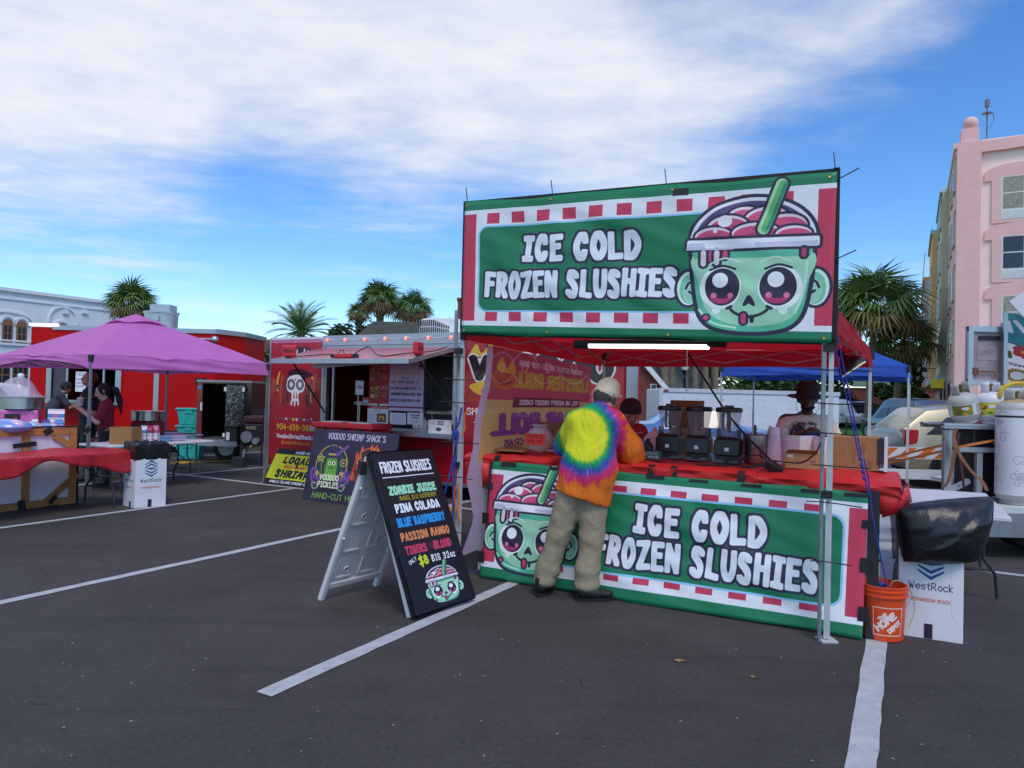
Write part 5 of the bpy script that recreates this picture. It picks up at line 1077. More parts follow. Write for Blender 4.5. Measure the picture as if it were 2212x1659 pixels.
def hatch_items():
    RB=M('work_red',(196,36,50),.4)
    def lampbox(u,v,rz,label):
        p=HATCH(u,v,.042);t=thing('work_light',label,'work light',p,rz);m=MB();m.box((0,0,.11),(.22,.09,.18));m.build('housing',RB,t,bev=.02);m=MB();m.box((0,-.048,.11),(.16,.006,.05));m.build('grip',M('work_dark',(120,24,34),.5),t);m=MB();m.box((0,0,.01),(.1,.06,.02));m.build('foot',BLK,t);return t
    lampbox(.075,.86,.1,'red boxy work light on the left end of the raised hatch');lampbox(.965,.74,1.3,'red work light seen edge-on at the right end of the hatch')
    p=HATCH(.5,.86,.042);t=thing('power_strip','red power strip with black plugs lying on the raised hatch','power strip',p,-.5);m=MB();m.box((0,0,.03),(.34,.07,.06));m.build('body',RB,t,bev=.01)
    for x in(-.21,.22):m=MB();m.box((x,0,.03),(.09,.06,.05));m.build('plug',BLK,t,bev=.008)
    m=MB();P=[HATCH(u,v,.055+h)for u,v,h in((.08,.85,0),(.2,.72,0),(.3,.62,0),(.4,.75,.02),(.47,.8,.1),(.5,.85,.05))];m.tube(catrom(P,5),.008,4)
    P=[HATCH(u,v,.055+h)for u,v,h in((.56,.86,.02),(.62,.7,.12),(.72,.78,0),(.85,.6,0),(.97,.45,0),(.985,.2,.02))];m.tube(catrom(P,5),.008,4);tag(m.build('extension_cable',BLK),'black cords running over the pink raised hatch','cable')
    # the OPEN sign on its stand, the box and the jar on the sill
    p=AT(785,853,11.35);cv=Cv(2,2.5,60,(222,222,230));cv.rect(.05,.05,1.95,2.45,(150,156,170),.3);cv.rect(.12,.12,1.88,2.38,(222,222,230),.25);cv.text('OPEN',1,1.05,.5,(60,64,80),.22,width=1.4,al='c');cv.scrib(.5,1.75,1.5,1.9,1,(120,126,140),.06);cv.scrib(.4,.3,1.6,.5,1,(120,126,140),.07)
    b=vk(785,853);z0=b[1];q=vf(b[0],z0,.1);t=thing('open_sign','white OPEN sign on a thin metal stand in the trailer window','sign',(q[0],q[1],VWIN[2]))
    m=MB();m.quad(vf(b[0]-.09,z0,.1),vf(b[0]+.09,z0,.1),vf(b[0]+.09,z0+.235,.1),vf(b[0]-.09,z0+.235,.1));m.build('plate',img_mat('open_print',cv),t,world=True,solid=.006)
    m=MB();m.cyl(vf(b[0]-.03,VWIN[2],.09),vf(b[0]-.03,z0+.1,.09),.008);m.cyl(vf(b[0]-.08,VWIN[2]+.008,.09),vf(b[0]+.08,VWIN[2]+.008,.09),.008);m.build('stand',STEEL,t,world=True)
    cv=Cv(3,2,50,(216,212,220));cv.rect(1.6,1.3,2.7,1.9,(50,48,56));cv.text('150',1.7,1.4,.4,(230,230,236),.18,width=.9);cv.scrib(.2,1.3,1.4,1.8,3,(120,120,130),.08);cv.ell(1.8,.6,.5,.3,(70,70,80))
    u,z=vk(957,918);t=thing('carton','white glove carton marked 150 in the right end of the window','box',vf(u,VWIN[2]+.001,-.0));m=MB();slab(m,vf,u-.16,u+.16,VWIN[2],VWIN[2]+.2,-.0,.16);m.build('box',WHT_P,t,world=True);m=MB();m.quad(vf(u-.16,VWIN[2],.163),vf(u+.16,VWIN[2],.163),vf(u+.16,VWIN[2]+.2,.163),vf(u-.16,VWIN[2]+.2,.163));m.build('print',img_mat('carton_print',cv,.7),t,world=True)
    u,z=vk(920,942);p=vf(u,VWIN[2],.14);t=thing('tip_jar','round clear tips jar on the shrimp trailer ledge','jar',p);m=MB();m.lathe([(.06,0),(.11,.03),(.135,.1),(.12,.17),(.07,.2),(.075,.22)],n=20);m.build('glass',clear_mat('clear_glass',(200,200,206),.3),t,smooth=True)
    cv=Cv(2,1,50,(190,186,194));cv.text('Tips',.5,.25,.5,(60,56,70),.14,width=1);m=MB();R=rotm(math.atan2(.495,.869)*-1);m.quad(R@np.array((-.05,-.138,.07)),R@np.array((.05,-.138,.07)),R@np.array((.05,-.134,.13)),R@np.array((-.05,-.134,.13)));m.build('note',img_mat('tips_note',cv,.8),t)
    # red cooler with papers, white cooler below, on a black cart
    a,b=G(735,962,.9),None;c=vf(*vk(815,950)[:1],0,.62);rz=-math.atan2(.495,.869)
    t=thing('cooler','long red cooler chest in front of the shrimp trailer window','cooler',(c[0],c[1],.72),rz);m=MB();m.box((0,0,.17),(1.18,.46,.3));m.build('chest',M('cooler_red',(190,26,44),.4),t,bev=.03);m=MB();m.box((0,0,.37),(1.24,.5,.09));m.build('lid',MATS['cooler_red'],t,bev=.02)
    for x in(-.35,0.05,.4):m=MB();m.box((x,-.255,.31),(.05,.02,.07));m.build('latch',BLK,t)
    for x in(-.25,.3):tag(MB().quad(*[np.array((c[0],c[1],1.142))+rotm(rz)@np.array(q)for q in((x-.2,-.2,0),(x+.2,-.19,0),(x+.19,.12,0),(x-.21,.13,0))]).build('paper_stack',M('paper_white',(214,208,214),.8),solid=.008),'white papers lying on the %s half of the red cooler lid'%('left' if x<0 else 'right'),'papers')
    t=thing('cooler','white lidded cooler on black crate under the red cooler','cooler',(c[0],c[1],.38),rz);m=MB();m.box((.08,0,.16),(1.0,.42,.3));m.build('chest',WHT_P,t,bev=.03);m=MB();m.box((.08,0,.325),(1.04,.45,.03));m.build('lid',WHT_P,t,bev=.01)
    t=thing('crate','black crate on the asphalt carrying the coolers','crate',(c[0],c[1],0),rz);m=MB();m.box((.05,0,.19),(1.0,.42,.375));m.build('box',BLK,t,bev=.02)
hatch_items()
# ------------------------------------------------------------------ white cargo trailer
def white_trailer():
    Y=22;t=thing('cargo_trailer','long white enclosed trailer behind the blenders and the hatted vendor','trailer',(AT(1620,900,Y)[0],Y+1.1,0));xw=lambda x:AT(x,880,Y)[0];f=lambda u,z,d=0.:np.array((u,Y-d,z));z1=AT(1424,839,Y)[2]
    WP=M('trailer_white',(212,216,224),.4,var=.05,vs_=.8);m=MB();slab(m,f,xw(1424),xw(1813),.55,z1,-2.1,0);m.build('body',WP,t,world=True,bev=.03)
    m=MB();slab(m,f,xw(1424)-.01,xw(1813)+.01,z1-.1,z1+.02,.004,.03);slab(m,f,xw(1424)-.01,xw(1424)+.1,.5,z1-.1,.004,.03);slab(m,f,xw(1424),xw(1813),.48,.58,.004,.03);m.build('trim',M('trim_white',(196,200,206),.4),t,world=True)
    m=MB()
    for i in range(13):
        u=xw(1424)+.35+i*.41
        for k in range(6):
            z=.7+k*.24;m.box(f(u,z,.004),(.022,.008,.022))
    m.build('screw',M('screw_grey',(120,122,128),.5),t,world=True,kind='stuff')
    m=MB();slab(m,f,xw(1433),xw(1442),z1-.09,z1-.03,.031,.045);m.build('marker_light',M('marker_red',(140,30,40),.3),t,world=True)
    for x in(1600,1680):wheel(RUB,WHT_P,t,(xw(x),Y+.12,.34),.34,.2,(0,-1,0))
white_trailer()
# ------------------------------------------------------------------ cars
def car(name,label,cat,loc,rz,paint,st,L_,wins,wheels,r=.35,lights=(),rim=STEEL):
    """st: stations (x, z_bottom, z_belt, z_roof, half width, half roof width); x from the rear (0) to the front (L)"""
    t=thing(name,label,cat,loc,rz);m=MB();n=10
    for x,zb,zbelt,zr,hw,hr in st:
        m.v+=[(x,-hw*.93,zb),(x,-hw,(zb*.6+zbelt*.4)),(x,-hw*.98,zbelt),(x,-hr,zr-.04),(x,-hr*.6,zr),(x,hr*.6,zr),(x,hr,zr-.04),(x,hw*.98,zbelt),(x,hw,(zb*.6+zbelt*.4)),(x,hw*.93,zb)]
    fs=[[k*n+i,k*n+(i+1)%n,(k+1)*n+(i+1)%n,(k+1)*n+i]for k in range(len(st)-1)for i in range(n)]+[list(range(n-1,-1,-1)),list(range((len(st)-1)*n,len(st)*n))]
    m.f+=fs;m.uv+=[None]*len(fs);m.m+=[0]*len(fs);m.build('body',paint,t,smooth=True,auto=32,bev=.02)
    def wallpt(x,z,side):
        for a,b in zip(st,st[1:]):
            if a[0]<=x<=b[0]:
                q=(x-a[0])/max(1e-6,b[0]-a[0]);s=[a[i]*(1-q)+b[i]*q for i in range(6)];break
        k=max(0,min(1,(z-s[2])/max(.05,s[3]-.04-s[2])));return np.array((x,side*(s[4]*.98*(1-k)+s[5]*k+.012),z))
    for w_ in wins:
        for sd in(-1,1):
            g=MB();g.add([wallpt(x,z,sd)for x,z in w_],[tuple(range(len(w_)))]);g.build('side_window',GLASS_D,t,solid=.02)
    for x in wheels:
        for sd in(-1,1):
            hw=st[len(st)//2][4];wheel(RUB,rim,t,(x,sd*(hw-.07),r),r,.22,(0,sd,0),world=False)
            a=MB();a.prism([(x+r*1.18*math.cos(q),r+r*1.18*math.sin(q))for q in np.linspace(-.35,PI+.35,18)],.004,lambda u,v,w2:(u,sd*(hw+.001+w2),max(.2,v)));a.build('wheel_arch',BLK,t)
    for nm,mat,bx in lights:
        for sd in(-1,1):g=MB();g.box((bx[0],sd*bx[1],bx[2]),bx[3:6]);g.build(nm,mat,t,bev=.02)
    return t
SUVST=lambda L_,h,hw:[(0,.5,.95,1.05,hw*.9,hw*.8),(.06,.38,1.0,1.2,hw*.95,hw*.78),(.5,.3,1.02,h-.08,hw,hw*.74),(1.2,.26,1.02,h,hw,hw*.76),(2.4,.26,1.0,h,hw,hw*.76),(2.9,.26,.98,h-.12,hw,hw*.72),(3.55,.27,.97,1.08,hw,hw*.8),(L_-.35,.3,.92,.99,hw*.97,hw*.78),(L_,.4,.75,.82,hw*.82,hw*.68)]
RLIGHT=M('tail_light',(190,24,28),.2,var=0,coat=.6);HLIGHT=M('head_light',(206,214,220),.1,var=0,coat=.6)
W_SUV=[[(.62,1.06),(1.25,1.05),(1.25,1.5),(.98,1.5)],[(1.33,1.05),(2.1,1.04),(2.1,1.52),(1.33,1.52)],[(2.18,1.04),(3.25,1.03),(2.72,1.46),(2.18,1.52)]]
p=AT(1968,1040,13.9)
car('suv','champagne crossover with big silver wheel behind the propane tank rack','car',(p[0],14.9,0),-.12,M('champagne',(184,176,148),.3,.35,var=.03,coat=.6),SUVST(4.7,1.66,.95),4.7,[[(.42,1.06),(1.7,1.05),(1.7,1.45),(.85,1.40)]]+W_SUV[1:],(.95,3.75),.39,[('tail_light',RLIGHT,(.16,.76,1.0,.26,.3,.3))])
p=AT(1790,900,44);car('suv','white luxury off-road car parked facing the fence, beyond the lawn','car',(AT(1845,900,46)[0],51,0),-PI/2,M('car_white',(220,222,226),.25,var=.02,coat=.6),SUVST(4.9,1.95,1.0),4.9,W_SUV,(.9,3.9),.38,[('head_light',HLIGHT,(4.75,.7,.95,.25,.3,.18)),('tail_light',RLIGHT,(.05,.8,1.1,.1,.2,.3))],BLK)
def suv_front():
    c=(AT(1845,900,46)[0],51-4.88);t=thing('licence_plate','dark grille of the white off-road car beyond the lawn','grille',(c[0],c[1],.6));m=MB();m.box((0,-.06,.1),(1.3,.05,.22));m.build('grille',BLK,t);m=MB();m.box((0,-.04,-.2),(1.5,.05,.22));m.build('bumper',BLK,t)
    w_=MB();w_.add([(c[0]-.72,c[1]+1.28,1.2),(c[0]+.72,c[1]+1.28,1.2),(c[0]+.64,c[1]+1.86,1.8),(c[0]-.64,c[1]+1.86,1.8)],[(0,1,2,3)]);w_.build('windscreen',GLASS_D,t,world=True)
car('suv','black car parked behind the palm trunk beyond the lawn','car',(AT(1896,900,48)[0]-2.2,50,0),-.1,M('car_black',(22,23,28),.15,var=0,coat=.6),SUVST(4.7,1.8,.95),4.7,W_SUV,(.9,3.75),.37,[],STEEL)
car('suv','dark car with wide rear window behind the champagne crossover','car',(AT(1980,900,31)[0],29.4,0),PI/2,M('car_grey',(60,74,100),.2,.3,var=0,coat=.6),SUVST(4.8,1.95,1.05),4.8,W_SUV,(.95,3.8),.38,[('tail_light',RLIGHT,(.04,.85,1.1,.1,.2,.3))])
car('sedan','pale blue car behind the blenders, in front of the white trailer','car',(AT(1335,930,16.6)[0],17.6,0),-.02,M('car_blue',(96,134,186),.2,.3,var=.02,coat=.6),[(0,.5,.85,.95,.8,.7),(.08,.35,.9,1.0,.86,.7),(.9,.26,.93,1.08,.9,.72),(1.4,.25,.92,1.42,.9,.62),(2.3,.25,.92,1.44,.9,.62),(3.1,.25,.92,1.02,.9,.74),(4.1,.3,.84,.9,.86,.68),(4.5,.4,.7,.75,.74,.6)],4.5,[[(1.2,.97),(2.0,.97),(2.0,1.36),(1.5,1.36)],[(2.06,.97),(3.0,.96),(2.4,1.36),(2.06,1.38)]],(.95,3.6),.33,[('head_light',HLIGHT,(4.38,.66,.72,.2,.26,.13))])
car('pickup','dark navy car showing its side between black trailer and shrimp trailer','car',(AT(520,900,21)[0],21.6,0),.0,M('car_navy',(26,28,50),.2,.2,var=0,coat=.6),SUVST(4.6,1.5,.92),4.6,W_SUV,(.95,3.6),.35,[])
car('sedan','pale grey car at the left edge behind the cotton candy machine','car',(AT(-190,900,25)[0],26,0),.05,M('car_silver',(170,178,186),.25,.4,var=0,coat=.6),SUVST(4.5,1.62,.9),4.5,W_SUV,(.95,3.6),.34,[('head_light',HLIGHT,(4.35,.66,.8,.2,.26,.13))])
def barricade(label,x0,x1,y0,y1,Y,n=8,zt=None):
    a,b=AT(x0,y1,Y),AT(x1,y1,Y);z1=AT(x0,y0,Y)[2];z0=a[2];b=np.array((b[0],a[1],0));t=thing('barricade',label,'barricade',((a[0]+b[0])/2,Y,0));W_=M('barricade_white',(214,216,220),.5);OR=M('barricade_orange',(222,108,24),.5)
    m=MB();m.box(((a[0]+b[0])/2,Y,(z0+z1)/2),(b[0]-a[0],.035,z1-z0));bo=m.build('board',W_,t,world=True)
    h=z1-z0;k=(b[0]-a[0])/n
    for i in range(n):
        x=a[0]+k*(i+.15);m=MB();m.add([(x,Y-.0195,z0+.012),(x+k*.5,Y-.0195,z0+.012),(min(x+k*.5+h,b[0]),Y-.0195,z1-.012),(min(x+h,b[0]),Y-.0195,z1-.012)],[(0,1,2,3)]);m.build('stripe',OR,bo,world=True)
    for x in(a[0]+.2,b[0]-.2):
        m=MB();m.box((x,Y+.05,(z1+.1)/2),(.05,.05,z1+.1));m.box((x,Y+.0,.03),(.06,.9,.05));m.build('leg',GALV,t,world=True)
    m=MB();m.box(((a[0]+b[0])/2,Y,z0-.28),(b[0]-a[0],.03,.18));m.build('lower_board',W_,t,world=True)
barricade('white barricade with orange stripes in front of the champagne crossover',1888,2090,964,989,12.9,5)
barricade('orange striped barricade behind the steel pot on the counter',1520,1700,945,975,15.5,5)
# ================================================================== the frozen drink stall
SLO=np.array([-.44,6.25,0]);SE=np.array([.884,-.467,0]);SN=np.array([.467,.884,0]);SRZ=math.atan2(-.467,.884)
def ST(a,b,z=0.):return SLO+SE*a+SN*b+ZUP*z
def cloth_mat(name,rgb,tr=.35,rough=.6,bump=.25,bs=7,coat=0.):
    """woven or plastic sheet that lets part of the light through"""
    m=M(name,rgb,rough,var=.06,vs_=2.5,bump=bump,bs=bs,coat=coat);t=m.node_tree;L=t.links.new;b=t.nodes['Principled BSDF'];o=t.nodes['Material Output']
    if tr:
        tl=N(t,'ShaderNodeBsdfTranslucent');tl.inputs[0].default_value=lin(rgb);mx=N(t,'ShaderNodeMixShader');mx.inputs[0].default_value=tr;L(b.outputs[0],mx.inputs[1]);L(tl.outputs[0],mx.inputs[2]);L(mx.outputs[0],o.inputs[0])
    return m
LEGW=M('leg_enamel',(196,200,202),.4,.2,var=.06);LEGG=M('leg_grey',(128,132,140),.45,.4,var=.08);TAPE=M('black_tape',(30,30,36),.55,var=.15);ZIP=M('zip_tie',(26,26,28),.5,var=0)
def wob(x,y,s=0):return math.sin(x*3.1+s)*math.sin(y*2.3+s*1.7)+.5*math.sin(x*7.3+y*3.1+s*2)+.3*math.sin(x*13+y*11+s)
def canopy(name,label,C4,zs,z_apex,val,mat,legmat,arc=0.,leg_dirs=None,arcs=None,seed=1,truss=True,apex=None,legs=True,vent=False,cat='canopy tent',wr=.012,dip=.08):
    """pop-up tent: C4 corner ground points in order, zs the eave height, val the valance drop"""
    C4=[np.array(c,float)for c in C4];ce=sum(C4)/4 if apex is None else np.array(apex,float);t=thing(name,label,cat,(ce[0],ce[1],0));A=np.array((ce[0],ce[1],z_apex));zs4=zs if isinstance(zs,list)else[zs]*4
    m=MB();nu,nv=30,14
    for k in range(4):
        a,b=C4[k]+ZUP*zs4[k],C4[(k+1)%4]+ZUP*zs4[(k+1)%4]
        def fn(u,v,a=a,b=b,k=k):
            e=a*(1-u)+b*u;p=e*(1-v)+A*v;p=p-ZUP*(dip*math.sin(PI*v)*(1-.5*v)*(.4+.6*math.sin(PI*u)))
            return p+ZUP*wr*wob(u*5,v*4,seed+k)*(1-v)*math.sin(PI*u)
        m.grid(fn,nu,nv)
        out=nrm(np.cross(b-a,ZUP));out=out if out@((a+b)/2-A)>0 else-out
        def fv(u,v,a=a,b=b,k=k,out=out):
            e=a*(1-u)+b*u;lift=(arcs[k]if arcs else arc)*max(0,math.sin(PI*u))**.7;fold=math.sin(PI*u)
            return e+ZUP*(-val*(1-v)+lift*(1-v))+out*((.03*(1-v))+.018*math.sin(u*26+k)*(1-v)*fold+.012*math.sin(v*9+u*12)*fold+.03*arc*math.sin(v*16)*fold)+ZUP*wr*wob(u*5,0,seed+k)*v*math.sin(PI*u)
        m.grid(fv,nu,6)
    m.build('canopy',mat,t,world=True,smooth=True,auto=60)
    if vent:
        v_=MB();r=.24
        P=[A*(1-r)+(c+ZUP*zs4[i])*r for i,c in enumerate(C4)]
        for k in range(4):
            a,b=P[k],P[(k+1)%4];v_.grid(lambda u,v:(a*(1-u)+b*u)*(1-v)+(A+ZUP*.0)*v+ZUP*(.03+.045*math.sin(PI*u)**2*(1-v)),8,4)
        v_.build('vent_cap',mat,t,world=True,smooth=True,auto=60)
    for k in range(4):
        c=C4[k];zs=zs4[k];top=c+ZUP*(zs-.01)
        if legs:
            m=MB();m.beam(c+ZUP*.02,c+ZUP*(zs*.62),.038,.038,SE);m.beam(c+ZUP*(zs*.6),top,.03,.03,SE);lo=m.build('leg',legmat,t,world=True)
            m=MB();m.box(c+ZUP*.008,(.11,.11,.012));m.build('foot',legmat,lo,world=True);m=MB();m.box(c+ZUP*(zs-.06),(.06,.06,.1));m.build('corner_bracket',BLK,lo,world=True)
        if truss:
            d=C4[(k+1)%4];c,d=[q+nrm((ce-q)*np.array((1,1,0)))*.07 for q in(c,d)];z0,z1=zs-.02,zs-val+.04
            pr=[(0,z0),(.25,z1),(.5,z0),(.75,z1),(1,z0)];pr2=[(0,z1),(.25,z0),(.5,z1),(.75,z0),(1,z1)];m=MB()
            for q in(pr,pr2):
                for(u,z),(u2,z2)in zip(q,q[1:]):dzz=zs4[(k+1)%4]-zs;m.beam(c*(1-u)+d*u+ZUP*(z+dzz*u),c*(1-u2)+d*u2+ZUP*(z2+dzz*u2),.022,.012)
            m.build('scissor_bar',legmat,t,world=True);m=MB();m.beam(top-ZUP*.1,A-ZUP*.12,.024,.014);m.build('roof_bar',legmat,t,world=True)
    return t
RED_C=cloth_mat('canopy_red',(206,34,46),.55,.65)
tent=canopy('canopy_tent','red pop-up canopy over the frozen drink stall',[ST(0,0),ST(2.975,0),ST(3.16,3.0),ST(.2,3.0)],[2.3,2.31,2.2,2.2],3.2,.19,RED_C,LEGW)
def extra_poles():
    for a,l,lean in((-.055,'thin steel pole tied beside the left front tent leg',.03),(2.93,'thin steel conduit tied beside the right front tent leg',0)):
        m=MB();m.cyl(ST(a+lean,-.035,.0),ST(a,-.035,2.35),.014,n=8);m.cyl(ST(a,-.035,1.35),ST(a,-.035,2.36),.017,n=8);t=thing('pole',l,'pole',ST(a,-.035));m.build('tube',GALV,t,world=True,smooth=True)
        for i,z in enumerate((.55,.95,1.2,1.42,1.62,1.85)if a>0 else(.42,.9,1.2,1.55,1.75,1.95)):
            zt=MB();zt.tube([ST(a-.02,-.06,z),ST(a+.1,-.055,z-.004),ST(a+.2+.05*(i%3),-.1,z-.01*(i%2))],.004,4);zt.tube([ST(a+.02,-.055,z),ST(a-.06-.03*(i%2),-.12,z+.004)],.004,4);zt.build('zip_tie',ZIP,t,world=True)
        for z in(1.0,2.0):b=MB();b.box(ST(a+.03,-.02,z),(.07,.07,.05),rotm(SRZ));b.build('tape_band',TAPE,t,world=True)
extra_poles()
# ------------------------------------------------------------------ the two printed banners
def banner(name,label,a0,a1,zb,zt,b0,b1,art,mat,amp,seed,drape=0.):
    t=thing(name,label,'banner',ST(float((a0+a1).mean()/2),b0,0))
    def fn(u,v):
        a=a0[0]*(1-u)*(1-v)+a1[0]*u*(1-v)+a0[1]*(1-u)*v+a1[1]*u*v;z=(zb[0]*(1-u)+zb[1]*u)*(1-v)+(zt[0]*(1-u)+zt[1]*u)*v;b=b0*(1-v)+b1*v
        w_=min(1,6*u,6*(1-u))*min(1,5*v+.15,5*(1-v)+.1)
        cr=sum(max(0,math.cos((u-c0-(1-v)*sl)*20))**6*math.exp(-((u-c0-(1-v)*sl)/.09)**2)*v*g for c0,sl,g in((.28,.10,1.),(.30,-.13,.8),(.62,.12,1.),(.60,-.10,.9),(.03,.22,1.2),(.97,-.2,1.2)))
        b+=amp*w_*wob(u*4+v*1.2,v*2.5-u,seed)+amp*.6*math.sin((u*9-v*3)*2.1+seed)*w_-drape*(1-v)**3-amp*1.1*cr*w_
        z+=(.007*math.sin(u*11+seed)+.005*math.sin(u*23))*(1 if v<.001 or v>.999 else 0)
        return ST(a,b,z)
    m=MB();m.grid(fn,90,36);m.build('sheet',img_mat(mat,art,.42,bump=.12,bs=5,wear=.05),t,world=True,smooth=True,solid=.004)
    return t,fn
ub,ufn=banner('banner','upper green banner reading ice cold frozen slushies above the counter',np.array((.02,.02)),np.array((2.975,2.995)),(2.15,2.03),(3.30,3.20),-.062,-.062,upper_art(),'upper_print',.012,2)
def banner_fit():
    FRM=M('frame_black',(30,29,30),.7,var=.2)
    t=thing('taped_frame','black taped frame tubes holding the upper green banner','frame',ST(1.5,0,2.1))
    for p,q in((ST(.0,-.02,3.30),ST(3.0,-.02,3.21)),(ST(.0,-.02,2.16),ST(3.0,-.02,2.04)),(ST(.01,-.02,2.1),ST(.01,-.02,3.32)),(ST(2.99,-.02,2.0),ST(2.99,-.02,3.235)),(ST(1.5,.022,2.12),ST(1.5,.022,3.24))):
        m=MB();m.beam(p,q,.04,.04,SN);m.build('tube',FRM,t,world=True)
    for(a,z)in((.03,3.33),(.85,3.30),(1.8,3.27),(2.97,3.235)):
        m=MB();m.tube([ST(a,-.05,z-.06),ST(a+.01,-.06,z),ST(a+.0,-.07,z+.1)],.004,4);m.build('zip_tie',ZIP,t,world=True)
    for(a,z)in((2.99,3.17),(2.98,2.62)):m=MB();m.tube([ST(a-.04,-.06,z),ST(a+.03,-.05,z-.01),ST(a+.14,-.09,z+.03)],.004,4);m.build('zip_tie',ZIP,t,world=True)
    for u in(.01,.28,.62,.985):
        for v in(.975,.03):
            p=ufn(u,v);m=MB();R=np.array(Vector(-SN).to_track_quat('Z','Y').to_matrix());m.lathe([(.006,.004),(.011,.006),(.012,.003)],p-SN*.002,10,R);m.build('grommet',M('brass',(190,160,90),.35,.9,var=0),ub,world=True)
    p=[ufn(.62,.93),ufn(.66,.93),ufn(.66,.975),ufn(.62,.975)];m=MB();m.quad(*[q-SN*.005 for q in p]);m.build('tape_patch',TAPE,ub,world=True)
banner_fit()
lb,lfn=banner('banner','lower green banner reading ice cold frozen slushies hung from the counter front',np.array((.15,.19)),np.array((3.19,3.21)),(.012,.012),(1.03,1.0),.15,.25,lower_art(),'lower_print',.011,5,.02)
def lower_fit():
    t=thing('counter_frame','wooden frame with black taped edge behind the lower green banner','frame',ST(1.7,.3,0));WOOD=M('pine',(176,128,76),.7,rgb2=(142,98,56),vs_=5)
    for p,q,mt,w_ in((ST(3.245,.21,0),ST(3.245,.27,1.02),TAPE,.075),(ST(.16,.20,0),ST(.18,.27,1.02),TAPE,.03),(ST(.18,.285,1.0),ST(3.25,.285,.985),TAPE,.04),(ST(1.2,.22,0),ST(1.2,.29,1.0),WOOD,.05),(ST(2.2,.22,0),ST(2.2,.29,1.0),WOOD,.05)):
        m=MB();m.beam(p,q,w_,.045,SN);m.build('bar',mt,t,world=True)
    for u,v,wd,hh in((.03,.99,.05,.05),(.19,.985,.055,.03),(.47,.985,.05,.03),(.585,.985,.05,.025),(.715,.985,.05,.025),(.855,.985,.05,.03),(.95,.985,.05,.03)):
        m=MB();m.quad(*[lfn(min(1,u+i*wd),min(1,v+(j-.7)*hh))-SN*.006 for i,j in((0,0),(1,.1),(1,1),(0,.9))]);m.build('tape_patch',TAPE,lb,world=True)
    for v,z in((.12,.1),(.45,.1),(.75,.06)):
        for sd in(0,1):m=MB();p=lfn(sd,v);s=1 if sd else-1;m.add([p-SN*.007-SE*s*.035,p-SN*.007+SE*s*.035,p-SN*.007+SE*s*.035+ZUP*z,p-SN*.007-SE*s*.03+ZUP*z],[(0,1,2,3)]);m.build('tape_patch',TAPE,lb,world=True)
lower_fit()
# ------------------------------------------------------------------ counter tables under red plastic covers
TC_RED=cloth_mat('cover_red',(220,46,46),.15,.5,bump=.5,bs=13);TT_W=M('table_white',(206,207,212),.5,var=.04,bump=.1,bs=90);LEG_D=M('leg_dark',(52,54,60),.45,.3,var=.1);PVC=M('pvc_pipe',(196,192,186),.5,var=.08)
def folding_leg(t,f,a,b0,b1,z,mat=LEG_D,kink=True,pvc=False):
    """a folding table's leg frame: two bent tubes and the struts between them; f(a, b, z) places a point"""
    for b,s in((b0,1),(b1,-1)):
        m=MB();m.tube([f(a,b+s*.09,z),f(a,b+s*.09,z*.5),f(a,b+s*.0,z*.32),f(a,b-s*.015,.3 if pvc else.02)],.014,8);m.build('leg',mat,t,world=True,smooth=True)
        if pvc:m=MB();m.cyl(f(a,b-s*.01,.34),f(a,b-s*.02,.0),.024,n=10);m.build('leg_sleeve',PVC,t,world=True,smooth=True)
    m=MB();m.cyl(f(a,b0+.02,z*.36),f(a,b1-.02,z*.36),.011);m.build('leg_brace',mat,t,world=True)
def counter(label,a0,a1,b0,b1,z):
    t=thing('folding_table',label,'folding table',ST((a0+a1)/2,(b0+b1)/2),SRZ);m=MB();m.box(ST((a0+a1)/2,(b0+b1)/2,z-.02),(a1-a0,b1-b0,.04),rotm(SRZ));m.build('tabletop',TT_W,t,world=True,bev=.008)
    for a in(a0+.12,a1-.12):folding_leg(t,ST,a,b0+.08,b1-.08,z-.04,pvc=True)
CZ=1.075
counter('raised folding table at the tip jar end of the stall',-.1,.9,.31,1.05,CZ-.012);counter('raised folding table under the three blenders',.93,2.44,.31,1.1,CZ-.012);counter('raised folding table at the right end under the big carton',2.5,3.38,.31,1.25,CZ-.012)
def cover(label,a0,a1,b0,b1,z,drop,puff,seed,arc=.0):
    W_,D=a1-a0,b1-b0
    def fn(u,v):
        a=a0+W_*u;s=v*(drop+D+drop)
        if s<drop:b,zz=b0-.012,z-(drop-s)
        elif s<drop+D:b=b0+(s-drop);zz=z
        else:b,zz=b1+.012,z-(s-drop-D)
        k=min(1,12*abs(s-drop)+.0)
        e=max(0,1-abs(s-drop)/.05);b+=.012*e*(1 if s>drop else 0)-.010*e;zz-=.016*e
        if s>=drop and s<=drop+D:zz+=puff*math.sin(PI*min(1,max(0,(s-drop)/D)))**.6*math.sin(PI*u)**.5+.004*wob(u*W_*5,b*6,seed)
        else:b-=.016*math.sin(u*W_*17+seed)*math.sin(PI*min(1,(drop-s)/drop))if s<drop else 0;zz+=(.012*math.sin(u*W_*9+seed)*(1-s/drop)if s<drop else 0)
        if u in(0.,1.):zz-=.03
        return ST(a,b,zz)
    m=MB();m.grid(fn,int(50*W_)+8,44);return m,fn
m,_=cover('',-.14,.9,.29,1.08,CZ,.085,.006,1)
m.add([ST(-.14,.278,CZ-.06),ST(.16,.27,CZ-.075),ST(.165,.268,CZ-.25),ST(.03,.262,CZ-.335),ST(-.1,.27,CZ-.15),ST(.02,.25,CZ-.12)],[(0,5,4),(0,1,5),(1,2,5),(5,2,3),(4,5,3)])
tag(m.build('table_cover',TC_RED,smooth=True,auto=30,solid=.003),'red plastic cover with hanging corner on the tip jar end of the counter','table cover')
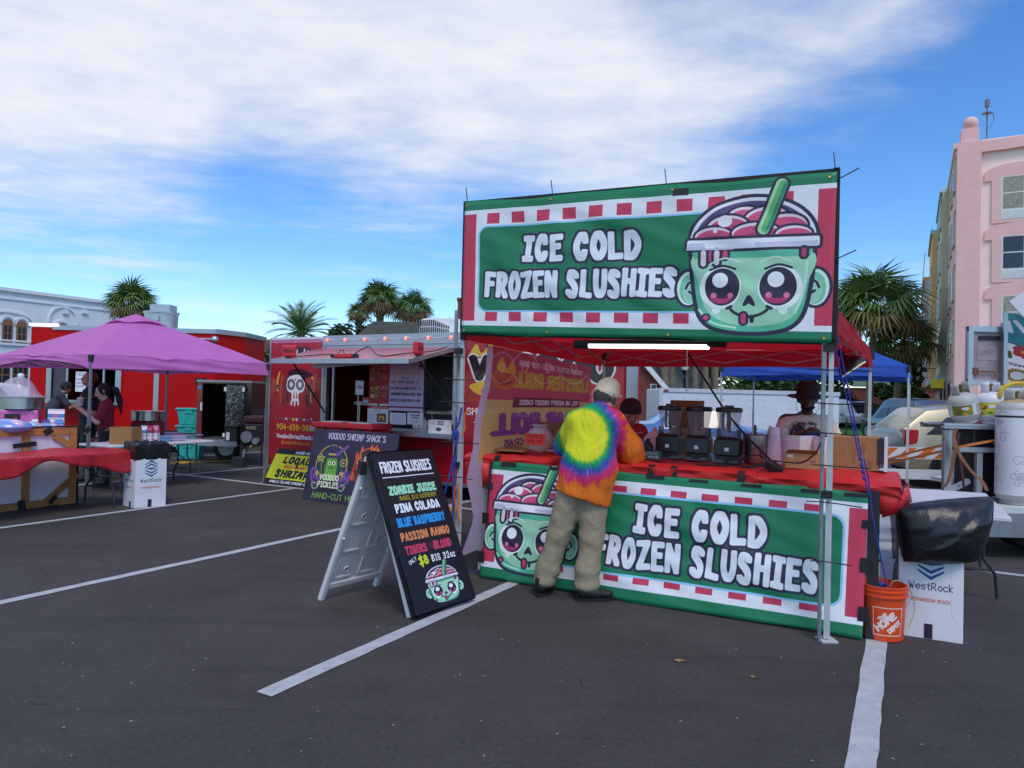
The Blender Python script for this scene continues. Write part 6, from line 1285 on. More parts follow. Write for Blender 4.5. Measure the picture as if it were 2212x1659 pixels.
m,_=cover('',.78,2.46,.275,1.13,CZ+.012,.10,.010,4);tag(m.build('table_cover',TC_RED,smooth=True,auto=30,solid=.003),'red plastic cover under the three black blenders','table cover')
m,_=cover('',2.44,3.42,.27,1.3,CZ-.002,.085,.028,7)
m.add([ST(3.42,.27,CZ-.07),ST(3.46,.5,CZ-.02),ST(3.47,.62,CZ-.17),ST(3.42,.34,CZ-.20),ST(3.30,.262,CZ-.24),ST(3.25,.262,CZ-.08),ST(3.44,1.0,CZ-.03),ST(3.5,1.0,CZ-.2)],[(0,1,2,3),(0,3,4,5),(1,6,7,2)])
tag(m.build('table_cover',TC_RED,smooth=True,auto=30,solid=.003),'puffed red plastic cover at the right end of the counter','table cover')
def cover_tape():
    for a,lab in((.20,'black tape strip on the red cover at the left corner'),(1.62,'black tape strip on the red cover left of the first blender'),(1.80,'black tape strip on the red cover under the first blender'),(2.32,'black tape strip on the red cover below the power cube')):
        m=MB();m.grid(lambda u,v:ST(a+.055*u,.262+.0*v-(.004 if v<.9 else-.03),CZ-.10+.105*v+(.012 if a>.7 else 0)),1,5);tag(m.build('tape_strip',TAPE,solid=.002),lab,'tape')
cover_tape()
# ------------------------------------------------------------------ lamps of the stall
def lamps():
    t=thing('tube_lamp','lit white tube lamp under the upper banner','lamp',ST(1.63,.1,2.02));m=MB();m.cyl(ST(1.14,.1,2.045),ST(2.12,.1,2.025),.02,n=10);m.build('tube',M('tube_light',(255,252,240),.4,var=0,emit=2.6),t,world=True,smooth=True)
    m=MB();m.beam(ST(1.03,.1,2.075),ST(2.24,.1,2.055),.07,.03);m.build('housing',BLK,t,world=True)
    for a,b in((1.02,1.15),(2.11,2.25)):m=MB();m.cyl(ST(a,.1,2.055),ST(b,.1,2.05),.033,n=10);m.build('end_cap',BLK,t,world=True,smooth=True)
    m=MB();m.tube([ST(1.95,.12,2.0),ST(1.955,.12,1.72)],.002,4);m.sph(ST(1.955,.12,1.70),.012,6,5);m.build('pull_cord',PVC,t,world=True)
    p=AT(1836,789,6.3);t=thing('clamp_lamp','black clamp lamp with white reflector under the right side of the red canopy','lamp',p);d=nrm((.55,-.25,-.8));R=np.array(Vector(d).to_track_quat('Z','Y').to_matrix())
    m=MB();m.lathe([(.03,-.09),(.05,-.06),(.1,-.03),(.13,.04)],p,18,R);m.build('shade',BLK,t,world=True,smooth=True,solid=.004);q=p+nrm((.8,-.2,-.5))*.02
    m=MB();m.lathe([(.02,-.04),(.09,-.015),(.125,.04)],p+d*.012,18,R);m.build('reflector',M('reflector',(236,232,206),.3,var=0,emit=.25),t,world=True,smooth=True);m=MB();m.cyl(p-d*.08,p-d*.16,.025);m.tube([p-d*.16,p+np.array((.05,.2,.18))],.008,4);m.build('clamp',BLK,t,world=True)
lamps()
# ------------------------------------------------------------------ printed mesh banner on the left side of the stall
def mesh_banner():
    P0=ST(.06,0);nn=SE;kb=lambda x,y:(lambda p:(float((p-P0)@SN),float(p[2])))(ON(x,y,P0,nn))
    edge=[kb(x,y)for x,y in((1050,745),(1042,826),(1027,899),(1023,970),(1005,1036),(1014,1099),(1017,1120),(1006,1161),(994,1203))]
    zs=[e[1]for e in edge][::-1];bs=[e[0]for e in edge][::-1]
    def fn(u,v):
        z=zs[0]+(zs[-1]-zs[0])*v;b0=float(np.interp(z,zs,bs));b=b0*(1-u)+2.92*u;zz=z*(1-u)+(.35+(2.0-.35)*v)*u
        return ST(.06+.03*math.sin(u*4+v*2)*(1-v)+.02*math.sin(v*9)*math.exp(-4*u),b,zz)
    t=thing('mesh_banner','see-through printed lobster roll banner hung inside the left of the stall','banner',ST(.06,1.5));m=MB();m.grid(fn,26,34)
    im=img_mat('lobster_print',lobster_art(),.6,alpha=.88);tr=im.node_tree;bs_=tr.nodes['Principled BSDF'];tl=N(tr,'ShaderNodeBsdfTranslucent');tr.links.new([n for n in tr.nodes if n.type=='TEX_IMAGE'][0].outputs[0],tl.inputs[0]);mx=N(tr,'ShaderNodeMixShader');mx.inputs[0].default_value=.4;tr.links.new(bs_.outputs[0],mx.inputs[1]);tr.links.new(tl.outputs[0],mx.inputs[2]);tr.links.new(mx.outputs[0],tr.nodes['Material Output'].inputs[0]);m.build('sheet',im,t,world=True,smooth=True)
    for v in(.995,.62,.0):p=fn(.0,v);g=MB();g.sph(p,.012,6,4);g.build('grommet',GALV,t,world=True)
mesh_banner()
# ------------------------------------------------------------------ things on the counter
BL_G=M('blender_grey',(62,64,70),.4,var=.08);BL_K=M('blender_black',(26,27,31),.35,var=.08);JAR=clear_mat('jar_clear',(150,140,152),.38,.12)
def blender(label):
    t=thing('blender',label,'blender',(0,0,0),SRZ,'blenders in a row on the counter')
    m=MB();m.box((0,0,.018),(.205,.22,.036),top=(.18,.2));m.build('foot',BL_G,t,bev=.006)
    m=MB();m.box((0,0,.048),(.165,.18,.03));m.box((0,0,.125),(.2,.215,.125),top=(.205,.2));m.box((0,0,.2),(.205,.2,.03),top=(.15,.15));bo=m.build('motor_base',BL_K,t,bev=.008)
    m=MB();m.box((0,-.105,.03),(.05,.02,.02));m.build('switch',BLK,bo);m=MB();m.box((.005,-.109,.115),(.034,.004,.03));m.build('sticker',WHT_P,bo)
    for sx in(-1,1):m=MB();m.box((sx*.082,-.04,.235),(.025,.03,.09),top=(.012,.02));m.box((sx*.082,.05,.235),(.025,.03,.09),top=(.012,.02));m.build('jar_cradle',BL_G,t)
    m=MB();q=4
    m.lathe([(.065,.215),(.078,.25),(.092,.34),(.105,.425)],n=8,R=rotm(PI/8));m.build('jar',JAR,t)
    m=MB();m.tube([(0,0,.25),(0,0,.31),(0,0,.39),(0,0,.425)],[.012,.022,.016,.014],8);m.build('tamper',BL_K,t,smooth=True)
    m=MB();m.lathe([(.108,.422),(.112,.432),(.112,.452),(.1,.462),(.02,.462)],n=8,R=rotm(PI/8));m.box((0,0,.47),(.07,.06,.02));m.build('lid',BL_K,t)
    m=MB();m.lathe([(.06,.206),(.07,.216),(.04,.224)],n=10);m.build('blade_ring',GALV,t)
    m=MB();m.tube([(-.06,.08,.41),(-.075,.13,.4),(-.075,.13,.32),(-.06,.09,.27)],.013,6);m.build('handle',BL_G,t,smooth=True);return t
b1=blender('left blender of the three, beside the milk jug');cz=CZ+.028
PB_=[ON(x,920,ST(0,.86),SN)for x in(1448,1510,1577)]
b1.location=(PB_[0][0],PB_[0][1],cz)
dup(b1,(PB_[1][0],PB_[1][1],cz),None,'middle blender of the three black blenders');dup(b1,(PB_[2][0]-SN[0]*.05,PB_[2][1]-SN[1]*.05,cz),None,'right blender of the three, beside the steel pot')
def on_counter(x,b):p=ON(x,950,ST(0,b),SN);return np.array((p[0],p[1],CZ+.026))
CARD=M('cardboard',(172,128,84),.85,rgb2=(156,114,74),vs_=2);CARD2=M('cardboard_dark',(128,86,54),.85)
def goods():
    p=on_counter(1404,.9);t=thing('jug','pink tinted plastic milk jug left of the blenders','jug',on_counter(1414,.98),SRZ);MJ=M('milk_plastic',(226,168,176),.45,var=.03);m=MB()
    m.box((0,0,.085),(.165,.165,.17));m.box((0,0,.2),(.165,.165,.06),top=(.06,.06));m.cyl((0,0,.23),(0,0,.265),.024);m.build('bottle',MJ,t,bev=.012);m=MB();m.box((-.055,-.085,.1),(.05,.004,.1));m.build('label',M('jug_label',(80,140,190),.6),t)
    cv=Cv(4,1.4,60,(84,128,118));cv.scrib(.2,.8,3.8,1.2,2,(220,230,226),.08);cv.rect(2.2,.2,3.9,.55,(206,214,214));cv.text('LARGE',2.4,.25,.26,(60,70,80),.16,width=1.2)
    t=thing('glove_box','small green glove box in front of the milk jug','box',on_counter(1403,.72),SRZ);m=MB();m.box((0,0,.035),(.2,.11,.07));m.build('box',M('glove_green',(84,128,118),.6),t);m=MB();m.quad((-.1,-.0565,0.002),(.1,-.0565,.002),(.1,-.0565,.07),(-.1,-.0565,.07));m.build('print',img_mat('glove_print',cv,.6),t)
    q=on_counter(1400,.72)+ZUP*.072;m=MB();m.lathe([(.045,0),(.05,.03),(.032,.06),(.014,.085),(.02,.1)],q,12);tag(m.build('pouch',BLK,smooth=True),'little black pouch on top of the green glove box','pouch')
    # tip jar
    p=on_counter(1166,.55);t=thing('tip_jar','round plastic tip jar with red note on the left of the counter','jar',p,SRZ);R=rotm(0,PI/2)
    m=MB();m.lathe([(.075,-.085),(.115,-.06),(.125,0),(.115,.06),(.075,.085)],(0,0,.125),22,R);m.build('body',clear_mat('jar_glass',(206,186,186),.42,.08),t,smooth=True,auto=80);m=MB();m.lathe([(.07,.2),(.06,.235),(.075,.245),(.075,.262)],n=20);m.build('rim',clear_mat('jar_glass',(206,186,186),.42),t,smooth=True)
    cv=Cv(3,1.7,60,(216,54,50));cv.text('TIPS &',.5,.95,.5,(90,30,50),.13,width=2.1);cv.text('THANK YOU!',.3,.3,.4,(90,30,50),.12,width=2.2);m=MB();m.grid(lambda u,v:((u-.5)*.2,-.093-.006*math.cos((u-.5)*2.6),.08+.1*v),6,2);m.build('note',img_mat('tips_print',cv,.8),t)
    m=MB();m.box((0,.0,.03),(.1,.06,.012),rotm(.3,.1));m.build('banknote',M('banknote',(150,160,140),.8),t)
    # flat cardboard, straws board, cups
    m=MB();P=[on_counter(x,b)+ZUP*h for x,b,h in((1024,.95,.03),(1078,.40,.012),(1130,.42,.01),(1148,.62,.014),(1108,.95,.03))];m.add(P+[P[1]+ZUP*.006,P[2]+ZUP*.006],[(0,1,2,3,4)]);tag(m.build('cardboard_sheet',CARD,solid=.006),'flattened brown cardboard lying left of the tip jar','cardboard')
    cv=Cv(4,3,50,(140,96,58));cv.text('STRAWS',.7,1.2,.9,(60,40,30),.08,width=3.0,jit=.3);p=on_counter(1190,.98);t=thing('cardboard_sign','brown cardboard with handwritten straws behind the tip jar','sign',p,SRZ);m=MB();m.quad((-.17,0,0),(.19,0,0),(.19,.03,.27),(-.16,.03,.265));m.build('sheet',img_mat('straws_print',cv,.85),t,solid=.006);m=MB();m.box((.02,.1,.09),(.3,.14,.18));m.build('box',CARD2,t)
    p=on_counter(1203,.75);t=thing('cup','clear plastic cup with orange straws beside the tip jar','cup',p,SRZ);m=MB();m.lathe([(.035,0),(.048,.14),(.052,.145)],n=16);m.build('cup',clear_mat('cup_clear',(220,200,204),.4),t,smooth=True)
    for k in range(3):m=MB();m.cyl((.01*k-.01,0,.01),(.02*k-.02,.01,.21),.005,n=6);m.build('straw',M('straw_orange',(222,96,50),.5),t)
    # steel pot with tongs
    p=on_counter(1631,.98);t=thing('steel_pot','tall shiny steel pot with utensils right of the blenders','pot',p,SRZ);m=MB();m.lathe([(.09,0),(.095,.01),(.1,.235),(.115,.245),(.1,.24)],n=28);m.build('pot',STEEL,t,smooth=True);m=MB();m.tube([(.03,0,.1),(.12,.02,.32)],.009,6);m.build('spoon',STEEL,t);m=MB();m.box((-.0,0,.27),(.02,.02,.1));m.build('handle',M('maroon_handle',(110,40,44),.5),t)
    p=on_counter(1672,1.0);t=thing('cup_stack','tall stack of pale pink plastic cups beside the steel pot','cups',p,SRZ);CP=M('cup_pink',(226,190,202),.35,var=.03)
    for k in range(11):m=MB();m.lathe([(.062-.0012*k,0),(.064-.0012*k,.02),(.057-.0012*k,.022)],(0,0,.001+k*.0215),20);m.build('cup',CP,t,smooth=True)
    m=MB();m.lathe([(.046,.238),(.045,.29),(.04,.31)],n=18);m.build('cup',CP,t,smooth=True)
    # white folded boards and cartons
    FB=M('foam_board',(232,214,218),.7,var=.02);p=on_counter(1745,1.05);m=MB();h=.245
    for(x0,b0_),(x1,b1_)in zip(((1683,1.12),(1728,1.0),(1757,1.15),(1775,.92),(1795,.94),(1808,1.1)),((1728,1.0),(1757,1.15),(1775,.92),(1795,.94),(1808,1.1),(1816,1.1))):
        a,b=on_counter(x0,b0_),on_counter(x1,b1_);m.quad(a,b,b+ZUP*h,a+ZUP*h)
    tag(m.build('folded_board',FB,solid=.006),'folded white board standing like a screen before the hatted vendor','board')
    cv=Cv(4,2.4,50,(166,122,80));cv.text('CLEAN ONE',1.0,1.0,.4,(50,60,120),.12,width=2.2);cv.scrib(1.2,.7,3.0,.85,1,(90,80,100),.07);cv.rect(.2,1.7,.8,2.2,(200,190,180))
    p=on_counter(1738,.78);t=thing('carton','small brown carton with blue print in front of the white board','box',p,SRZ+.12);m=MB();m.box((0,0,.06),(.28,.2,.12));m.build('box',CARD,t,bev=.003);m=MB();m.quad((-.14,-.1025,.002),(.14,-.1025,.002),(.14,-.1025,.12),(-.14,-.1025,.12));m.build('print',img_mat('carton_one',cv,.85),t);m=MB();m.add([(-.14,-.1,.121),(.1,-.1,.121),(.08,-.13,.15),(-.12,-.13,.15)],[(0,1,2,3)]);m.build('flap',CARD2,t,solid=.004)
    cv=Cv(4,4,50,(162,116,76));cv.line([(.4,2.8),(1.2,2.6),(1.2,1.9),(.4,1.8)],.04,(100,70,50));cv.text('PRODUCE',2.2,.8,.3,(100,70,50),.12,rot=PI/2,width=2.0);cv.text('TWIN',3.0,1.8,.4,(60,44,36),.1,rot=PI/2,width=1.4);cv.scrib(3.3,.4,3.8,1.2,8,(80,56,40),.06)
    p=on_counter(1848,1.0);t=thing('carton','big brown carton with black edge band at the right end of the counter','box',p,SRZ-.02);m=MB();m.box((0,.05,.13),(.34,.3,.26));m.build('box',CARD,t,bev=.004);m=MB();m.quad((-.17,-.1025,.002),(.15,-.1025,.002),(.15,-.1025,.256),(-.17,-.1025,.256));m.build('print',img_mat('carton_big',cv,.85),t);m=MB();m.box((.185,.04,.155),(.045,.3,.2));m.build('band',M('carton_band',(40,38,48),.5),t);m=MB();m.box((.218,.04,.132),(.02,.3,.262));m.build('side_panel',WHT_P,t)
    p=AT(1468,915,7.6);t=thing('carton','brown carton seen between the left and middle blenders','box',(p[0]+.1,p[1],CZ-.35),SRZ);m=MB();m.box((0,0,.3),(.34,.3,.6));m.build('box',CARD,t);m=MB();m.box((-.02,0,.75),(.3,.26,.28));m.build('upper_box',CARD2,t)
    # power cube and its cords
    p=on_counter(1668,.45)-ZUP*.02;t=thing('power_cube','black outdoor power outlet cube hanging where two red covers meet','power outlet',p,SRZ);m=MB();m.box((0,0,.045),(.09,.07,.075),rotm(0,.3,.5));m.box((.055,-.01,.03),(.06,.06,.05),rotm(0,.2,.4));m.build('body',BLK,t,bev=.01)
    m=MB();m.tube(catrom([p+ZUP*.08,AT(1580,905,5.9),AT(1510,800,6.2),AT(1478,752,6.25)],6),.009,5);tag(m.build('black_cable',BLK),'black cord rising diagonally from the power cube to the tube lamp','cord')
    P=[on_counter(x,b)+ZUP*h for x,b,h in((1385,.6,0),(1440,.5,-.004),(1500,.48,-.004),(1560,.5,0),(1610,.5,.0),(1650,.5,.02),(1668,.45,.05))];m=MB();m.tube(catrom(P,6),.007,5);P=[q+np.array((.02,.06,.002))for q in P[2:]];m.tube(catrom(P,6),.006,5);m.tube(catrom([on_counter(1560,.62),on_counter(1600,.7)+ZUP*.06,on_counter(1640,.6)+ZUP*.09,on_counter(1664,.5)+ZUP*.04],6),.005,5);tag(m.build('black_cable',BLK),'black blender cords lying along the front of the counter','cord')
    m=MB();m.tube(catrom([p+ZUP*.09,on_counter(1700,.5)+ZUP*.06,on_counter(1735,.45)+ZUP*.07,on_counter(1765,.3)+ZUP*.17,ST(2.93,-.01,1.42)],6),.006,5);tag(m.build('black_cable',BLK),'black cord looping from the power cube to the right tent leg','cord')
goods()
# ------------------------------------------------------------------ ropes, buckets, bin, side table
ROPE_B=M('rope_blue',(44,58,150),.8,var=.2,vs_=60);ROPE_O=M('rope_orange',(222,110,50),.8,var=.15,vs_=60)
def ropes():
    Y=4.9;Q=lambda x,y,Y=Y:AT(x,y,Y)
    m=MB();m.tube(catrom([Q(1797,715),Q(1815,800),Q(1838,900),Q(1855,985)],5),.005,6);m.tube(catrom([Q(1808,722),Q(1832,840),Q(1850,930),Q(1860,985)],5),.005,6)
    for k in range(4):m.sph(Q(1858+3*k,990+14*k),(.013,.012,.018),8,6)
    m.tube(catrom([Q(1860,990),Q(1870,1040),Q(1876,1066)],5),.006,6);m.tube(catrom([Q(1866,990),Q(1877,1040),Q(1884,1110),Q(1898,1180),Q(1916,1266)],5),.005,6)
    tag(m.build('guy_rope',ROPE_B,smooth=True),'knotted blue rope from the canopy corner down to the orange bucket','rope')
    Q=lambda x,y:AT(x,y,6.2)
    m=MB();m.tube(catrom([Q(997,880),Q(990,915),Q(978,935),Q(983,950),Q(990,935),Q(986,960),Q(975,1010),Q(956,1085)],5),.009,5);m.tube(catrom([Q(986,900),Q(984,960),Q(979,1060),Q(976,1215)],5),.009,5);m.sph(Q(985,938),(.022,.02,.05),8,6);tag(m.build('guy_rope',ROPE_B,smooth=True),'blue rope knotted beside the left tent leg by the black menu board','rope')
    m=MB();m.tube(catrom([Q(1028,884),Q(1008,889),Q(1003,905),Q(1004,925),Q(998,940)],5),.007,5);tag(m.build('cord',ROPE_O,smooth=True),'orange cord tied between the left tent leg and the mesh banner','cord');m=MB();m.tube(catrom([Q(990,1046),Q(982,1062),Q(984,1090),Q(988,1102),Q(994,1130)],5),.007,5);m.tube(catrom([Q(988,1048),Q(992,1075),Q(990,1100),Q(994,1134)],5),.006,5);tag(m.build('cord',ROPE_O,smooth=True),'orange cord looping down low on the left tent leg','cord')
    m=MB();m.tube([ST(-.05,.02,.03),ST(.06,.3,.02),ST(.2,.5,.02)],.006,5);tag(m.build('rope',ROPE_B),'piece of blue rope lying on the asphalt by the white pipe','rope')
ropes()
def bucket(name,label,c,r0,r1,h,mat,art=None,rz=0.):
    t=thing(name,label,'bucket',c,rz);n=40
    if art is not None:
        m=MB();m.grid(lambda u,v:((r0+(r1-r0)*v*.9)*math.sin((u-.5)*2*PI),-(r0+(r1-r0)*v*.9)*math.cos((u-.5)*2*PI),.006+h*.80*v),48,6);m.build('shell',art,t,smooth=True)
    else:m=MB();m.lathe([(r0,.006),(r0+(r1-r0)*.9,.006+h*.8)],n=n);m.build('shell',mat,t,smooth=True)
    q=r0+(r1-r0)*.9;m=MB();m.lathe([(q,h*.806),(q+.012,h*.81),(q+.012,h*.84),(q+.003,h*.845),(q+.004,h*.89),(q+.012,h*.895),(q+.013,h*.925),(q+.004,h*.93),(q+.005,h*.975),(q+.011,h*.98),(q+.011,h),(q-.002,h),(q-.006,h*.8),(r0-.005,.05)],n=n);m.build('rim',mat,t,smooth=True,auto=50)
    m=MB();m.lathe([(.001,.004),(r0,.004)],n=n);m.lathe([(.001,.05),(r0-.002,.05)],n=n);m.build('bottom',mat,t)
    m=MB();m.tube([((q+.02)*math.cos(x),-.03-(q+.01)*.25*math.sin(x),h*.84-.14*math.sin(x))for x in np.linspace(0,PI,12)],.0025,4);m.build('bail',GALV,t);return t
OB=M('bucket_orange',(226,78,30),.4,var=.04,coat=.2)
p=G(1925,1388);bucket('bucket','orange bucket with white hardware store logo holding a blue rope',(p[0],p[1]+.12,0),.132,.15,.375,OB,img_mat('bucket_print',bucket_art(),.4,coat=.2),-.36)
def bucket_inside():
    c=np.array((G(1925,1388)[0],G(1925,1388)[1]+.12,0));m=MB();m.lathe([(.001,.22),(.137,.22)],c,24);tag(m.build('sand_fill',M('sand',(150,110,84),.95,bump=.5)),'sand weighing down the orange bucket','sand')
    m=MB();m.tube(catrom([AT(1917,1262,4.93),c+np.array((-.02,0,.33)),c+np.array((.0,0,.24))],4),.009,5);m.tube(catrom([c+np.array((-.03,-.02,.37)),c+np.array((-.05,-.02,.30)),c+np.array((-.02,-.01,.23))],4),.008,5);m.sph(c+np.array((-.02,-.0,.355)),(.03,.025,.035),8,6);tag(m.build('rope_knot',ROPE_B),'blue rope knot resting inside the orange bucket','rope')
    m=MB();m.tube(catrom([c+np.array((.02,0,.23)),c+np.array((.06,-.02,.39)),c+np.array((.16,-.03,.36)),c+np.array((.19,-.06,.22)),c+np.array((.13,-.1,.1))],5),.004,4);tag(m.build('twine',M('twine',(150,160,120),.8)),'thin green twine hanging over the rim of the orange bucket','twine')
bucket_inside()
p=G(968,1168);bucket('bucket','yellow bucket behind the black menu board',(p[0]-.02,p[1]+.05,0),.12,.14,.34,M('bucket_yellow',(214,168,30),.4,var=.04))
def carton_bin(label,c,w_,d,h,rz,art):
    """tall printed paper carton used as a bin"""
    t=thing('carton_bin',label,'bin',c,rz);CW=M('carton_white',(218,218,224),.7,var=.03)
    m=MB()
    for q in((-w_/2,0,d,0),(w_/2,0,d,0)):m.box((q[0],0,h/2),(.006,d,h))
    m.box((0,d/2,h/2),(w_,.006,h));m.box((0,-d/2,h/2),(w_,.006,h));m.box((0,0,.006),(w_-.01,d-.01,.006));m.build('box',CW,t)
    m=MB();m.quad((-w_/2,-d/2-.005,0.002),(w_/2,-d/2-.005,.002),(w_/2,-d/2-.005,h),(-w_/2,-d/2-.005,h));m.build('printed_side',art,t)
    m=MB();m.quad((-w_/2-.005,d/2,0.002),(-w_/2-.005,-d/2,.002),(-w_/2-.005,-d/2,h),(-w_/2-.005,d/2,h));m.build('printed_side',art,t)
    for x in(.0,):m=MB();m.box((x-.01,-d/2-.008,.055),(.05,.003,.1));m.build('tape_strip',M('purple_tape',(50,34,60),.4),t);m=MB();m.box((-w_/2-.008,-.05,.04),(.003,.05,.08));m.build('tape_strip',MATS['purple_tape'],t)
    return t
ROCK=img_mat('paper_mill_print',rock_art(),.7)
pr,pl=G(2079,1391),G(1940,1370);dv=pr-pl;rz_=math.atan2(dv[1],dv[0]);wv=np.linalg.norm(dv);nn_=np.array((-dv[1],dv[0],0))/wv
carton_bin('white printed carton bin with a blown up black bag, right of the orange bucket',(pl+pr)/2+nn_*.2,wv,.4,.78,rz_,ROCK)
BAG=M('bin_bag',(22,22,26),.42,var=.25,vs_=5,bump=.8,bs=9,coat=.08)
def black_bag():
    Y=4.86;TL,TR,BR,BL=[AT(x,y,Y+.1)for x,y in((1934,1096),(2143,1072),(2106,1212),(1951,1213))];up=AT(2064,1062,Y+.1)-(TL+TR)/2;n=44
    def side(sg):
        def fn(u,v):
            x,y=2*u-1,2*v-1;p=(BL*(1-u)+BR*u)*(1-v)+(TL*(1-u)+TR*u)*v;k=((1-x*x)*(1-y*y))
            p=p+up*.25*(1-x*x)*v*v+np.array((0,0,-.012))*(1-x*x)*(1-v)**2+(TL-TR)*.03*(1-y*y)*(1-u)*-1*.6
            fold=0.
            for a,f,ph,w_ in((2.2,9,0,1),(2.6,15,1.1,.7),(1.7,21,2.3,.5),(-.6,13,.4,.35)):
                q=(x*math.sin(a)+y*math.cos(a))*f/2+.6*math.sin(x*4+ph)+.5*math.sin(y*5+x*3);fold+=w_*max(0,math.sin(q+ph))**3*(.5+.5*math.sin(x*3.1+y*2.3+ph*3))
            return p+np.array((0,sg,0))*(.20*k**.36)-np.array((0,-sg,0))*0+np.array((0,sg*.020,.006))*fold*k**.4
        return fn
    m=MB();m.grid(side(-1),n,n-10);m.grid(lambda u,v:side(1)(1-u,v),n//2,n//2)
    tag(m.build('bin_bag',BAG,smooth=True,auto=180),'shiny black bin bag blown up over the white carton at the right','bin bag')
black_bag()
def side_table():
    z=.74;A,Bq,Cq=G(1954,1054,z),G(2130,1065,z),G(2186,1118,z);D=A+Cq-Bq;t=thing('folding_table','white folding table behind the black bag at the right','folding table',(A+Cq)/2*np.array((1,1,0)))
    m=MB();m.quad(D,Cq,Bq,A);ob=m.build('tabletop',TT_W,t,world=True);ob.modifiers.new('Solidify','SOLIDIFY').thickness=.045;ob.modifiers[0].offset=-1;b=ob.modifiers.new('Bevel','BEVEL');b.width=.012;b.segments=2
    e1=nrm(Cq-D);e2=nrm(Bq-Cq);f=lambda a,b,z_:D*np.array((1,1,0))+e2*a+e1*b+ZUP*z_;W_=np.linalg.norm(Cq-D);L_=np.linalg.norm(Bq-Cq)
    for a in(.25,L_-.25):folding_leg(t,f,a,.08,W_-.08,z-.045)
side_table()
# ================================================================== standing signs
def a_frame():
    b0,b1,l0,l1=np.array((-.655,5.10,0)),np.array((-.285,5.575,0)),np.array((-1.45,5.50,0)),np.array((-1.085,5.965,0));H=1.13
    t0,t1=(b0+l0)/2+ZUP*H,(b1+l1)/2+ZUP*H;t=thing('menu_board','folding board with black slush menu and white plastic frame','sandwich board',(b0+l1)/2)
    WP=M('board_plastic',(206,206,206),.5,var=.10,vs_=4);ed=nrm(b1-b0)
    def leaf(p0,p1,q0,q1,name,inward):
        """one moulded leaf: side rails, feet, ribs and a thin panel"""
        up=nrm(q0-p0);L_=np.linalg.norm(q0-p0);W_=np.linalg.norm(p1-p0);nn=nrm(np.cross(ed,up));nn=nn if nn@inward>0 else-nn
        f=lambda u,v,d=0.:p0+ed*u*W_+up*v*L_+nn*d
        m=MB()
        for u in(.03,.97):m.beam(f(u,0),f(u,1.0),.05,.045,nn)
        lf=m.build(name,WP,t,world=True,bev=.012)
        m=MB();m.beam(f(.05,.10),f(.95,.10),.05,.04,nn);m.build('cross_rail',WP,lf,world=True,bev=.008);m=MB();m.beam(f(.05,.93),f(.95,.93),.05,.04,nn);m.build('cross_rail',WP,lf,world=True,bev=.008)
        m=MB();m.quad(f(.05,.1,-.004),f(.95,.1,-.004),f(.95,.93,-.004),f(.05,.93,-.004));m.build('panel',WP,lf,world=True,solid=.012)
        for i in range(2):
            for j in range(4):
                u0,u1,v0,v1=.12+.4*i,.46+.4*i,.15+.19*j,.31+.19*j
                r=MB()
                for a,b in(((u0,v0),(u1-.08,v0)),((u0,v0),(u0,v1-.04))):r.beam(f(*a,.006),f(*b,.006),.012,.014,nn)
                if j<3 and(i+j)%2==0:r.lathe([(.03,0),(.022,.008),(.02,.0)],f((u0+u1)/2,(v0+v1)/2-.03,.004),10,np.array(Vector(nn).to_track_quat('Z','Y').to_matrix()))
                r.build('rib',WP,lf,world=True)
        for v in(.45,.8):
            for u in(.03,.97):r=MB();r.sph(f(u,v,.028),.012,8,5);r.build('knob',WP,lf,world=True)
    inn=(l0-b0)*np.array((1,1,0))
    leaf(l0,l1,t0-nrm(inn)*-.0+np.array((-.02,0,0)),t1+np.array((-.02,0,0)),'frame_leaf',-inn)
    leaf(b0+nrm(inn)*.05,b1+nrm(inn)*.05,t0+np.array((.015,-.01,0)),t1+np.array((.015,-.01,0)),'frame_leaf',inn)
    up=nrm(t0-b0);nn=nrm(np.cross(ed,up));nn=nn if nn@inn<0 else-nn;L_=np.linalg.norm(t0-b0)
    f=lambda u,v,d=0.:b0-ed*.03+ed*u*.66+up*(v*(L_+.03)-.0)+nn*d
    m=MB();P=[f(0,0.01,.0),f(1,0.01,.0),f(1,1,.0),f(0,1,.0),f(0,0.01,.045),f(1,0.01,.045),f(1,1,.045),f(0,1,.045)];m.add(P,[(0,3,2,1),(0,1,5,4),(1,2,6,5),(2,3,7,6),(3,0,4,7)])
    m.build('black_panel',M('board_black',(24,23,28),.5,bump=.15,bs=12),t,world=True,bev=.008)
    m=MB();m.grid(lambda u,v:f(.01+.98*u,.018+.975*v,.047+.0025*wob(u*4,v*6,3)),30,40);m.build('print',img_mat('board_print',board_art(),.42,bump=.12,bs=8),t,world=True,smooth=True)
    m=MB();m.beam(t0-ZUP*.03-ed*.02,t1-ZUP*.03+ed*.02,.09,.05);m.build('wood_block',M('wood_red',(112,58,34),.6),t,world=True);m=MB();m.beam(f(.01,.97,-.05),f(.01,.90,-.1),.05,.07);m.build('tape_wrap',TAPE,t,world=True)
a_frame()
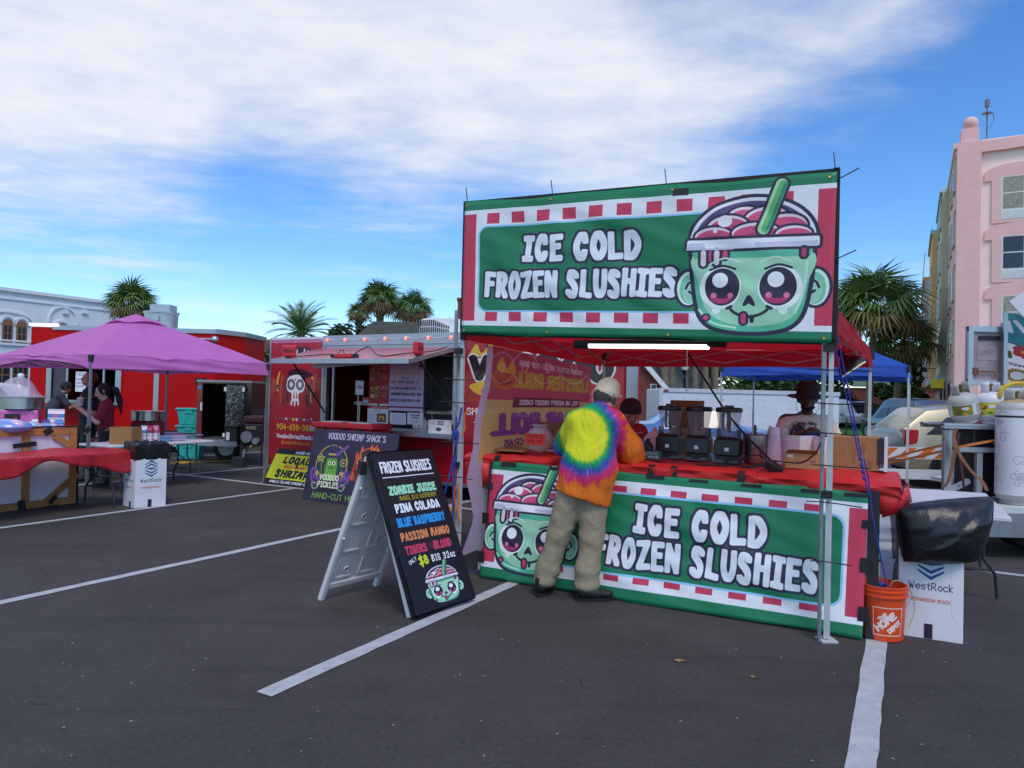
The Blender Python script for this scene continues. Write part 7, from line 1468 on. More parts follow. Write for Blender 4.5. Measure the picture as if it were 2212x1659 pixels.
def leaning_sign(name,label,c0,c1,h,lean,art,mat,seed):
    """a framed banner leaning back: base corners c0, c1 on the ground, height h along the slope"""
    c0,c1=np.array(c0,float),np.array(c1,float);d=nrm(c1-c0);back=np.array((-d[1],d[0],0));up=nrm(ZUP*math.cos(lean)+back*math.sin(lean));nn=nrm(np.cross(d,up));W_=np.linalg.norm(c1-c0)
    t=thing(name,label,'sign',(c0+c1)/2);f=lambda u,v,e=0.:c0+d*u*W_+up*v*h-nn*0+nn*e
    m=MB();m.grid(lambda u,v:f(u,v,.022+.008*wob(u*3,v*3,seed)*min(1,8*u,8*(1-u),8*v,8*(1-v))),30,20);m.build('sheet',img_mat(mat,art,.45,bump=.12,bs=6),t,world=True,smooth=True)
    for p,q in((f(0,.02),f(1,.02)),(f(0,.98),f(1,.98)),(f(.015,0),f(.015,1)),(f(.985,0),f(.985,1)),(f(.5,.03),f(.5,.97))):m=MB();m.beam(p,q,.04,.035,nn);m.build('bar',M('sign_bar',(28,27,32),.6),t,world=True)
p=G(655,1078);q=G(757,1091);d=nrm(q-p);leaning_sign('banner_sign','dark purple banner advertising pickles, behind the black menu board',p,p+d*1.62,1.06,.2,pickle_art(),'pickle_print',4)
p=G(570,1044);q=G(640,1053);d=nrm(q-p);leaning_sign('banner_sign','yellow banner reading local wild-caught shrimp leaning on the red trailer',p,p+d*1.25,.66,.5,yellow_art(),'shrimp_print',6)
# ================================================================== the pink stall at the left
PINK=cloth_mat('canopy_pink',(214,124,200),.3,.7,bump=.2,bs=5)
TFC,TRC,TBC,TLC=np.array((-6.13,10.3,0)),np.array((-4.25,12.3,0)),np.array((-6.72,13.8,0)),np.array((-8.6,11.8,0))
canopy('canopy_tent','pink pop-up canopy over the cotton candy stall at the left',[TLC,TFC,TRC,TBC],2.07,2.82,.21,PINK,LEGG,arcs=[.13,.02,.03,.05],seed=4,apex=(-6.43,12.05,0),vent=True,wr=.02,dip=-.03)
def table_at(label,c_right_front,along,across,L_,W_,z,legs_mat=LEG_D):
    """folding table from its front right corner, along (to the left end) and across (to the back)"""
    c=np.array((c_right_front[0],c_right_front[1],0.));a,b=nrm(along),nrm(across);f=lambda u,v,zz:c+a*u+b*v+ZUP*zz;t=thing('folding_table',label,'folding table',c+a*L_/2+b*W_/2)
    m=MB();P=[f(0,0,z-.04),f(L_,0,z-.04),f(L_,W_,z-.04),f(0,W_,z-.04),f(0,0,z),f(L_,0,z),f(L_,W_,z),f(0,W_,z)]
    m.add(P,[(0,3,2,1),(4,5,6,7),(0,1,5,4),(1,2,6,5),(2,3,7,6),(3,0,4,7)]);m.build('tabletop',TT_W,t,world=True,bev=.012)
    for u in(.22,L_-.22):folding_leg(t,f,u,.07,W_-.07,z-.04,legs_mat)
    m=MB()
    for u,e in((.22,.62),(L_-.22,L_-.62)):m.cyl(f(u,W_/2,.38),f(e,W_/2,z-.05),.009)
    m.build('stay',legs_mat,t,world=True);return f
BK=np.array((-.894,.447,0));AL=np.array((-.447,-.894,0))
F1=table_at('folding table under the hanging red plastic cloth at the left edge',(-5.08,9.58),AL,BK,2.45,.74,.74)
def red_cloth():
    L_,W_=2.5,.78
    def fn(u,v):
        x=L_*u-.06;dr=.17+.09*math.sin(u*9.5+.6)+.03*math.sin(u*23);s=v*(dr+W_+.12)
        if s<dr:k=1-s/dr;return F1(x,-.025-.012*math.sin(x*9)*k-.008*math.sin(x*31)*k,.745-dr*k)
        if s<dr+W_:y=s-dr;return F1(x,y-.02,.75+.006*abs(wob(x*1.2,y*2,2))*math.sin(PI*(s-dr)/W_)+.05*math.exp(-((x-.75)/.35)**2)*math.sin(PI*(s-dr)/W_))
        return F1(x,W_-.01+.02*math.sin(x*8),.75-(s-dr-W_))
    m=MB();m.grid(fn,70,34)
    def flap(u,v):
        y=-.03+.5*u*(1-.5*v);z=.745-v*(.40*(1-u)**.7+.05);return F1(-.07-.05*math.sin(v*3)-.04*math.sin(u*12)*v,y,z)
    m.grid(flap,16,12)
    tag(m.build('tablecloth',cloth_mat('cloth_red',(214,52,62),.25,.4,bump=.3,bs=5,coat=.1),smooth=True,auto=35,solid=.003),'red plastic tablecloth sagging over the folding table at the left edge','tablecloth')
red_cloth()
def wood_panel():
    c=np.array((-5.95,9.72,0));u_=np.array((-.475,-.88,0));back=np.array((-.88,.475,0));H=1.04;L_=2.5;f=lambda s,z,d=0.:c+u_*s+ZUP*z-back*d+back*(z*.03)
    t=thing('sign_back','back of a wood framed white sign panel behind the red cloth table','sign panel',c+u_*1.2);W2=M('pine_raw',(196,134,74),.75,rgb2=(160,100,54),vs_=4,bump=.15,bs=20)
    m=MB();m.quad(f(.01,.01),f(L_,.01),f(L_,H-.01),f(.01,H-.01));m.build('backing',M('backing_white',(226,214,226),.7,var=.03),t,world=True,solid=.012)
    kz=lambda x,y:(lambda p:(float((p-c)@u_),float(p[2])))(ON(x,y,c,back))
    s1,s2=kz(55,1000)[0],kz(44,1060)[0];dz=.035
    def rail(p,q,w_=.085):m=MB();m.beam(f(*p,.024),f(*q,.024),w_,.036,back);m.build('rail',W2,t,world=True)
    rail((0,H-.05),(L_,H-.05),.09);rail((0,.05),(L_,.05),.09);rail((.045,.1),(.045,H-.10));rail((s1,.1),(s1,H-.1));rail((s1+.75,.1),(s1+.75,H-.1))
    for(a,b)in((kz(118,942),kz(152,962)),(kz(98,1083),kz(166,1024)),(kz(0,1110),kz(-60,1060))):m=MB();m.beam(f(*a,.022),f(*b,.022),.08,.03,back);m.build('brace',W2,t,world=True)
    m=MB();m.beam(f(-.02,0,.01),f(-.02,H+.02,.01),.03,.05,back);m.beam(f(-.02,H+.012,.01),f(L_,H+.012,.01),.02,.06,back);m.build('edge_tape',TAPE,t,world=True)
    for(x0,y0,x1,y1,w_)in((26,964,77,958,.06),(99,926,107,937,.11),(184,924,191,933,.09),(103,1087,118,1070,.06),(41,1080,44,1102,.09),(88,1096,121,1091,.03)):
        a,b=kz(x0,y0),kz(x1,y1);m=MB();m.beam(f(*a,.046),f(*b,.046),w_,.004,back);m.build('tape_strip',TAPE,t,world=True)
wood_panel()
# counter behind the panel with the cotton candy gear
F0=table_at('raised folding table behind the wooden panel carrying the cotton candy machine',(-6.02,9.78),AL,BK,1.9,.72,.98)
PKM=M('machine_pink',(214,108,174),.4,var=.05);CLD=clear_mat('dome_clear',(222,206,220),.38,.1)
def candy_machine(label,p,base_mat,dome,rz=0.,s=1.):
    t=thing('candy_machine',label,'cotton candy machine',p,rz);m=MB();m.box((0,0,.13*s),(.45*s,.42*s,.25*s));b=m.build('base',base_mat,t,bev=.02)
    m=MB();m.box((-.08,-.225*s,.13*s),(.18,.02,.14));m.build('control_panel',BLK,b);m=MB();m.cyl((-.04,-.232*s,.14),(-.04,-.25*s,.14),.02,n=10);m.build('knob',M('knob_red',(170,50,40),.5),b)
    for x in(.08,.16):m=MB();m.box((x,-.22*s,.235*s),(.02,.02,.03));m.build('latch',GALV,b)
    z=.26*s;m=MB();m.lathe([(.02,z),(.26*s,z+.005),(.275*s,z+.01),(.275*s,z+.16*s),(.288*s,z+.165*s),(.288*s,z+.175*s),(.265*s,z+.17*s),(.26*s,z+.03),(.02,z+.03)],n=36);m.build('bowl',STEEL,t,smooth=True,auto=40)
    if dome:
        m=MB();R=.28*s;zb=z+.178*s
        def dm(u,v):
            a=2*PI*u;r=R*math.cos(v*PI/2)**.75;h=.29*s*math.sin(v*PI/2);x,y=r*math.cos(a),r*math.sin(a);cut=max(0,x/R);return np.array((x*(1-.28*cut*math.sin(v*PI)),y,zb+h*(1-.55*cut**1.4)))
        m.grid(dm,36,12);m.build('dome',CLD,t,smooth=True,auto=80);m=MB();m.sph((-.02,0,zb+.30*s),.045,10,7);m.build('dome_knob',WHT_P,t,smooth=True);m=MB();m.lathe([(.285*s,zb-.002),(.30*s,zb+.004),(.30*s,zb+.016),(.285*s,zb+.02)],n=36);m.build('dome_rim',CLD,t,smooth=True)
    return t
p=AT(45,915,10.25);candy_machine('pink cotton candy machine with clear dome at the left edge',np.array((p[0],p[1],.985)),PKM,True,.5)
def gable_carton(label,p,w_,h,rz,c_label,c_top,group='gable top cartons on the tables'):
    t=thing('carton',label,'carton',p,rz,group);CW=M('carton_paper',(222,220,224),.6,var=.03);m=MB();m.box((0,0,h*.38),(w_,w_,h*.76));m.build('box',CW,t)
    m=MB();m.add([(-w_/2,-w_/2,h*.76),(w_/2,-w_/2,h*.76),(w_/2,w_/2,h*.76),(-w_/2,w_/2,h*.76),(-w_/2,0,h*.94),(w_/2,0,h*.94)],[(0,1,5,4),(2,3,4,5),(1,2,5),(3,0,4)]);m.box((0,0,h*.97),(w_,.012,h*.07));m.build('gable',M('gable_'+str(c_top[0])+str(c_top[2]),c_top,.6,var=.03),t)
    key='ctn%d_%d'%(c_label[0],c_label[2])
    if key not in MATS:
        cv=Cv(2,3,40,(222,220,224));cv.rect(0,2.2,2,3,c_label);cv.scrib(.3,1.3,1.7,2.0,3,(110,110,130),.12);cv.ell(.6,.8,.35,.3,c_label);cv.ell(1.3,.7,.3,.3,(206,150,170));cv.scrib(.3,.15,1.6,.4,1,(120,120,140),.1);img_mat(key,cv,.6)
    m=MB()
    for(x0,y0),(x1,y1)in(((-w_/2,-w_/2-.003),(w_/2,-w_/2-.003)),((w_/2+.003,-w_/2),(w_/2+.003,w_/2))):m.quad((x0,y0,.002),(x1,y1,.002),(x1,y1,h*.75),(x0,y0,h*.75))
    m.build('print',MATS[key],t)
def left_goods():
    PU,BL,PKc,RDc=(86,70,140),(80,140,206),(206,110,160),(176,50,80);z=.985
    def at(x,Y):p=AT(x,900,Y);return np.array((p[0],p[1],z))
    for x,Y,c,k,lab,s,dz in((76,10.0,(206,200,190),(222,220,224),'plain carton leftmost in the row behind the wooden panel',.075,0),(100,9.95,PU,PU,'carton with purple label behind the wooden panel',.085,0),(112,10.05,(214,210,190),(222,220,224),'white carton between purple and blue labelled cartons',.07,0),(129,9.95,BL,BL,'carton with blue label behind the wooden panel',.085,0)):
        gable_carton(lab,at(x,Y)+ZUP*dz,s,.135,.45,c,k)
    for i,x in enumerate((111,121,132)):gable_carton(['left','middle','right'][i]+' carton of the tall trio standing behind the blue label',at(x,10.35)+ZUP*.0,.085,.27,.5,PKc if i%2 else BL,(232,206,220)if i else(226,216,226))
    CB=[M('candy_blue',(120,150,214),.3,coat=.4),M('candy_pink',(226,180,206),.3,coat=.4),M('candy_sky',(170,200,230),.3,coat=.4)]
    for i,(x,Y,r)in enumerate(((14,9.1,.24),(52,9.35,.19),(-20,9.3,.2),(104,9.7,.14))):
        p=at(x,Y);m=MB();m.sph(p+ZUP*r*.32,(r*1.3,r,r*.42),18,10);o=m.build('candy_bag',CB[i%3],smooth=True);tag(o,['blue and white puffy candy bag at the left edge on the panel top','pink puffy candy bag beside the cotton candy machine','pale candy bag cut off by the left edge','flat pale bag lying in front of the cartons'][i],'bag')
        for k in range(3):q=MB();a=k*2.1;q.sph(p+np.array((math.cos(a)*r*.7,math.sin(a)*r*.3-r*.3,r*.4)),(r*.5,r*.35,r*.3),12,7);s_=q.build('swirl',CB[(i+k+1)%3],smooth=True);FR[o.name]=(np.array(o.location),0.);s_.parent=o;s_.location=Vector(s_.location)-o.location
left_goods()
F2=table_at('white folding table with cardboard box and cartons under the pink canopy',(-5.0,11.97),AL,BK,1.83,.76,.74)
F3=table_at('second white folding table further back with the red candy machine',(-5.85,13.5),AL,BK,1.83,.76,.74)
def table_goods():
    p=F2(1.45,.22,.745);t=thing('carton_box','open brown cardboard box on the white table before the girl','box',p,-.05);CBX=M('box_tan',(166,122,74),.85,rgb2=(150,108,64),vs_=3);m=MB()
    w_,d,h=.34,.26,.25
    m.box((0,-d/2,h/2),(w_,.006,h));m.box((0,d/2,h/2),(w_,.006,h));m.box((-w_/2,0,h/2),(.006,d-.008,h));m.box((w_/2,0,h/2),(.006,d-.008,h));m.box((0,0,.005),(w_-.01,d-.01,.006));m.build('box',CBX,t);m=MB();m.add([(-w_/2,-d/2-.004,h),(-w_/2-.1,-d/2+.02,h-.06),(-w_/2-.1,d/2,h-.06),(-w_/2,d/2,h)],[(0,1,2,3)]);m.build('flap',CBX,t,solid=.005)
    for i,(c,k)in enumerate((((90,140,200),(200,206,226)),((170,40,60),(170,50,80)),((206,80,130),(206,120,150)))):gable_carton(['blue labelled tall carton right of the brown box','red labelled tall carton between blue and pink ones','pink labelled tall carton rightmost of three on the white table'][i],F2(1.16-.10*i,.2,.745),.092,.265,.05,c,k)
    for x,l,c,lab in((.82,.28,(110,176,214),'shallow blue plastic tub on the white table'),(.52,.26,(190,186,222),'shallow lavender plastic tub at the right on the white table')):
        t=thing('tub',lab,'tub',F2(x,.3,.745),.9);m=MB();m.box((0,0,.035),(l,.2,.07),top=(l+.03,.23));m.build('tub',clear_mat('tub%d'%c[0],c,.8,.3),t,bev=.01);m=MB();m.box((0,0,.074),(l+.045,.245,.01));m.build('lid',clear_mat('tub%d'%c[0],c),t)
    p=F3(.95,.3,.742);candy_machine('red based cotton candy machine with steel bowl further back',p,M('machine_red',(150,26,36),.4,var=.05),False,.1)
    m=MB();m.box(F3(.55,.15,.765),(.32,.22,.05),rotm(.6));tag(m.build('paper_stack',M('paper_grey',(190,188,196),.8),bev=.004),'stack of grey papers beside the red based candy machine','papers');m=MB();m.box(F3(.45,.3,.78),(.18,.14,.08),rotm(.3));tag(m.build('small_box',CARD2),'small brown box on the second white table','box');m=MB();m.box(F3(.2,.2,.75),(.35,.06,.016),rotm(.2));tag(m.build('tongs_tray',BLK),'flat black tray at the right end of the second white table','tray')
    TEAL=M('tote_teal',(44,176,168),.4,var=.05);p=G(404,993)
    for k in range(3):
        t=thing('storage_tote',['bottom teal storage tote standing on the asphalt','middle teal storage tote of the stack','top teal storage tote of the stack'][k],'tote',(p[0],p[1]+.2,.002+k*.385),.06,'teal totes stacked behind the white tables');m=MB();m.box((0,0,.175),(.44,.36,.35),top=(.54,.42));b=m.build('tub',TEAL,t,bev=.025);m=MB();m.box((0,0,.362),(.60,.47,.04));m.build('lid',TEAL,t,bev=.012)
        m=MB();m.box((.0,-.205,.30),(.16,.03,.07));m.build('handle',TEAL,b,bev=.008)
        for x in(-.1,.1):m=MB();m.box((x,-.192,.16),(.022,.02,.24),rotm(0,-.09));m.build('rib',TEAL,b)
table_goods()
def left_bin():
    b=np.array((-4.96,9.41,0));r=nrm((.65,.76,0));l=np.array((-.76,.65,0));w_,d,h=.40,.36,.77;c=b+r*w_/2+l*d/2
    t=carton_bin('white printed carton bin with black liner beside the red cloth table',c,w_,d,h,math.atan2(r[1],r[0]),ROCK)
    rz=math.atan2(r[1],r[0]);m=MB();R=rotm(rz);prof=[]
    def fn(u,v):
        a=2*PI*u+.785;q=np.array((math.cos(a),math.sin(a)));q=q/max(abs(q[0]),abs(q[1]));k=1.05+.03*math.sin(a*7)+.05*math.sin(v*PI);inn=max(0,(v-.75)/.25)
        k*=1-.35*inn;z=h-.13+.24*min(1,v/.8)-.05*inn+.015*math.sin(a*11)*v;return c+R@np.array((q[0]*w_/2*k,q[1]*d/2*k,0))+ZUP*z
    m.grid(fn,48,10);tag(m.build('bin_liner',BAG,smooth=True,auto=80),'black bag folded over the rim of the left carton bin','bin bag')
left_bin()
def yellow_cord():
    U6=lambda x,y:(272.9+x*.15076,818.6+y*.15076);P=[G(*U6(x,y),.01)for x,y in((640,1215),(760,1195),(900,1185),(830,1210),(720,1190),(880,1200),(1040,1190),(1560,1165),(1640,1110))];e=P[-1];q=AT(*U6(1820,940),14.9);P+=[AT(*U6(1740,1010),15.0),q,AT(*U6(1875,960),15.0),AT(*U6(1925,1030),15.0),AT(*U6(1990,860),15.0),AT(*U6(2030,640),15.0)]
    m=MB();m.tube(catrom(P,6),.014,5);tag(m.build('extension_lead',M('cord_yellow',(206,172,40),.6)),'yellow extension lead on the asphalt running up to the generator','cord')
yellow_cord()
# ================================================================== blue canopy and the tank trailer at the right
BLUE=cloth_mat('canopy_blue',(44,92,190),.3,.65,bump=.2,bs=6)
canopy('canopy_tent','blue pop-up canopy with white legs behind the hatted vendor',[(3.9,13.2,0),(6.55,11.7,0),(8.06,14.35,0),(5.41,15.85,0)],2.28,3.1,.2,BLUE,LEGW,arcs=[.03,.03,.03,.03],seed=9)
def tank_trailer():
    Y=8.0;t=thing('tank_trailer','white trailer front with diamond plate box carrying the propane tanks','trailer',(5.9,8.6,0));WPT=M('deck_white',(204,204,202),.5,var=.12,vs_=3)
    a=AT(2131,1107,7.55);z0,z1=AT(2140,1160,7.55)[2],AT(2140,1108,7.55)[2];xl=a[0]
    m=MB();m.box((xl+1.3,8.3,z1+.03),(2.7,1.5,.06));m.box((xl+2.4,9.9,z1+.03),(2.2,1.69,.06));m.build('deck',WPT,t,world=True);m=MB();m.box((xl+1.3,7.6,(z0+z1)/2-.0),(2.6,.12,z1-z0-.004));m.build('plate_box',DIA,t,world=True);m=MB();m.box((xl-.22,7.9,(z0+z1)/2+.06),(.32,.1,.14));m.box((xl-.02,7.68,(z0+z1)/2),(.1,.1,.2));m.build('coupler',GALV,t,world=True)
    m=MB();m.beam((xl-.9,8.2,.42),(xl+.6,8.2,.46),.1,.12);m.beam((xl-1.6,8.0,.40),(xl-.8,8.2,.42),.09,.1);m.cyl((xl-1.6,8.0,.38),(xl-1.6,8.0,.30),.05);m.build('tongue',BLK,t,world=True);wheel(RUB,STEEL,t,(xl+.9,8.25,.34),.34,.2,(0,-1,0))
    # aluminium rack
    X=lambda x,y=980:AT(x,y,8.05)[0];Z=lambda y,x=2100:AT(x,y,8.05)[2];rk=MB();zb=z1+.06
    top=Z(921);parts=[((X(2045),8.05,zb),(X(2045),8.05,top-.05),.085),((X(2076),8.25,zb),(X(2076),8.25,top-.05),.07),((X(2110),8.02,zb),(X(2110),8.02,Z(978)),.065),((X(2186),8.05,zb),(X(2186),8.05,top-.05),.07)]
    for p,q,w_ in parts:m=MB();m.beam(p,q,w_,.05,(0,1,0));m.build('rack_post',ALU,t,world=True)
    for p,q,w_ in(((X(2034),8.05,top),(X(2230),8.05,top),.06),((X(2034),8.45,top),(X(2230),8.45,top),.06),((X(2060),8.03,Z(971)),(X(2230),8.03,Z(971)),.055),((X(2040),8.1,zb+.05),(X(2100),8.1,zb+.22),.05)):m=MB();m.beam(p,q,.06,w_);m.build('rack_rail',ALU,t,world=True)
    m=MB();m.box(((X(2034)+X(2230))/2,8.25,top+.012),(X(2230)-X(2034),.5,.012));m.build('rack_shelf',ALU,t,world=True)
    # doors of the kitchen truck swung open above
    d0=AT(2090,705,8.9);d1=AT(2169,833,8.9);k=thing('truck','food truck with grey metal door and teal skull painting at the right edge','truck',(d1[0]+1,9.3,0));GM=M('door_grey',(172,154,156),.55,.2,rgb2=(140,124,126),vs_=5,bump=.15,bs=18)
    zt,zb2=d0[2],d1[2];xl2,xr2=d0[0],d1[0];m=MB();m.box(((xl2+xr2)/2,8.92,(zt+zb2)/2),(xr2-xl2,.04,zt-zb2));dr=m.build('metal_door',GM,k,world=True)
    m=MB()
    for p,q in(((xl2,zb2+.03),(xr2,zb2+.03)),((xl2,zt-.03),(xr2,zt-.03))):m.beam((p[0],8.89,p[1]),(q[0],8.89,q[1]),.03,.07)
    m.beam((xl2+.03,8.885,zb2),(xl2+.03,8.885,zt),.06,.03,(0,1,0));m.beam((xr2-.03,8.885,zb2),(xr2-.03,8.885,zt+.05),.07,.03,(0,1,0));m.build('door_frame',ALU,dr,world=True);m=MB();m.box(((xl2+xr2)/2+.05,8.89,zt-.14),(.3,.012,.05));m.build('vent',BLK,dr,world=True)
    m=MB();zz=zb2+.17;m.tube([(xl2+.1,8.87,zz),(xl2+.33,8.87,zz),(xl2+.34,8.87,zz-.08)],.008,5);m.box((xl2+.09,8.88,zz),(.08,.02,.09));m.build('latch_bar',M('rust',(110,70,56),.7),dr,world=True)
    cv=Cv(3,1.6,40,(166,148,150));cv.text('Alaska',.2,.4,.8,(120,96,92),.07,rot=.15,width=2.2);m=MB();m.quad((xl2+.13,8.896,zt-.42),(xl2+.37,8.896,zt-.42),(xl2+.37,8.896,zt-.24),(xl2+.13,8.896,zt-.24));m.build('scrawl',img_mat('scrawl_print',cv,.6),dr,world=True)
    s0,s1,s2,s3=AT(2169,830,8.85),AT(2300,836,8.4),AT(2300,700,8.4),AT(2170,674,8.85);m=MB();m.quad(s0,s1,s2,s3,1);m.build('painted_door',img_mat('skull_print',skull_art(),.45,coat=.3),k,world=True,solid=.04)
    m=MB();m.beam(s0-np.array((.01,.03,0)),s3-np.array((.01,.03,0)),.05,.03,(0,1,0));m.build('door_edge',ALU,k,world=True);m=MB()
    m.box((s1[0]+3.4,10.4,1.9),(3.2,2.2,2.6));m.build('body',WHT_P,k,world=True);m=MB();m.beam(AT(2195,668,8.6),AT(2300,600,8.4),.03,.25);m.build('raised_hatch',WHT_P,k,world=True)
    for x in(s1[0]+2.6,s1[0]+4.2):wheel(RUB,STEEL,k,(x,9.35,.45),.45,.25,(0,-1,0))
    return top,zb
RTOP,DECK=tank_trailer()
def propane(label,c,r,h,tilt,art,mat,rusty=False):
    """gas bottle: foot ring, body with domed ends, collar and brass valve"""
    t=thing('propane_tank',label,'propane tank',c);t.rotation_euler=(tilt[0],tilt[1],0);cw=MATS.get(mat)or img_mat(mat,art,.45);WP=M('tank_white',(216,216,222),.42,var=.05,vs_=4);GP=M('tank_grey',(176,176,172),.5,var=.08);bm=GP if 'grey' in label else WP
    m=MB();m.lathe([(r*.72,0),(r*.74,.05),(r*.70,.05),(r*.68,0)],n=24);m.build('foot_ring',bm,t,smooth=True,auto=40)
    m=MB();m.lathe([(r*.5,.035),(r*.85,.05),(r,.10),(r,h-.09),(r*.96,h-.05),(r*.8,h-.01),(r*.45,h+.02),(.01,h+.025)],n=32);m.build('body',bm,t,smooth=True)
    m=MB();m.grid(lambda u,v:((r+.0015)*math.sin((u-.5)*2*PI),-(r+.0015)*math.cos((u-.5)*2*PI),.105+(h-.2)*v),40,2);m.build('label',cw,t,smooth=True)
    m=MB();a0=-.9
    m.grid(lambda u,v:(r*.58*math.cos(a0+u*4.9),r*.58*math.sin(a0+u*4.9),h+.005+.13*v-(.05 if.35<u<.65 and v>.5 else 0)),24,3);m.build('collar',bm,t,smooth=True,solid=.006)
    m=MB();m.cyl((0,0,h+.02),(0,0,h+.09),.018,n=8);m.cyl((0,-.0,h+.06),(-.06,-.03,h+.06),.013,n=8);m.cyl((0,0,h+.09),(0,0,h+.115),.028,n=10);m.build('valve',M('brass_dark',(130,104,60),.4,.8),t,smooth=True)
    if rusty:m=MB();m.lathe([(r*.82,h-.012),(r*.45,h+.0225),(.02,h+.028)],n=28);m.build('rust_cap',M('tank_rust',(196,176,140),.7,rgb2=(160,104,50),vs_=9),t,smooth=True)
    return t
LA1=label_art((190,196,60),1);p=AT(2138,915,8.25);propane('white propane tank with colourful barbecue label on the rack',(p[0],p[1],RTOP+.02),.155,.36,(0,0),LA1,'tank_label')
p=AT(2078,918,8.2);propane('grey propane tank with printed label tilting on the rack',(p[0]+.05,p[1],RTOP+.045),.155,.33,(.1,-.26),label_art((120,140,50),3),'tank_label_b')
p=AT(2192,1090,7.85);propane('tall white propane tank with grey doodles, farthest right',(p[0],p[1],DECK+.005),.19,1.13,(0,0),tank_art(),'tank_doodle',True)
def right_bits():
    p=AT(2128,1000,8.3);t=thing('generator','black boxy generator inside the aluminium rack','generator',(p[0],8.32,DECK+.01));t.scale=(1.05,1,1.42);m=MB();m.box((0,0,.30),(.50,.38,.56));m.build('housing',M('gen_black',(30,30,34),.45,var=.1),t,bev=.03)
    for k in range(7):m=MB();m.box((.05,-.195,.12+k*.045),(.34,.01,.016));m.build('louvre',BLK,t)
    cv=Cv(3,1,40,(30,30,34));cv.text('500',.4,.2,.6,(150,150,150),.18,width=1.9);m=MB();m.quad((-.06,-.1935,.43),(.12,-.1935,.43),(.12,-.1935,.50),(-.06,-.1935,.50));m.build('plate',img_mat('gen_500',cv),t);m=MB();m.box((.02,0,.6),(.3,.2,.04));m.build('fuel_cap',M('gen_red',(150,36,44),.5),t,bev=.01)
    STR=M('strap_orange',(206,120,54),.75,var=.1);STB=M('strap_brown',(132,84,60),.8,var=.15)
    def strap(label,P,mat,w_=.028):
        P=catrom(P,5);m=MB();k=len(P)
        for i,q in enumerate(P):s=np.array((0,0,1.))*w_/2 if abs((P[min(i+1,k-1)]-P[max(0,i-1)])[2])<.6*np.linalg.norm(P[min(i+1,k-1)]-P[max(0,i-1)])else np.array((1.,0,0))*w_/2;m.v+=[tuple(q-s),tuple(q+s)]
        m.f=[[2*i,2*i+2,2*i+3,2*i+1]for i in range(k-1)];m.uv=[None]*(k-1);m.m=[0]*(k-1);tag(m.build('ratchet_strap',mat,solid=.004),label,'strap')
    strap('orange strap pulled tight across the front of the rack',[AT(1895,1004,9.2),AT(1990,985,8.6),AT(2070,966,8.0),AT(2155,950,7.95)],STR);strap('paler orange strap running left behind the rack post',[AT(1893,1000,9.4),AT(1970,977,8.9),AT(2045,960,8.3)],STR)
    strap('brown strap hanging in a loop from the rack corner',[AT(2066,925,7.95),AT(2060,945,7.95),AT(2064,965,7.93),AT(2058,1000,7.95),AT(2050,1035,7.95),AT(2040,1052,7.96)],STB,.04);strap('brown strap slanting down across the generator front',[AT(2062,955,7.95),AT(2075,985,7.93),AT(2100,1020,7.9),AT(2122,1040,7.88),AT(2132,1060,7.86)],STB,.04);strap('dark red strap hanging straight inside the rack',[AT(2072,935,8.0),AT(2068,960,8.0),AT(2076,1000,8.0),AT(2082,1052,8.02)],M('strap_wine',(84,40,48),.8),.03)
    HOS=M('hose_yellow',(206,168,36),.5,var=.08);m=MB();m.tube(catrom([AT(2086,872,8.6),AT(2108,858,8.7),AT(2136,838,8.8),AT(2150,834,8.85)],5),.022,8);tag(m.build('gas_hose',HOS,smooth=True),'yellow gas hose running behind the white tank to the truck','hose');m=MB();m.tube(catrom([AT(2160,858,8.1),AT(2164,842,8.1),AT(2178,832,8.1),AT(2200,828,8.15),AT(2240,834,8.3)],6),.024,8);tag(m.build('gas_hose',HOS,smooth=True),'yellow gas hose arching over the tall white tank','hose')
right_bits()
# a dark line of trees closing the horizon
def far_trees():
    rg=random.Random(77);m=MB()
    for k in range(7500):
        a=math.radians(rg.uniform(-75,75));d=rg.uniform(105,135);h=(3.4+1.6*math.sin(a*9)+1.1*math.sin(a*23+1)+.8*math.sin(a*51))*1.75;z=rg.random()**.8*h;p=np.array((d*math.sin(a),d*math.cos(a),z));s=rg.uniform(.4,.9);q=nrm((rg.gauss(0,1),rg.gauss(-.5,1),rg.gauss(.5,1)));e=nrm(np.cross(q,(.3,.2,1)));f=np.cross(q,e);m.add([p-e*s,p-f*s*.7,p+e*s,p+f*s*.7],[(0,1,2,3)])
    tag(m.build('woodland',LEAF[0]),'dark line of distant trees along the horizon','woodland',kind='stuff')
far_trees()
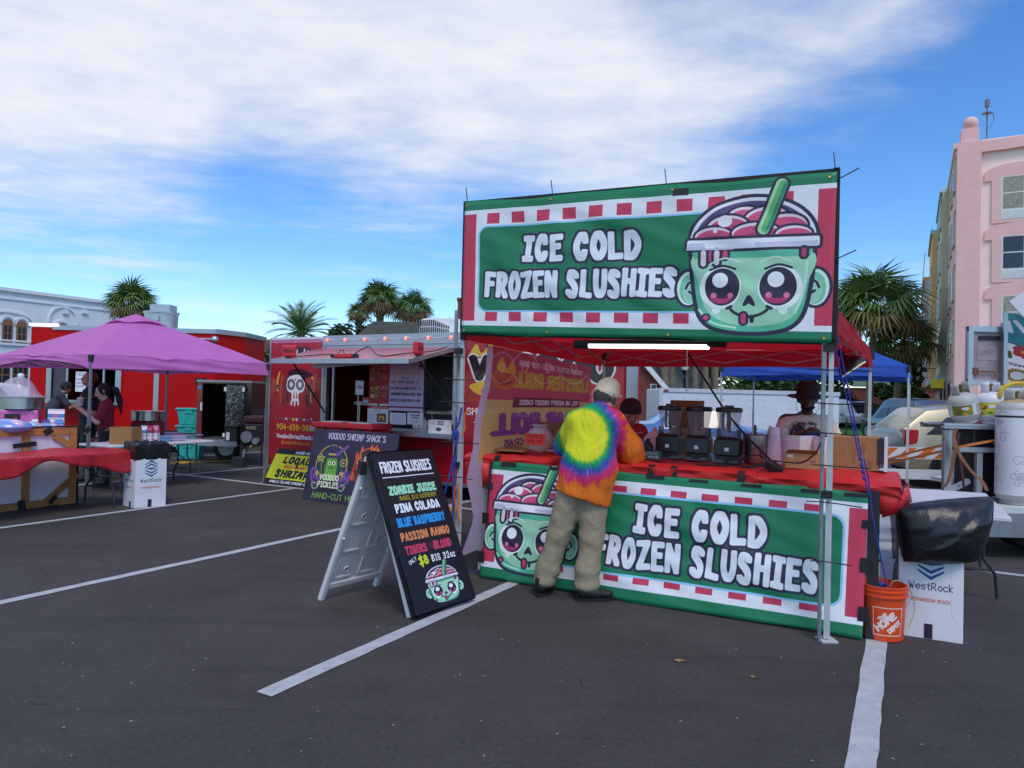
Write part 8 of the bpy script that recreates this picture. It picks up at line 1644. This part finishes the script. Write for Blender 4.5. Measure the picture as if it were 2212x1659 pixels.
# ================================================================== people
def surface_net(prims,vox,k=.02,clip=None):
    """one continuous skin round a set of tapered limbs: smooth union of rounded cones, meshed by surface nets"""
    lo=np.min([np.minimum(np.array(p[0])-p[2]*1.35,np.array(p[1])-p[3]*1.35)for p in prims],0)-2*vox;hi=np.max([np.maximum(np.array(p[0])+p[2]*1.35,np.array(p[1])+p[3]*1.35)for p in prims],0)+2*vox
    n=np.ceil((hi-lo)/vox).astype(int)+1;ax=[lo[i]+vox*np.arange(n[i])for i in range(3)];X,Y,Z=np.meshgrid(*ax,indexing='ij');D=np.full(X.shape,1e3)
    for p in prims:
        a,b,ra,rb=np.array(p[0],float),np.array(p[1],float),p[2],p[3];s=np.array(p[4]if len(p)>4 else(1,1,1),float);sub=len(p)>5 and p[5]=='cut'
        ba=(b-a)/s;L2=max(1e-9,ba@ba);px,py,pz=(X-a[0])/s[0],(Y-a[1])/s[1],(Z-a[2])/s[2];t=np.clip((px*ba[0]+py*ba[1]+pz*ba[2])/L2,0,1)
        d=(np.sqrt((px-ba[0]*t)**2+(py-ba[1]*t)**2+(pz-ba[2]*t)**2)-(ra+(rb-ra)*t))*s.min()
        if sub:D=np.maximum(D,-d)
        else:
            h=np.clip(.5+.5*(D-d)/k,0,1);D=D*(1-h)+d*h-k*h*(1-h)
    if clip is not None:D=np.maximum(D,clip(X,Y,Z))
    S=D<0;c=[S[i:n[0]-1+i,j:n[1]-1+j,l:n[2]-1+l]for i in(0,1)for j in(0,1)for l in(0,1)];cnt=sum(q.astype(int)for q in c);act=(cnt>0)&(cnt<8)
    idx=np.full(act.shape,-1);idx[act]=np.arange(act.sum());ijk=np.argwhere(act);acc=np.zeros((len(ijk),3));num=np.zeros(len(ijk));off=[np.array((i,j,l))for i in(0,1)for j in(0,1)for l in(0,1)]
    for u in range(8):
        for v in range(u+1,8):
            if np.abs(off[u]-off[v]).sum()!=1:continue
            A=ijk+off[u];Bq=ijk+off[v];da=D[A[:,0],A[:,1],A[:,2]];db=D[Bq[:,0],Bq[:,1],Bq[:,2]];m=(da<0)!=(db<0);t=np.where(m,da/np.where(m,da-db,1),0)[:,None];acc+=np.where(m[:,None],A+(Bq-A)*t,0);num+=m
    V=lo+vox*acc/num[:,None];F=[]
    for axn in range(3):
        o=[0,0,0];o[axn]=1;s0=S[tuple(slice(0,n[i]-o[i])for i in range(3))];s1=S[tuple(slice(o[i],None)for i in range(3))];E_=np.argwhere(s0!=s1);b_,c_=[(1,2),(2,0),(0,1)][axn]
        E_=E_[(E_[:,b_]>0)&(E_[:,c_]>0)&(E_[:,b_]<n[b_]-1)&(E_[:,c_]<n[c_]-1)];q=[]
        for db,dc in((0,0),(-1,0),(-1,-1),(0,-1)):
            e=E_.copy();e[:,b_]+=db;e[:,c_]+=dc;q.append(idx[e[:,0],e[:,1],e[:,2]])
        q=np.stack(q,1);fl=S[E_[:,0],E_[:,1],E_[:,2]];q[~fl]=q[~fl][:,::-1];F.append(q)
    return V,np.concatenate(F)
def flesh(name,prims,mat,parent,vox=.012,k=.02,clip=None,smooth_it=3,fold=None,**kw):
    V,F=surface_net(prims,vox,k,clip)
    if fold is not None:  # creases of the cloth, pushed along the surface normals
        fn=np.cross(V[F[:,2]]-V[F[:,0]],V[F[:,3]]-V[F[:,1]]);nn=np.zeros_like(V)
        for c in range(4):np.add.at(nn,F[:,c],fn)
        for _ in range(3):
            acc=np.zeros_like(V);ct=np.zeros(len(V))
            for c in range(4):np.add.at(acc,F[:,c],V[F].mean(1));np.add.at(ct,F[:,c],1)
            V=V*.5+.5*acc/np.maximum(ct,1)[:,None]
        V=V+nn/np.maximum(np.linalg.norm(nn,axis=1),1e-9)[:,None]*fold(V[:,0],V[:,1],V[:,2])[:,None];smooth_it=1
    m=MB();m.v=V.tolist();m.f=F.tolist();m.uv=[None]*len(F);m.m=[0]*len(F);o=m.build(name,mat,parent,smooth=True,auto=180,**kw)
    s=o.modifiers.new('Smooth','SMOOTH');s.factor=.5;s.iterations=smooth_it;return o
def SKIN(name,rgb):return M(name,rgb,.5,var=.08,vs_=18,bump=.08,bs=90)
CLOTH=lambda name,rgb,**k:M(name,rgb,.85,var=k.get('var',.1),vs_=9,bump=k.get('bump',.5),bs=k.get('bs',14))
def hand_prims(w_,d,side,r=.011,curl=.4):
    """a hand from the wrist w_ along d: palm, four unequal bent fingers and a thumb from the side of the palm"""
    w_,d=np.array(w_,float),nrm(d);s=nrm(np.cross(d,(0,0,1)))*side;dn=nrm(np.cross(s,d))*(1 if np.cross(s,d)[2]<0 else-1);P=[(w_,w_+d*.07,.026,.032,(1,1,.8))]
    for i,l in enumerate((.07,.078,.074,.058)):
        b=w_+d*.085+s*(.028-.019*i);m1=b+d*l*.5+dn*l*.12*curl;e=m1+d*l*.45*(1-curl*.4)+dn*l*.5*curl;P+=[(w_+d*.04+s*(.02-.014*i),b,.012,r),(b,m1,r,r*.92),(m1,e,r*.92,r*.75)]
    t=w_+d*.035+s*.03;P+=[(w_+d*.015+s*.012,t,.014,.013),(t,t+d*.03+s*.018+dn*.01,.013,.011),(t+d*.03+s*.018+dn*.01,t+d*.055+s*.014+dn*.02,.011,.009)];return P
def head_prims(c,f,r=.1):
    """skull, jaw, brow, nose, lips and ears round the head centre c, facing f"""
    c,f=np.array(c,float),nrm(f);s=nrm(np.cross(f,(0,0,1)));u=np.cross(s,f);q=r/.1
    return[(c-f*.02*q+u*.02*q,c+f*.012*q+u*.015*q,.092*q,.088*q,(.9,.96,1.08)),(c+f*.02*q-u*.05*q,c+f*.045*q-u*.085*q,.062*q,.04*q),(c+f*.085*q+u*.005*q,c+f*.108*q-u*.028*q,.012*q,.018*q),(c+f*.07*q+u*.028*q-s*.035*q,c+f*.07*q+u*.028*q+s*.035*q,.02*q,.02*q),(c+f*.086*q-u*.056*q-s*.016*q,c+f*.086*q-u*.056*q+s*.016*q,.012*q,.012*q)]+[(c+s*sg*.088*q-f*.012*q-u*.022*q,c+s*sg*.094*q-f*.02*q+u*.018*q,.015*q,.02*q,(.6,1,1))for sg in(-1,1)]
def face_parts(t,c,f,r=.1,brow=(40,30,26)):
    c,f=np.array(c,float),nrm(f);s=nrm(np.cross(f,(0,0,1)));u=np.cross(s,f);q=r/.1
    for sg in(-1,1):
        m=MB();m.sph(c+f*.083*q+u*.004*q+s*sg*.033*q,.011*q,10,7);m.build('eye',M('eye_dark',(52,40,36),.25,var=0),t,smooth=True);m=MB();m.tube([c+f*.088*q+u*.03*q+s*sg*.018*q,c+f*.09*q+u*.034*q+s*sg*.034*q,c+f*.078*q+u*.028*q+s*sg*.05*q],.005*q,5);m.build('eyebrow',M('brow%d'%brow[0],brow,.9),t)
    m=MB();m.tube([c+f*.096*q-u*.055*q-s*.022*q,c+f*.1*q-u*.053*q,c+f*.096*q-u*.055*q+s*.022*q],.004*q,5);m.build('mouth',M('lips',(150,80,76),.5),t)
def tie_dye():
    m=bpy.data.materials.new('tie_dye');m.use_nodes=True;t=m.node_tree;b=t.nodes['Principled BSDF'];L=t.links.new;tc=N(t,'ShaderNodeTexCoord');sx=N(t,'ShaderNodeSeparateXYZ');L(tc.outputs['Object'],sx.inputs[0])
    x=math_node(t,'DIVIDE',math_node(t,'SUBTRACT',sx.outputs[0],.135),.185);z=math_node(t,'DIVIDE',math_node(t,'SUBTRACT',sx.outputs[2],1.32),.21);r=math_node(t,'SQRT',math_node(t,'ADD',math_node(t,'MULTIPLY',x,x),math_node(t,'MULTIPLY',z,z)))
    a=math_node(t,'ARCTAN2',z,x);cv=N(t,'ShaderNodeCombineXYZ');L(math_node(t,'MULTIPLY',a,6.5),cv.inputs[0]);L(math_node(t,'MULTIPLY',r,1.3),cv.inputs[1]);n=N(t,'ShaderNodeTexNoise');n.inputs['Scale'].default_value=1.4;n.inputs['Detail'].default_value=2;L(cv.outputs[0],n.inputs[0])
    n2=N(t,'ShaderNodeTexNoise');n2.inputs['Scale'].default_value=16;n2.inputs['Detail'].default_value=4;L(tc.outputs['Object'],n2.inputs[0])
    amp=math_node(t,'MULTIPLY',math_node(t,'SUBTRACT',n.outputs[0],.5),math_node(t,'MULTIPLY',math_node(t,'MAXIMUM',math_node(t,'SUBTRACT',r,.78),.06),.75));rr=math_node(t,'ADD',math_node(t,'ADD',r,amp),math_node(t,'MULTIPLY',math_node(t,'SUBTRACT',n2.outputs[0],.5),.07))
    mr=N(t,'ShaderNodeMapRange');mr.inputs[2].default_value=2.6;L(rr,mr.inputs[0]);cr=N(t,'ShaderNodeValToRGB');e=cr.color_ramp.elements;st=[(0,(206,206,26)),(.92,(206,206,30)),(1.0,(120,180,50)),(1.07,(20,150,84)),(1.2,(16,118,110)),(1.32,(44,74,160)),(1.45,(110,70,160)),(1.58,(206,44,110)),(1.78,(214,40,92)),(1.88,(222,92,40)),(1.98,(226,112,22)),(2.6,(226,112,20))]
    e[0].position=0;e[0].color=lin(st[0][1]);e[1].position=1;e[1].color=lin(st[-1][1])
    for p,c in st[1:-1]:q=e.new(p/2.6);q.color=lin(c)
    L(mr.outputs[0],cr.inputs[0]);w_=N(t,'ShaderNodeMapRange');w_.inputs[1].default_value=.62;w_.inputs[2].default_value=.8;L(n.outputs[0],w_.inputs[0]);band=math_node(t,'MULTIPLY',math_node(t,'GREATER_THAN',rr,1.1),math_node(t,'LESS_THAN',rr,1.85));mx=N(t,'ShaderNodeMix',data_type='RGBA');L(math_node(t,'MULTIPLY',math_node(t,'MULTIPLY',w_.outputs[0],band),.5),mx.inputs[0]);L(cr.outputs[0],mx.inputs[6]);mx.inputs[7].default_value=lin((206,200,214));L(mx.outputs[2],b.inputs['Base Color']);b.inputs['Roughness'].default_value=.85
    fd=N(t,'ShaderNodeTexNoise');fd.inputs['Scale'].default_value=5;fd.inputs['Detail'].default_value=3;fd.inputs['Distortion'].default_value=1.2;mp=N(t,'ShaderNodeMapping');mp.inputs['Rotation'].default_value=(0,.7,0);mp.inputs['Scale'].default_value=(2.2,1,.7);L(tc.outputs['Object'],mp.inputs[0]);L(mp.outputs[0],fd.inputs[0]);bp=N(t,'ShaderNodeBump');bp.inputs['Strength'].default_value=.6;bp.inputs['Distance'].default_value=.05;L(fd.outputs[0],bp.inputs['Height']);L(bp.outputs[0],b.inputs['Normal']);return m
def customer():
    loc=np.array((.46,5.76,0));t=thing('person','heavy man in tie-dye shirt, khaki trousers and cream cap leaning on the counter','person',loc);SK=SKIN('skin_pale',(196,142,122))
    hd,f=np.array((.335,.13,1.635)),nrm((.84,.50,-.30));s=nrm(np.cross(f,(0,0,1)));u=np.cross(s,f)
    body=head_prims(hd,f,.103)+[((.27,.06,1.44),(.315,.10,1.57),.085,.07),((.15,.02,.9),(.2,.06,1.36),.14,.15,(1.2,.8,1)),((.40,.08,1.38),(.585,.17,1.14),.06,.058),((.585,.17,1.135),(.47,.42,1.13),.058,.042),((.09,.12,1.38),(.0,.28,1.18),.06,.055),((.0,.28,1.17),(.14,.50,1.13),.055,.04),((.06,0,.85),(-.15,.06,.1),.08,.05),((.22,0,.85),(.17,-.07,.1),.08,.05)]
    body+=hand_prims((.47,.42,1.125),(-.45,.85,-.05),-1)+hand_prims((.13,.50,1.125),(.7,.7,-.05),1)
    flesh('body',body,SK,t,.0115,.018)
    hair=[(hd-f*.03-u*.015,hd-f*.02-u*.055,.098,.085,(.95,1,.9)),(hd+s*.07-u*.02,hd+s*.078+f*.02-u*.045,.03,.02)];flesh('hair',hair,M('hair_grey',(92,86,82),.9,rgb2=(60,56,54),vs_=40,bump=.8,bs=120),t,.01,.02)
    cap_c=hd+u*.035-f*.012;CAP=CLOTH('cap_cream',(232,214,182),bump=.2);flesh('cap',[(cap_c,cap_c+u*.035,.112,.098,(1,1,.9)),(cap_c+f*.10-u*.012-s*.05,cap_c+f*.10-u*.012+s*.05,.02,.02),(cap_c+f*.115-u*.02-s*.045,cap_c+f*.165-u*.035,.014,.012),(cap_c+f*.115-u*.02+s*.045,cap_c+f*.165-u*.035,.014,.012),(cap_c+f*.1-u*.016,cap_c+f*.165-u*.034,.016,.012),(cap_c-f*.115-u*.045,cap_c-f*.112-u*.046,.036,.036,(1,1,.85),'cut')],CAP,t,.008,.012,clip=lambda X,Y,Z:(hd[2]-.016-Z)*.9)
    m=MB();m.sph(cap_c+u*.128,.008,8,5);m.build('cap_button',CAP,t);m=MB();R=hd-f*.099-u*.012;m.beam(R-s*.05,R+s*.05,.014,.006,-f);m.build('cap_strap',CAP,t)
    hem=lambda X,Y,Z:(.80-.30*(X-.14)-Z)*.93;TD=tie_dye()
    shirt=[((.137,.02,.80),(.18,.0,1.05),.24,.22,(1,.84,1)),((.18,.0,1.05),(.21,.07,1.34),.22,.195,(1,.86,1)),((.11,.10,1.425),(.365,.07,1.43),.1,.1,(1,1.15,1)),((.25,.06,1.49),(.285,.08,1.52),.11,.085),((.385,.07,1.41),(.53,.13,1.22),.1,.098),((.53,.13,1.22),(.56,.16,1.14),.098,.104),((.08,.12,1.41),(-.005,.27,1.20),.098,.095),((.56,.17,1.06),(.575,.19,.98),.09,.13,(1,1,1),'cut')]
    flesh('shirt',shirt,TD,t,.012,.05,clip=lambda X,Y,Z:np.maximum(hem(X,Y,Z)-np.where(Y>9,1,0),-1e3),fold=lambda x,y,z:.0055*np.maximum(0,np.sin(30*(x*.55-z*.62)+1.6*np.sin(5*z+2)))**2*np.clip((1.5-z)*3,0,1)*np.clip((z-.86)*6,.2,1)+.005*np.sin(26*x+1.5*np.sin(9*z))*np.clip((1.05-z)*5,0,1)+.003*np.sin(40*x+22*z))
    KH=CLOTH('khaki',(148,136,112),bump=.9,bs=9);folds=[]
    for i,(z,k)in enumerate(((.14,1.0),(.19,.8),(.26,.5))):folds+=[((-.155+.012*i,.055,z),(-.13+.012*i,.045,z+.02),.088-.002*i,.084),((.172,-.062,z+.01),(.19,-.062,z-.01),.088,.084)]
    flesh('trousers',[((.085,.02,.92),(.195,.02,.92),.145,.145,(1,.95,1)),((.055,.01,.85),(-.05,.03,.5),.128,.097),((-.05,.03,.5),(-.15,.055,.13),.092,.082),((.225,.0,.85),(.21,-.03,.48),.13,.1),((.21,-.03,.48),(.175,-.065,.13),.096,.085)]+folds,KH,t,.012,.03,clip=lambda X,Y,Z:np.maximum(.075-Z,Z-.98),fold=lambda x,y,z:.007*np.sin(46*z+9*x+2*np.sin(12*x))*np.clip((.34-z)*5,.12,1)+.005*np.maximum(0,np.sin(34*(z+.8*np.abs(x-.05))+1))**2*np.exp(-((z-.56)/.13)**2)+.006*np.maximum(0,np.sin(30*(z*.7-np.abs(x-.12))))**2*np.clip((z-.62)*5,0,1)+.0025*np.sin(24*x+3*z))
    SH=M('shoe_black',(24,24,27),.55,var=.15,bump=.2,bs=30)
    for nm,a,b,z in(('left',(-.185,.02,.075),(-.10,.20,.048),.045),('right',(.15,-.09,.07),(.345,-.055,.05),0)):
        a,b=np.array(a),np.array(b);flesh('shoe',[(a,(a+b)/2,.052,.05,(1,1,.95)),((a+b)/2,b,.05,.044,(1,1,.8)),(a+np.array((0,0,.02)),a+np.array((.0,0,.05)),.05,.052)],SH,t,.009,.02,clip=lambda X,Y,Z:.012-Z);m=MB();d=nrm((b-a)*np.array((1,1,0)));q=np.array((-d[1],d[0],0));P=[(a+b)/2*np.array((1,1,0))+d*(.165*math.cos(k))+q*(.05*math.sin(k))for k in np.linspace(0,2*PI,20)[:-1]];m.prism([(p[0],p[1])for p in P],.024,lambda x,y,w_:(x,y,.002+w_));m.build('sole',M('sole_dark',(20,20,22),.8),t)
    m=MB();m.cyl((.168,-.075,.1),(.168,-.075,.14),.062,n=14);m.build('sock',M('sock_grey',(190,188,190),.9),t)
customer()
def generic(label,loc,rz,sk,skin,top,bottom,hair=None,hat=None,top_name='shirt',shoes=(30,30,34),vox=.014,extra=None,bare_arm=True,hands=True):
    """standing figure facing -Y in its own frame; sk gives joint places"""
    t=thing('person',label,'person',loc,rz);g=lambda k,d:np.array(sk.get(k,d),float);H=sk.get('h',1.75)/1.75;b=sk.get('b',1.)
    hd=g('head',(0,-.03,1.62))*np.array((1,1,H));f=nrm(sk.get('face',(0,-1,-.1)));ch=g('chest',(0,0,1.3))*np.array((1,1,H));hp=g('hip',(0,0,.95))*np.array((1,1,H));sw=.18*b;A=[]
    sh=[ch+np.array((sg*sw,0,.1*H))for sg in(-1,1)];el=[g('el',(-.24*b,0,1.1))*np.array((1,1,H)),g('er',(.24*b,0,1.1))*np.array((1,1,H))];ha=[g('hl',(-.24*b,-.1,.88))*np.array((1,1,H)),g('hr',(.24*b,-.1,.88))*np.array((1,1,H))];ft=[g('fl',(-.1,0,.06)),g('fr',(.1,0,.06))]
    body=head_prims(hd,f)+[(ch+np.array((0,.01,.14*H)),hd-np.array((0,0,.08)),.06*b**.5,.055),(hp,ch,.13*b,.14*b,(1.15,.75,1))]
    for i in(0,1):body+=[(sh[i],el[i],.05,.042),(el[i],ha[i],.042,.03),(hp+np.array(((-1,1)[i]*.09*b,0,-.05)),ft[i]+np.array((0,.02,.05)),.08,.045)]
    if hands:
        for i in(0,1):body+=hand_prims(ha[i],ha[i]-el[i]+np.array((0,-.0,.0)),(-1,1)[i])
    flesh('body',body,skin,t,vox,.018);face_parts(t,hd,f)
    shirt=[(hp+np.array((0,0,-.08)),hp+np.array((0,0,.12)),.165*b,.17*b,(1.1,.8,1)),(hp+np.array((0,0,.1)),ch,.17*b,.175*b,(1.1,.78,1)),(sh[0]+np.array((.03,0,0)),sh[1]-np.array((.03,0,0)),.085*b**.5,.085*b**.5,(1,1.1,1)),(ch+np.array((0,.01,.1*H)),ch+np.array((0,.01,.16*H)),.09*b,.07*b)]
    for i in(0,1):shirt.append((sh[i],sh[i]+(el[i]-sh[i])*(.72 if bare_arm else 1),.075,.072))
    flesh(top_name,shirt,top,t,vox,.035)
    tr=[(hp+np.array((-.05,0,0)),hp+np.array((.05,0,0)),.15*b,.15*b,(1,.85,1))]
    for i in(0,1):k=hp*.5+ft[i]*.5+np.array((0,-.03,0));tr+=[(hp+np.array(((-1,1)[i]*.085*b,0,-.06)),k,.11*b,.085),(k,ft[i]+np.array((0,.03,.07)),.085,.07)]
    flesh('trousers',tr,bottom,t,vox,.03,clip=lambda X,Y,Z:.06-Z)
    for i in(0,1):flesh('shoe',[(ft[i]+np.array((0,.04,0)),ft[i]+np.array((0,-.13,-.012)),.045,.04)],M('shoe%d'%shoes[0],shoes,.6),t,.012,.02,clip=lambda X,Y,Z:.004-Z)
    s=nrm(np.cross(f,(0,0,1)));u=np.cross(s,f)
    if hair:flesh('hair',[(hd-f*.03+u*.035,hd-f*.025+u*.02,.103,.098,(1,1,1))]+[((hd+s*a[0]+f*a[1]+u*a[2]),(hd+s*c[0]+f*c[1]+u*c[2]),r0,r1)for a,c,r0,r1 in hair[1]],hair[0],t,.01,.02,clip=lambda X,Y,Z:np.minimum((X-hd[0])*f[0]+(Y-hd[1])*f[1]+(Z-hd[2])*f[2]-.055,9)-np.where(Z>hd[2]+.055,.05,0))
    if hat=='cap' or(isinstance(hat,tuple)and hat[0]=='cap'):
        cm=hat[1];c=hd+u*.04;flesh('cap',[(c,c+u*.03,.108,.095,(1,1,.9)),(c+f*.11-u*.01-s*.04,c+f*.165-u*.03,.015,.012),(c+f*.11-u*.01+s*.04,c+f*.165-u*.03,.015,.012),(c+f*.1-u*.01,c+f*.16-u*.03,.02,.012)],cm,t,.009,.015,clip=lambda X,Y,Z:(hd[2]+.01-Z)+.25*((X-hd[0])*f[0]+(Y-hd[1])*f[1])*-1)
    elif isinstance(hat,tuple)and hat[0]=='bucket':
        c=hd+u*.058;m=MB();R=np.array([s,np.cross(u,s),u]).T;m.lathe([(.06,.135),(.09,.128),(.105,.10),(.112,.0),(.118,-.008),(.17,-.02),(.196,-.012),(.198,-.018),(.17,-.028),(.115,-.018),(.09,.0)],c,36,R);m.lathe([(.001,.137),(.06,.135)],c,36,R);m.build('hat',hat[1],t,smooth=True,auto=60);m=MB();m.tube(catrom([c+s*.1-u*.02,hd+s*.1-u*.1+f*.03,hd-u*.17+f*.05,hd-s*.1-u*.1+f*.03,c-s*.1-u*.02],5),.003,4);m.build('chin_cord',hat[1],t)
    if extra:extra(t,hd,f,s,u,ch)
    return t
BLACKC=CLOTH('cloth_black',(26,26,30));DKP=CLOTH('trouser_dark',(40,42,50))
def vendor():
    p=AT(1741,900,7.35);BR=SKIN('skin_dark',(88,56,44));SP=M('shirt_splash',(222,200,178),.85,rgb2=(70,64,62),vs_=5,bump=.4,bs=14)
    mr=[n for n in SP.node_tree.nodes if n.type=='MAP_RANGE'][0];mr.inputs[1].default_value=.5;mr.inputs[2].default_value=.57
    def ex(t,hd,f,s,u,ch):
        m=MB();m.tube([ch+np.array((.092*math.cos(q),.005+.078*math.sin(q),.165+.014*math.sin(q)))for q in np.linspace(0,2*PI,21)],.011,6);m.build('collar',M('collar_brown',(92,76,64),.9),t,smooth=True)
        m=MB();m.grid(lambda a,b:ch+np.array(((a-.5)*.24+.01,-.150-.012*math.cos((a-.5)*3),-.03+b*.06)),6,1);cv=Cv(4,1,40,(44,74,170));cv.text('YETI',.5,.25,.5,(80,120,206),.16,width=1.6);m.build('print',M('print_blue',(44,74,170),.8),t,solid=.004);flesh('beard',[(hd+f*.05-u*.085,hd+f*.075-u*.07,.035,.03),(hd+f*.06-u*.06-s*.05,hd+f*.05-u*.08,.022,.03),(hd+f*.06-u*.06+s*.05,hd+f*.05-u*.08,.022,.03)],M('beard_black',(26,20,18),.9),t,.009,.02,clip=lambda X,Y,Z:(Z-(hd[2]-.062)))
    generic('man in dark wide brimmed hat and splashed tan shirt behind the white board',(p[0],p[1],0),-.25,dict(h=1.82,b=1.12,head=(.0,-.08,1.585),face=(-.05,-1,-.14),chest=(0,-.02,1.26),el=(-.30,-.2,1.15),er=(.32,-.16,1.13),hl=(-.08,-.34,1.265),hr=(.10,-.32,1.265)),BR,SP,DKP,None,('bucket',CLOTH('hat_maroon',(44,24,32))),extra=ex,vox=.012)
vendor()
def server():
    p=AT(1352,900,6.95);RS=CLOTH('shirt_red',(166,30,44))
    def ex(t,hd,f,s,u,ch):
        for k in range(4):z=ch[2]-.12+k*.07;m=MB();m.lathe([(.2035+.0*k,-.004),(.2035,.004)],(ch[0],ch[1],z),30,None,1.,.73);m.build('shirt_stripe',M('stripe_pale',(206,160,160),.85),t)
        m=MB();m.lathe([(.076,-.012),(.078,.012)],(.30,-.03,1.17),14);m.build('sleeve_cuff',M('cuff_white',(206,190,190),.85),t)
    generic('server in dark cap and red striped shirt bending behind the tie-dye man',(p[0]-.02,p[1]+.1,0),.35,dict(h=1.66,b=1.0,head=(.0,-.16,1.56),face=(-.2,-1,-.5),chest=(0,-.04,1.26),el=(-.28,-.12,1.1),er=(.29,-.06,1.08),hl=(-.16,-.32,1.12),hr=(.22,-.34,1.12)),SKIN('skin_mid',(176,116,100)),RS,DKP,(M('hair_black',(34,28,28),.8),[]),('cap',CLOTH('cap_dark',(48,26,30))),extra=ex)
server()
def left_people():
    HB=M('hair_dark',(34,24,24),.7,rgb2=(22,16,16),vs_=30,bump=.4,bs=60);HR=M('hair_auburn',(112,54,40),.8,rgb2=(82,40,32),vs_=30,bump=.5,bs=80);p=AT(229,900,11.45)
    def ex(t,hd,f,s,u,ch):
        c=np.array((-.045,-.36,1.285));m=MB();m.lathe([(.033,0),(.046,.11),(.05,.115)],c,18);m.build('cup',M('cup_paper',(206,190,190),.5),t,smooth=True);m=MB();m.lathe([(.052,.115),(.05,.13),(.01,.135)],c,18);m.build('cup_lid',WHT_P,t,smooth=True);m=MB();m.cyl(c+np.array((0,0,.12)),hd+f*.098-u*.05,.006,n=6);m.build('straw',M('straw_red',(206,40,60),.5),t);flesh('ponytail',[(hd-f*.11+u*.02,hd-f*.19-u*.02,.03,.04),(hd-f*.19-u*.02,hd-f*.2-u*.2,.045,.045),(hd-f*.2-u*.2,hd-f*.17-u*.42,.045,.015)],HB,t,.012,.03)
        m=MB();m.sph(hd+s*-.1-f*.015-u*.05,.011,8,6);m.build('earring',M('silver',(200,200,206),.25,1.,var=0),t)
    generic('dark haired girl with ponytail in maroon shirt sipping from a paper cup',(p[0],p[1],0),-1.05,dict(h=1.66,b=.86,head=(0,-.06,1.60),face=(0,-1,-.28),chest=(0,0,1.28),el=(-.21,-.10,1.08),er=(.2,-.12,1.09),hl=(-.06,-.31,1.27),hr=(.035,-.33,1.27)),SKIN('skin_fair',(206,158,146)),CLOTH('shirt_maroon',(140,20,46)),DKP,(HB,[((.05,.03,.05),(.075,.01,-.02),.03,.02),((-.05,.03,.05),(-.075,.01,-.02),.03,.02)]),extra=ex,vox=.013)
    p=AT(193,900,12.0)
    def ex2(t,hd,f,s,u,ch):
        m=MB();q=ch+np.array((.08,-.155,.02));m.add([q,q+np.array((.05,.01,.03)),q+np.array((.02,0,.05)),q+np.array((-.03,0,.03))],[(0,1,2,3)]);m.build('logo',M('logo_gold',(190,150,60),.6),t)
        m=MB();m.box(np.array((-.27,-.06,.86)),(.08,.1,.12));m.build('glove',BLACKC,t,bev=.02)
    generic('tall red haired man in black polo looking up behind the canopy leg',(p[0],p[1],0),-.9,dict(h=1.86,b=1.08,head=(0,-.02,1.62),face=(0,-1,.25),chest=(0,0,1.3),el=(-.27,.02,1.08),er=(.27,.02,1.08),hl=(-.27,-.05,.88),hr=(.27,-.05,.88)),SKIN('skin_ruddy',(196,128,108)),BLACKC,DKP,(HR,[((.06,.0,.06),(.085,-.0,-.03),.03,.02)]),extra=ex2)
    p=AT(112,900,16.4);generic('man in grey shirt and black cap writing at the pizza trailer shelf',(p[0],p[1],0),2.2,dict(h=1.72,b=1.05,head=(0,-.26,1.57),face=(0,-1,-.35),chest=(0,-.14,1.27),el=(-.25,-.34,1.1),er=(.25,-.34,1.1),hl=(-.1,-.55,1.18),hr=(.12,-.56,1.18)),SKIN('skin_tan',(150,100,80)),CLOTH('shirt_grey',(52,54,62)),BLACKC,(M('hair_black',(34,28,28),.8),[]),('cap',BLACKC))
    p=AT(40,850,27);generic('distant grey haired person beyond the cotton candy machine',(p[0],p[1],0),.4,dict(h=1.74),SKIN('skin_pale',(196,142,122)),CLOTH('shirt_slate',(90,96,110)),DKP,(M('hair_grey',(92,86,82),.9),[]),vox=.02,hands=False)
    for i,(x,c,l)in enumerate(((549,(170,40,50),'distant person in red shirt beyond the navy car'),(577,(206,206,214),'distant person in white shirt beyond the navy car'))):
        p=AT(x,860,36);generic(l,(p[0],p[1],0),.6*i,dict(h=1.7),SKIN('skin_mid',(176,116,100)),CLOTH('far%d'%i,c),DKP,(M('hair_black',(34,28,28),.8),[]),vox=.025,hands=False)
left_people()
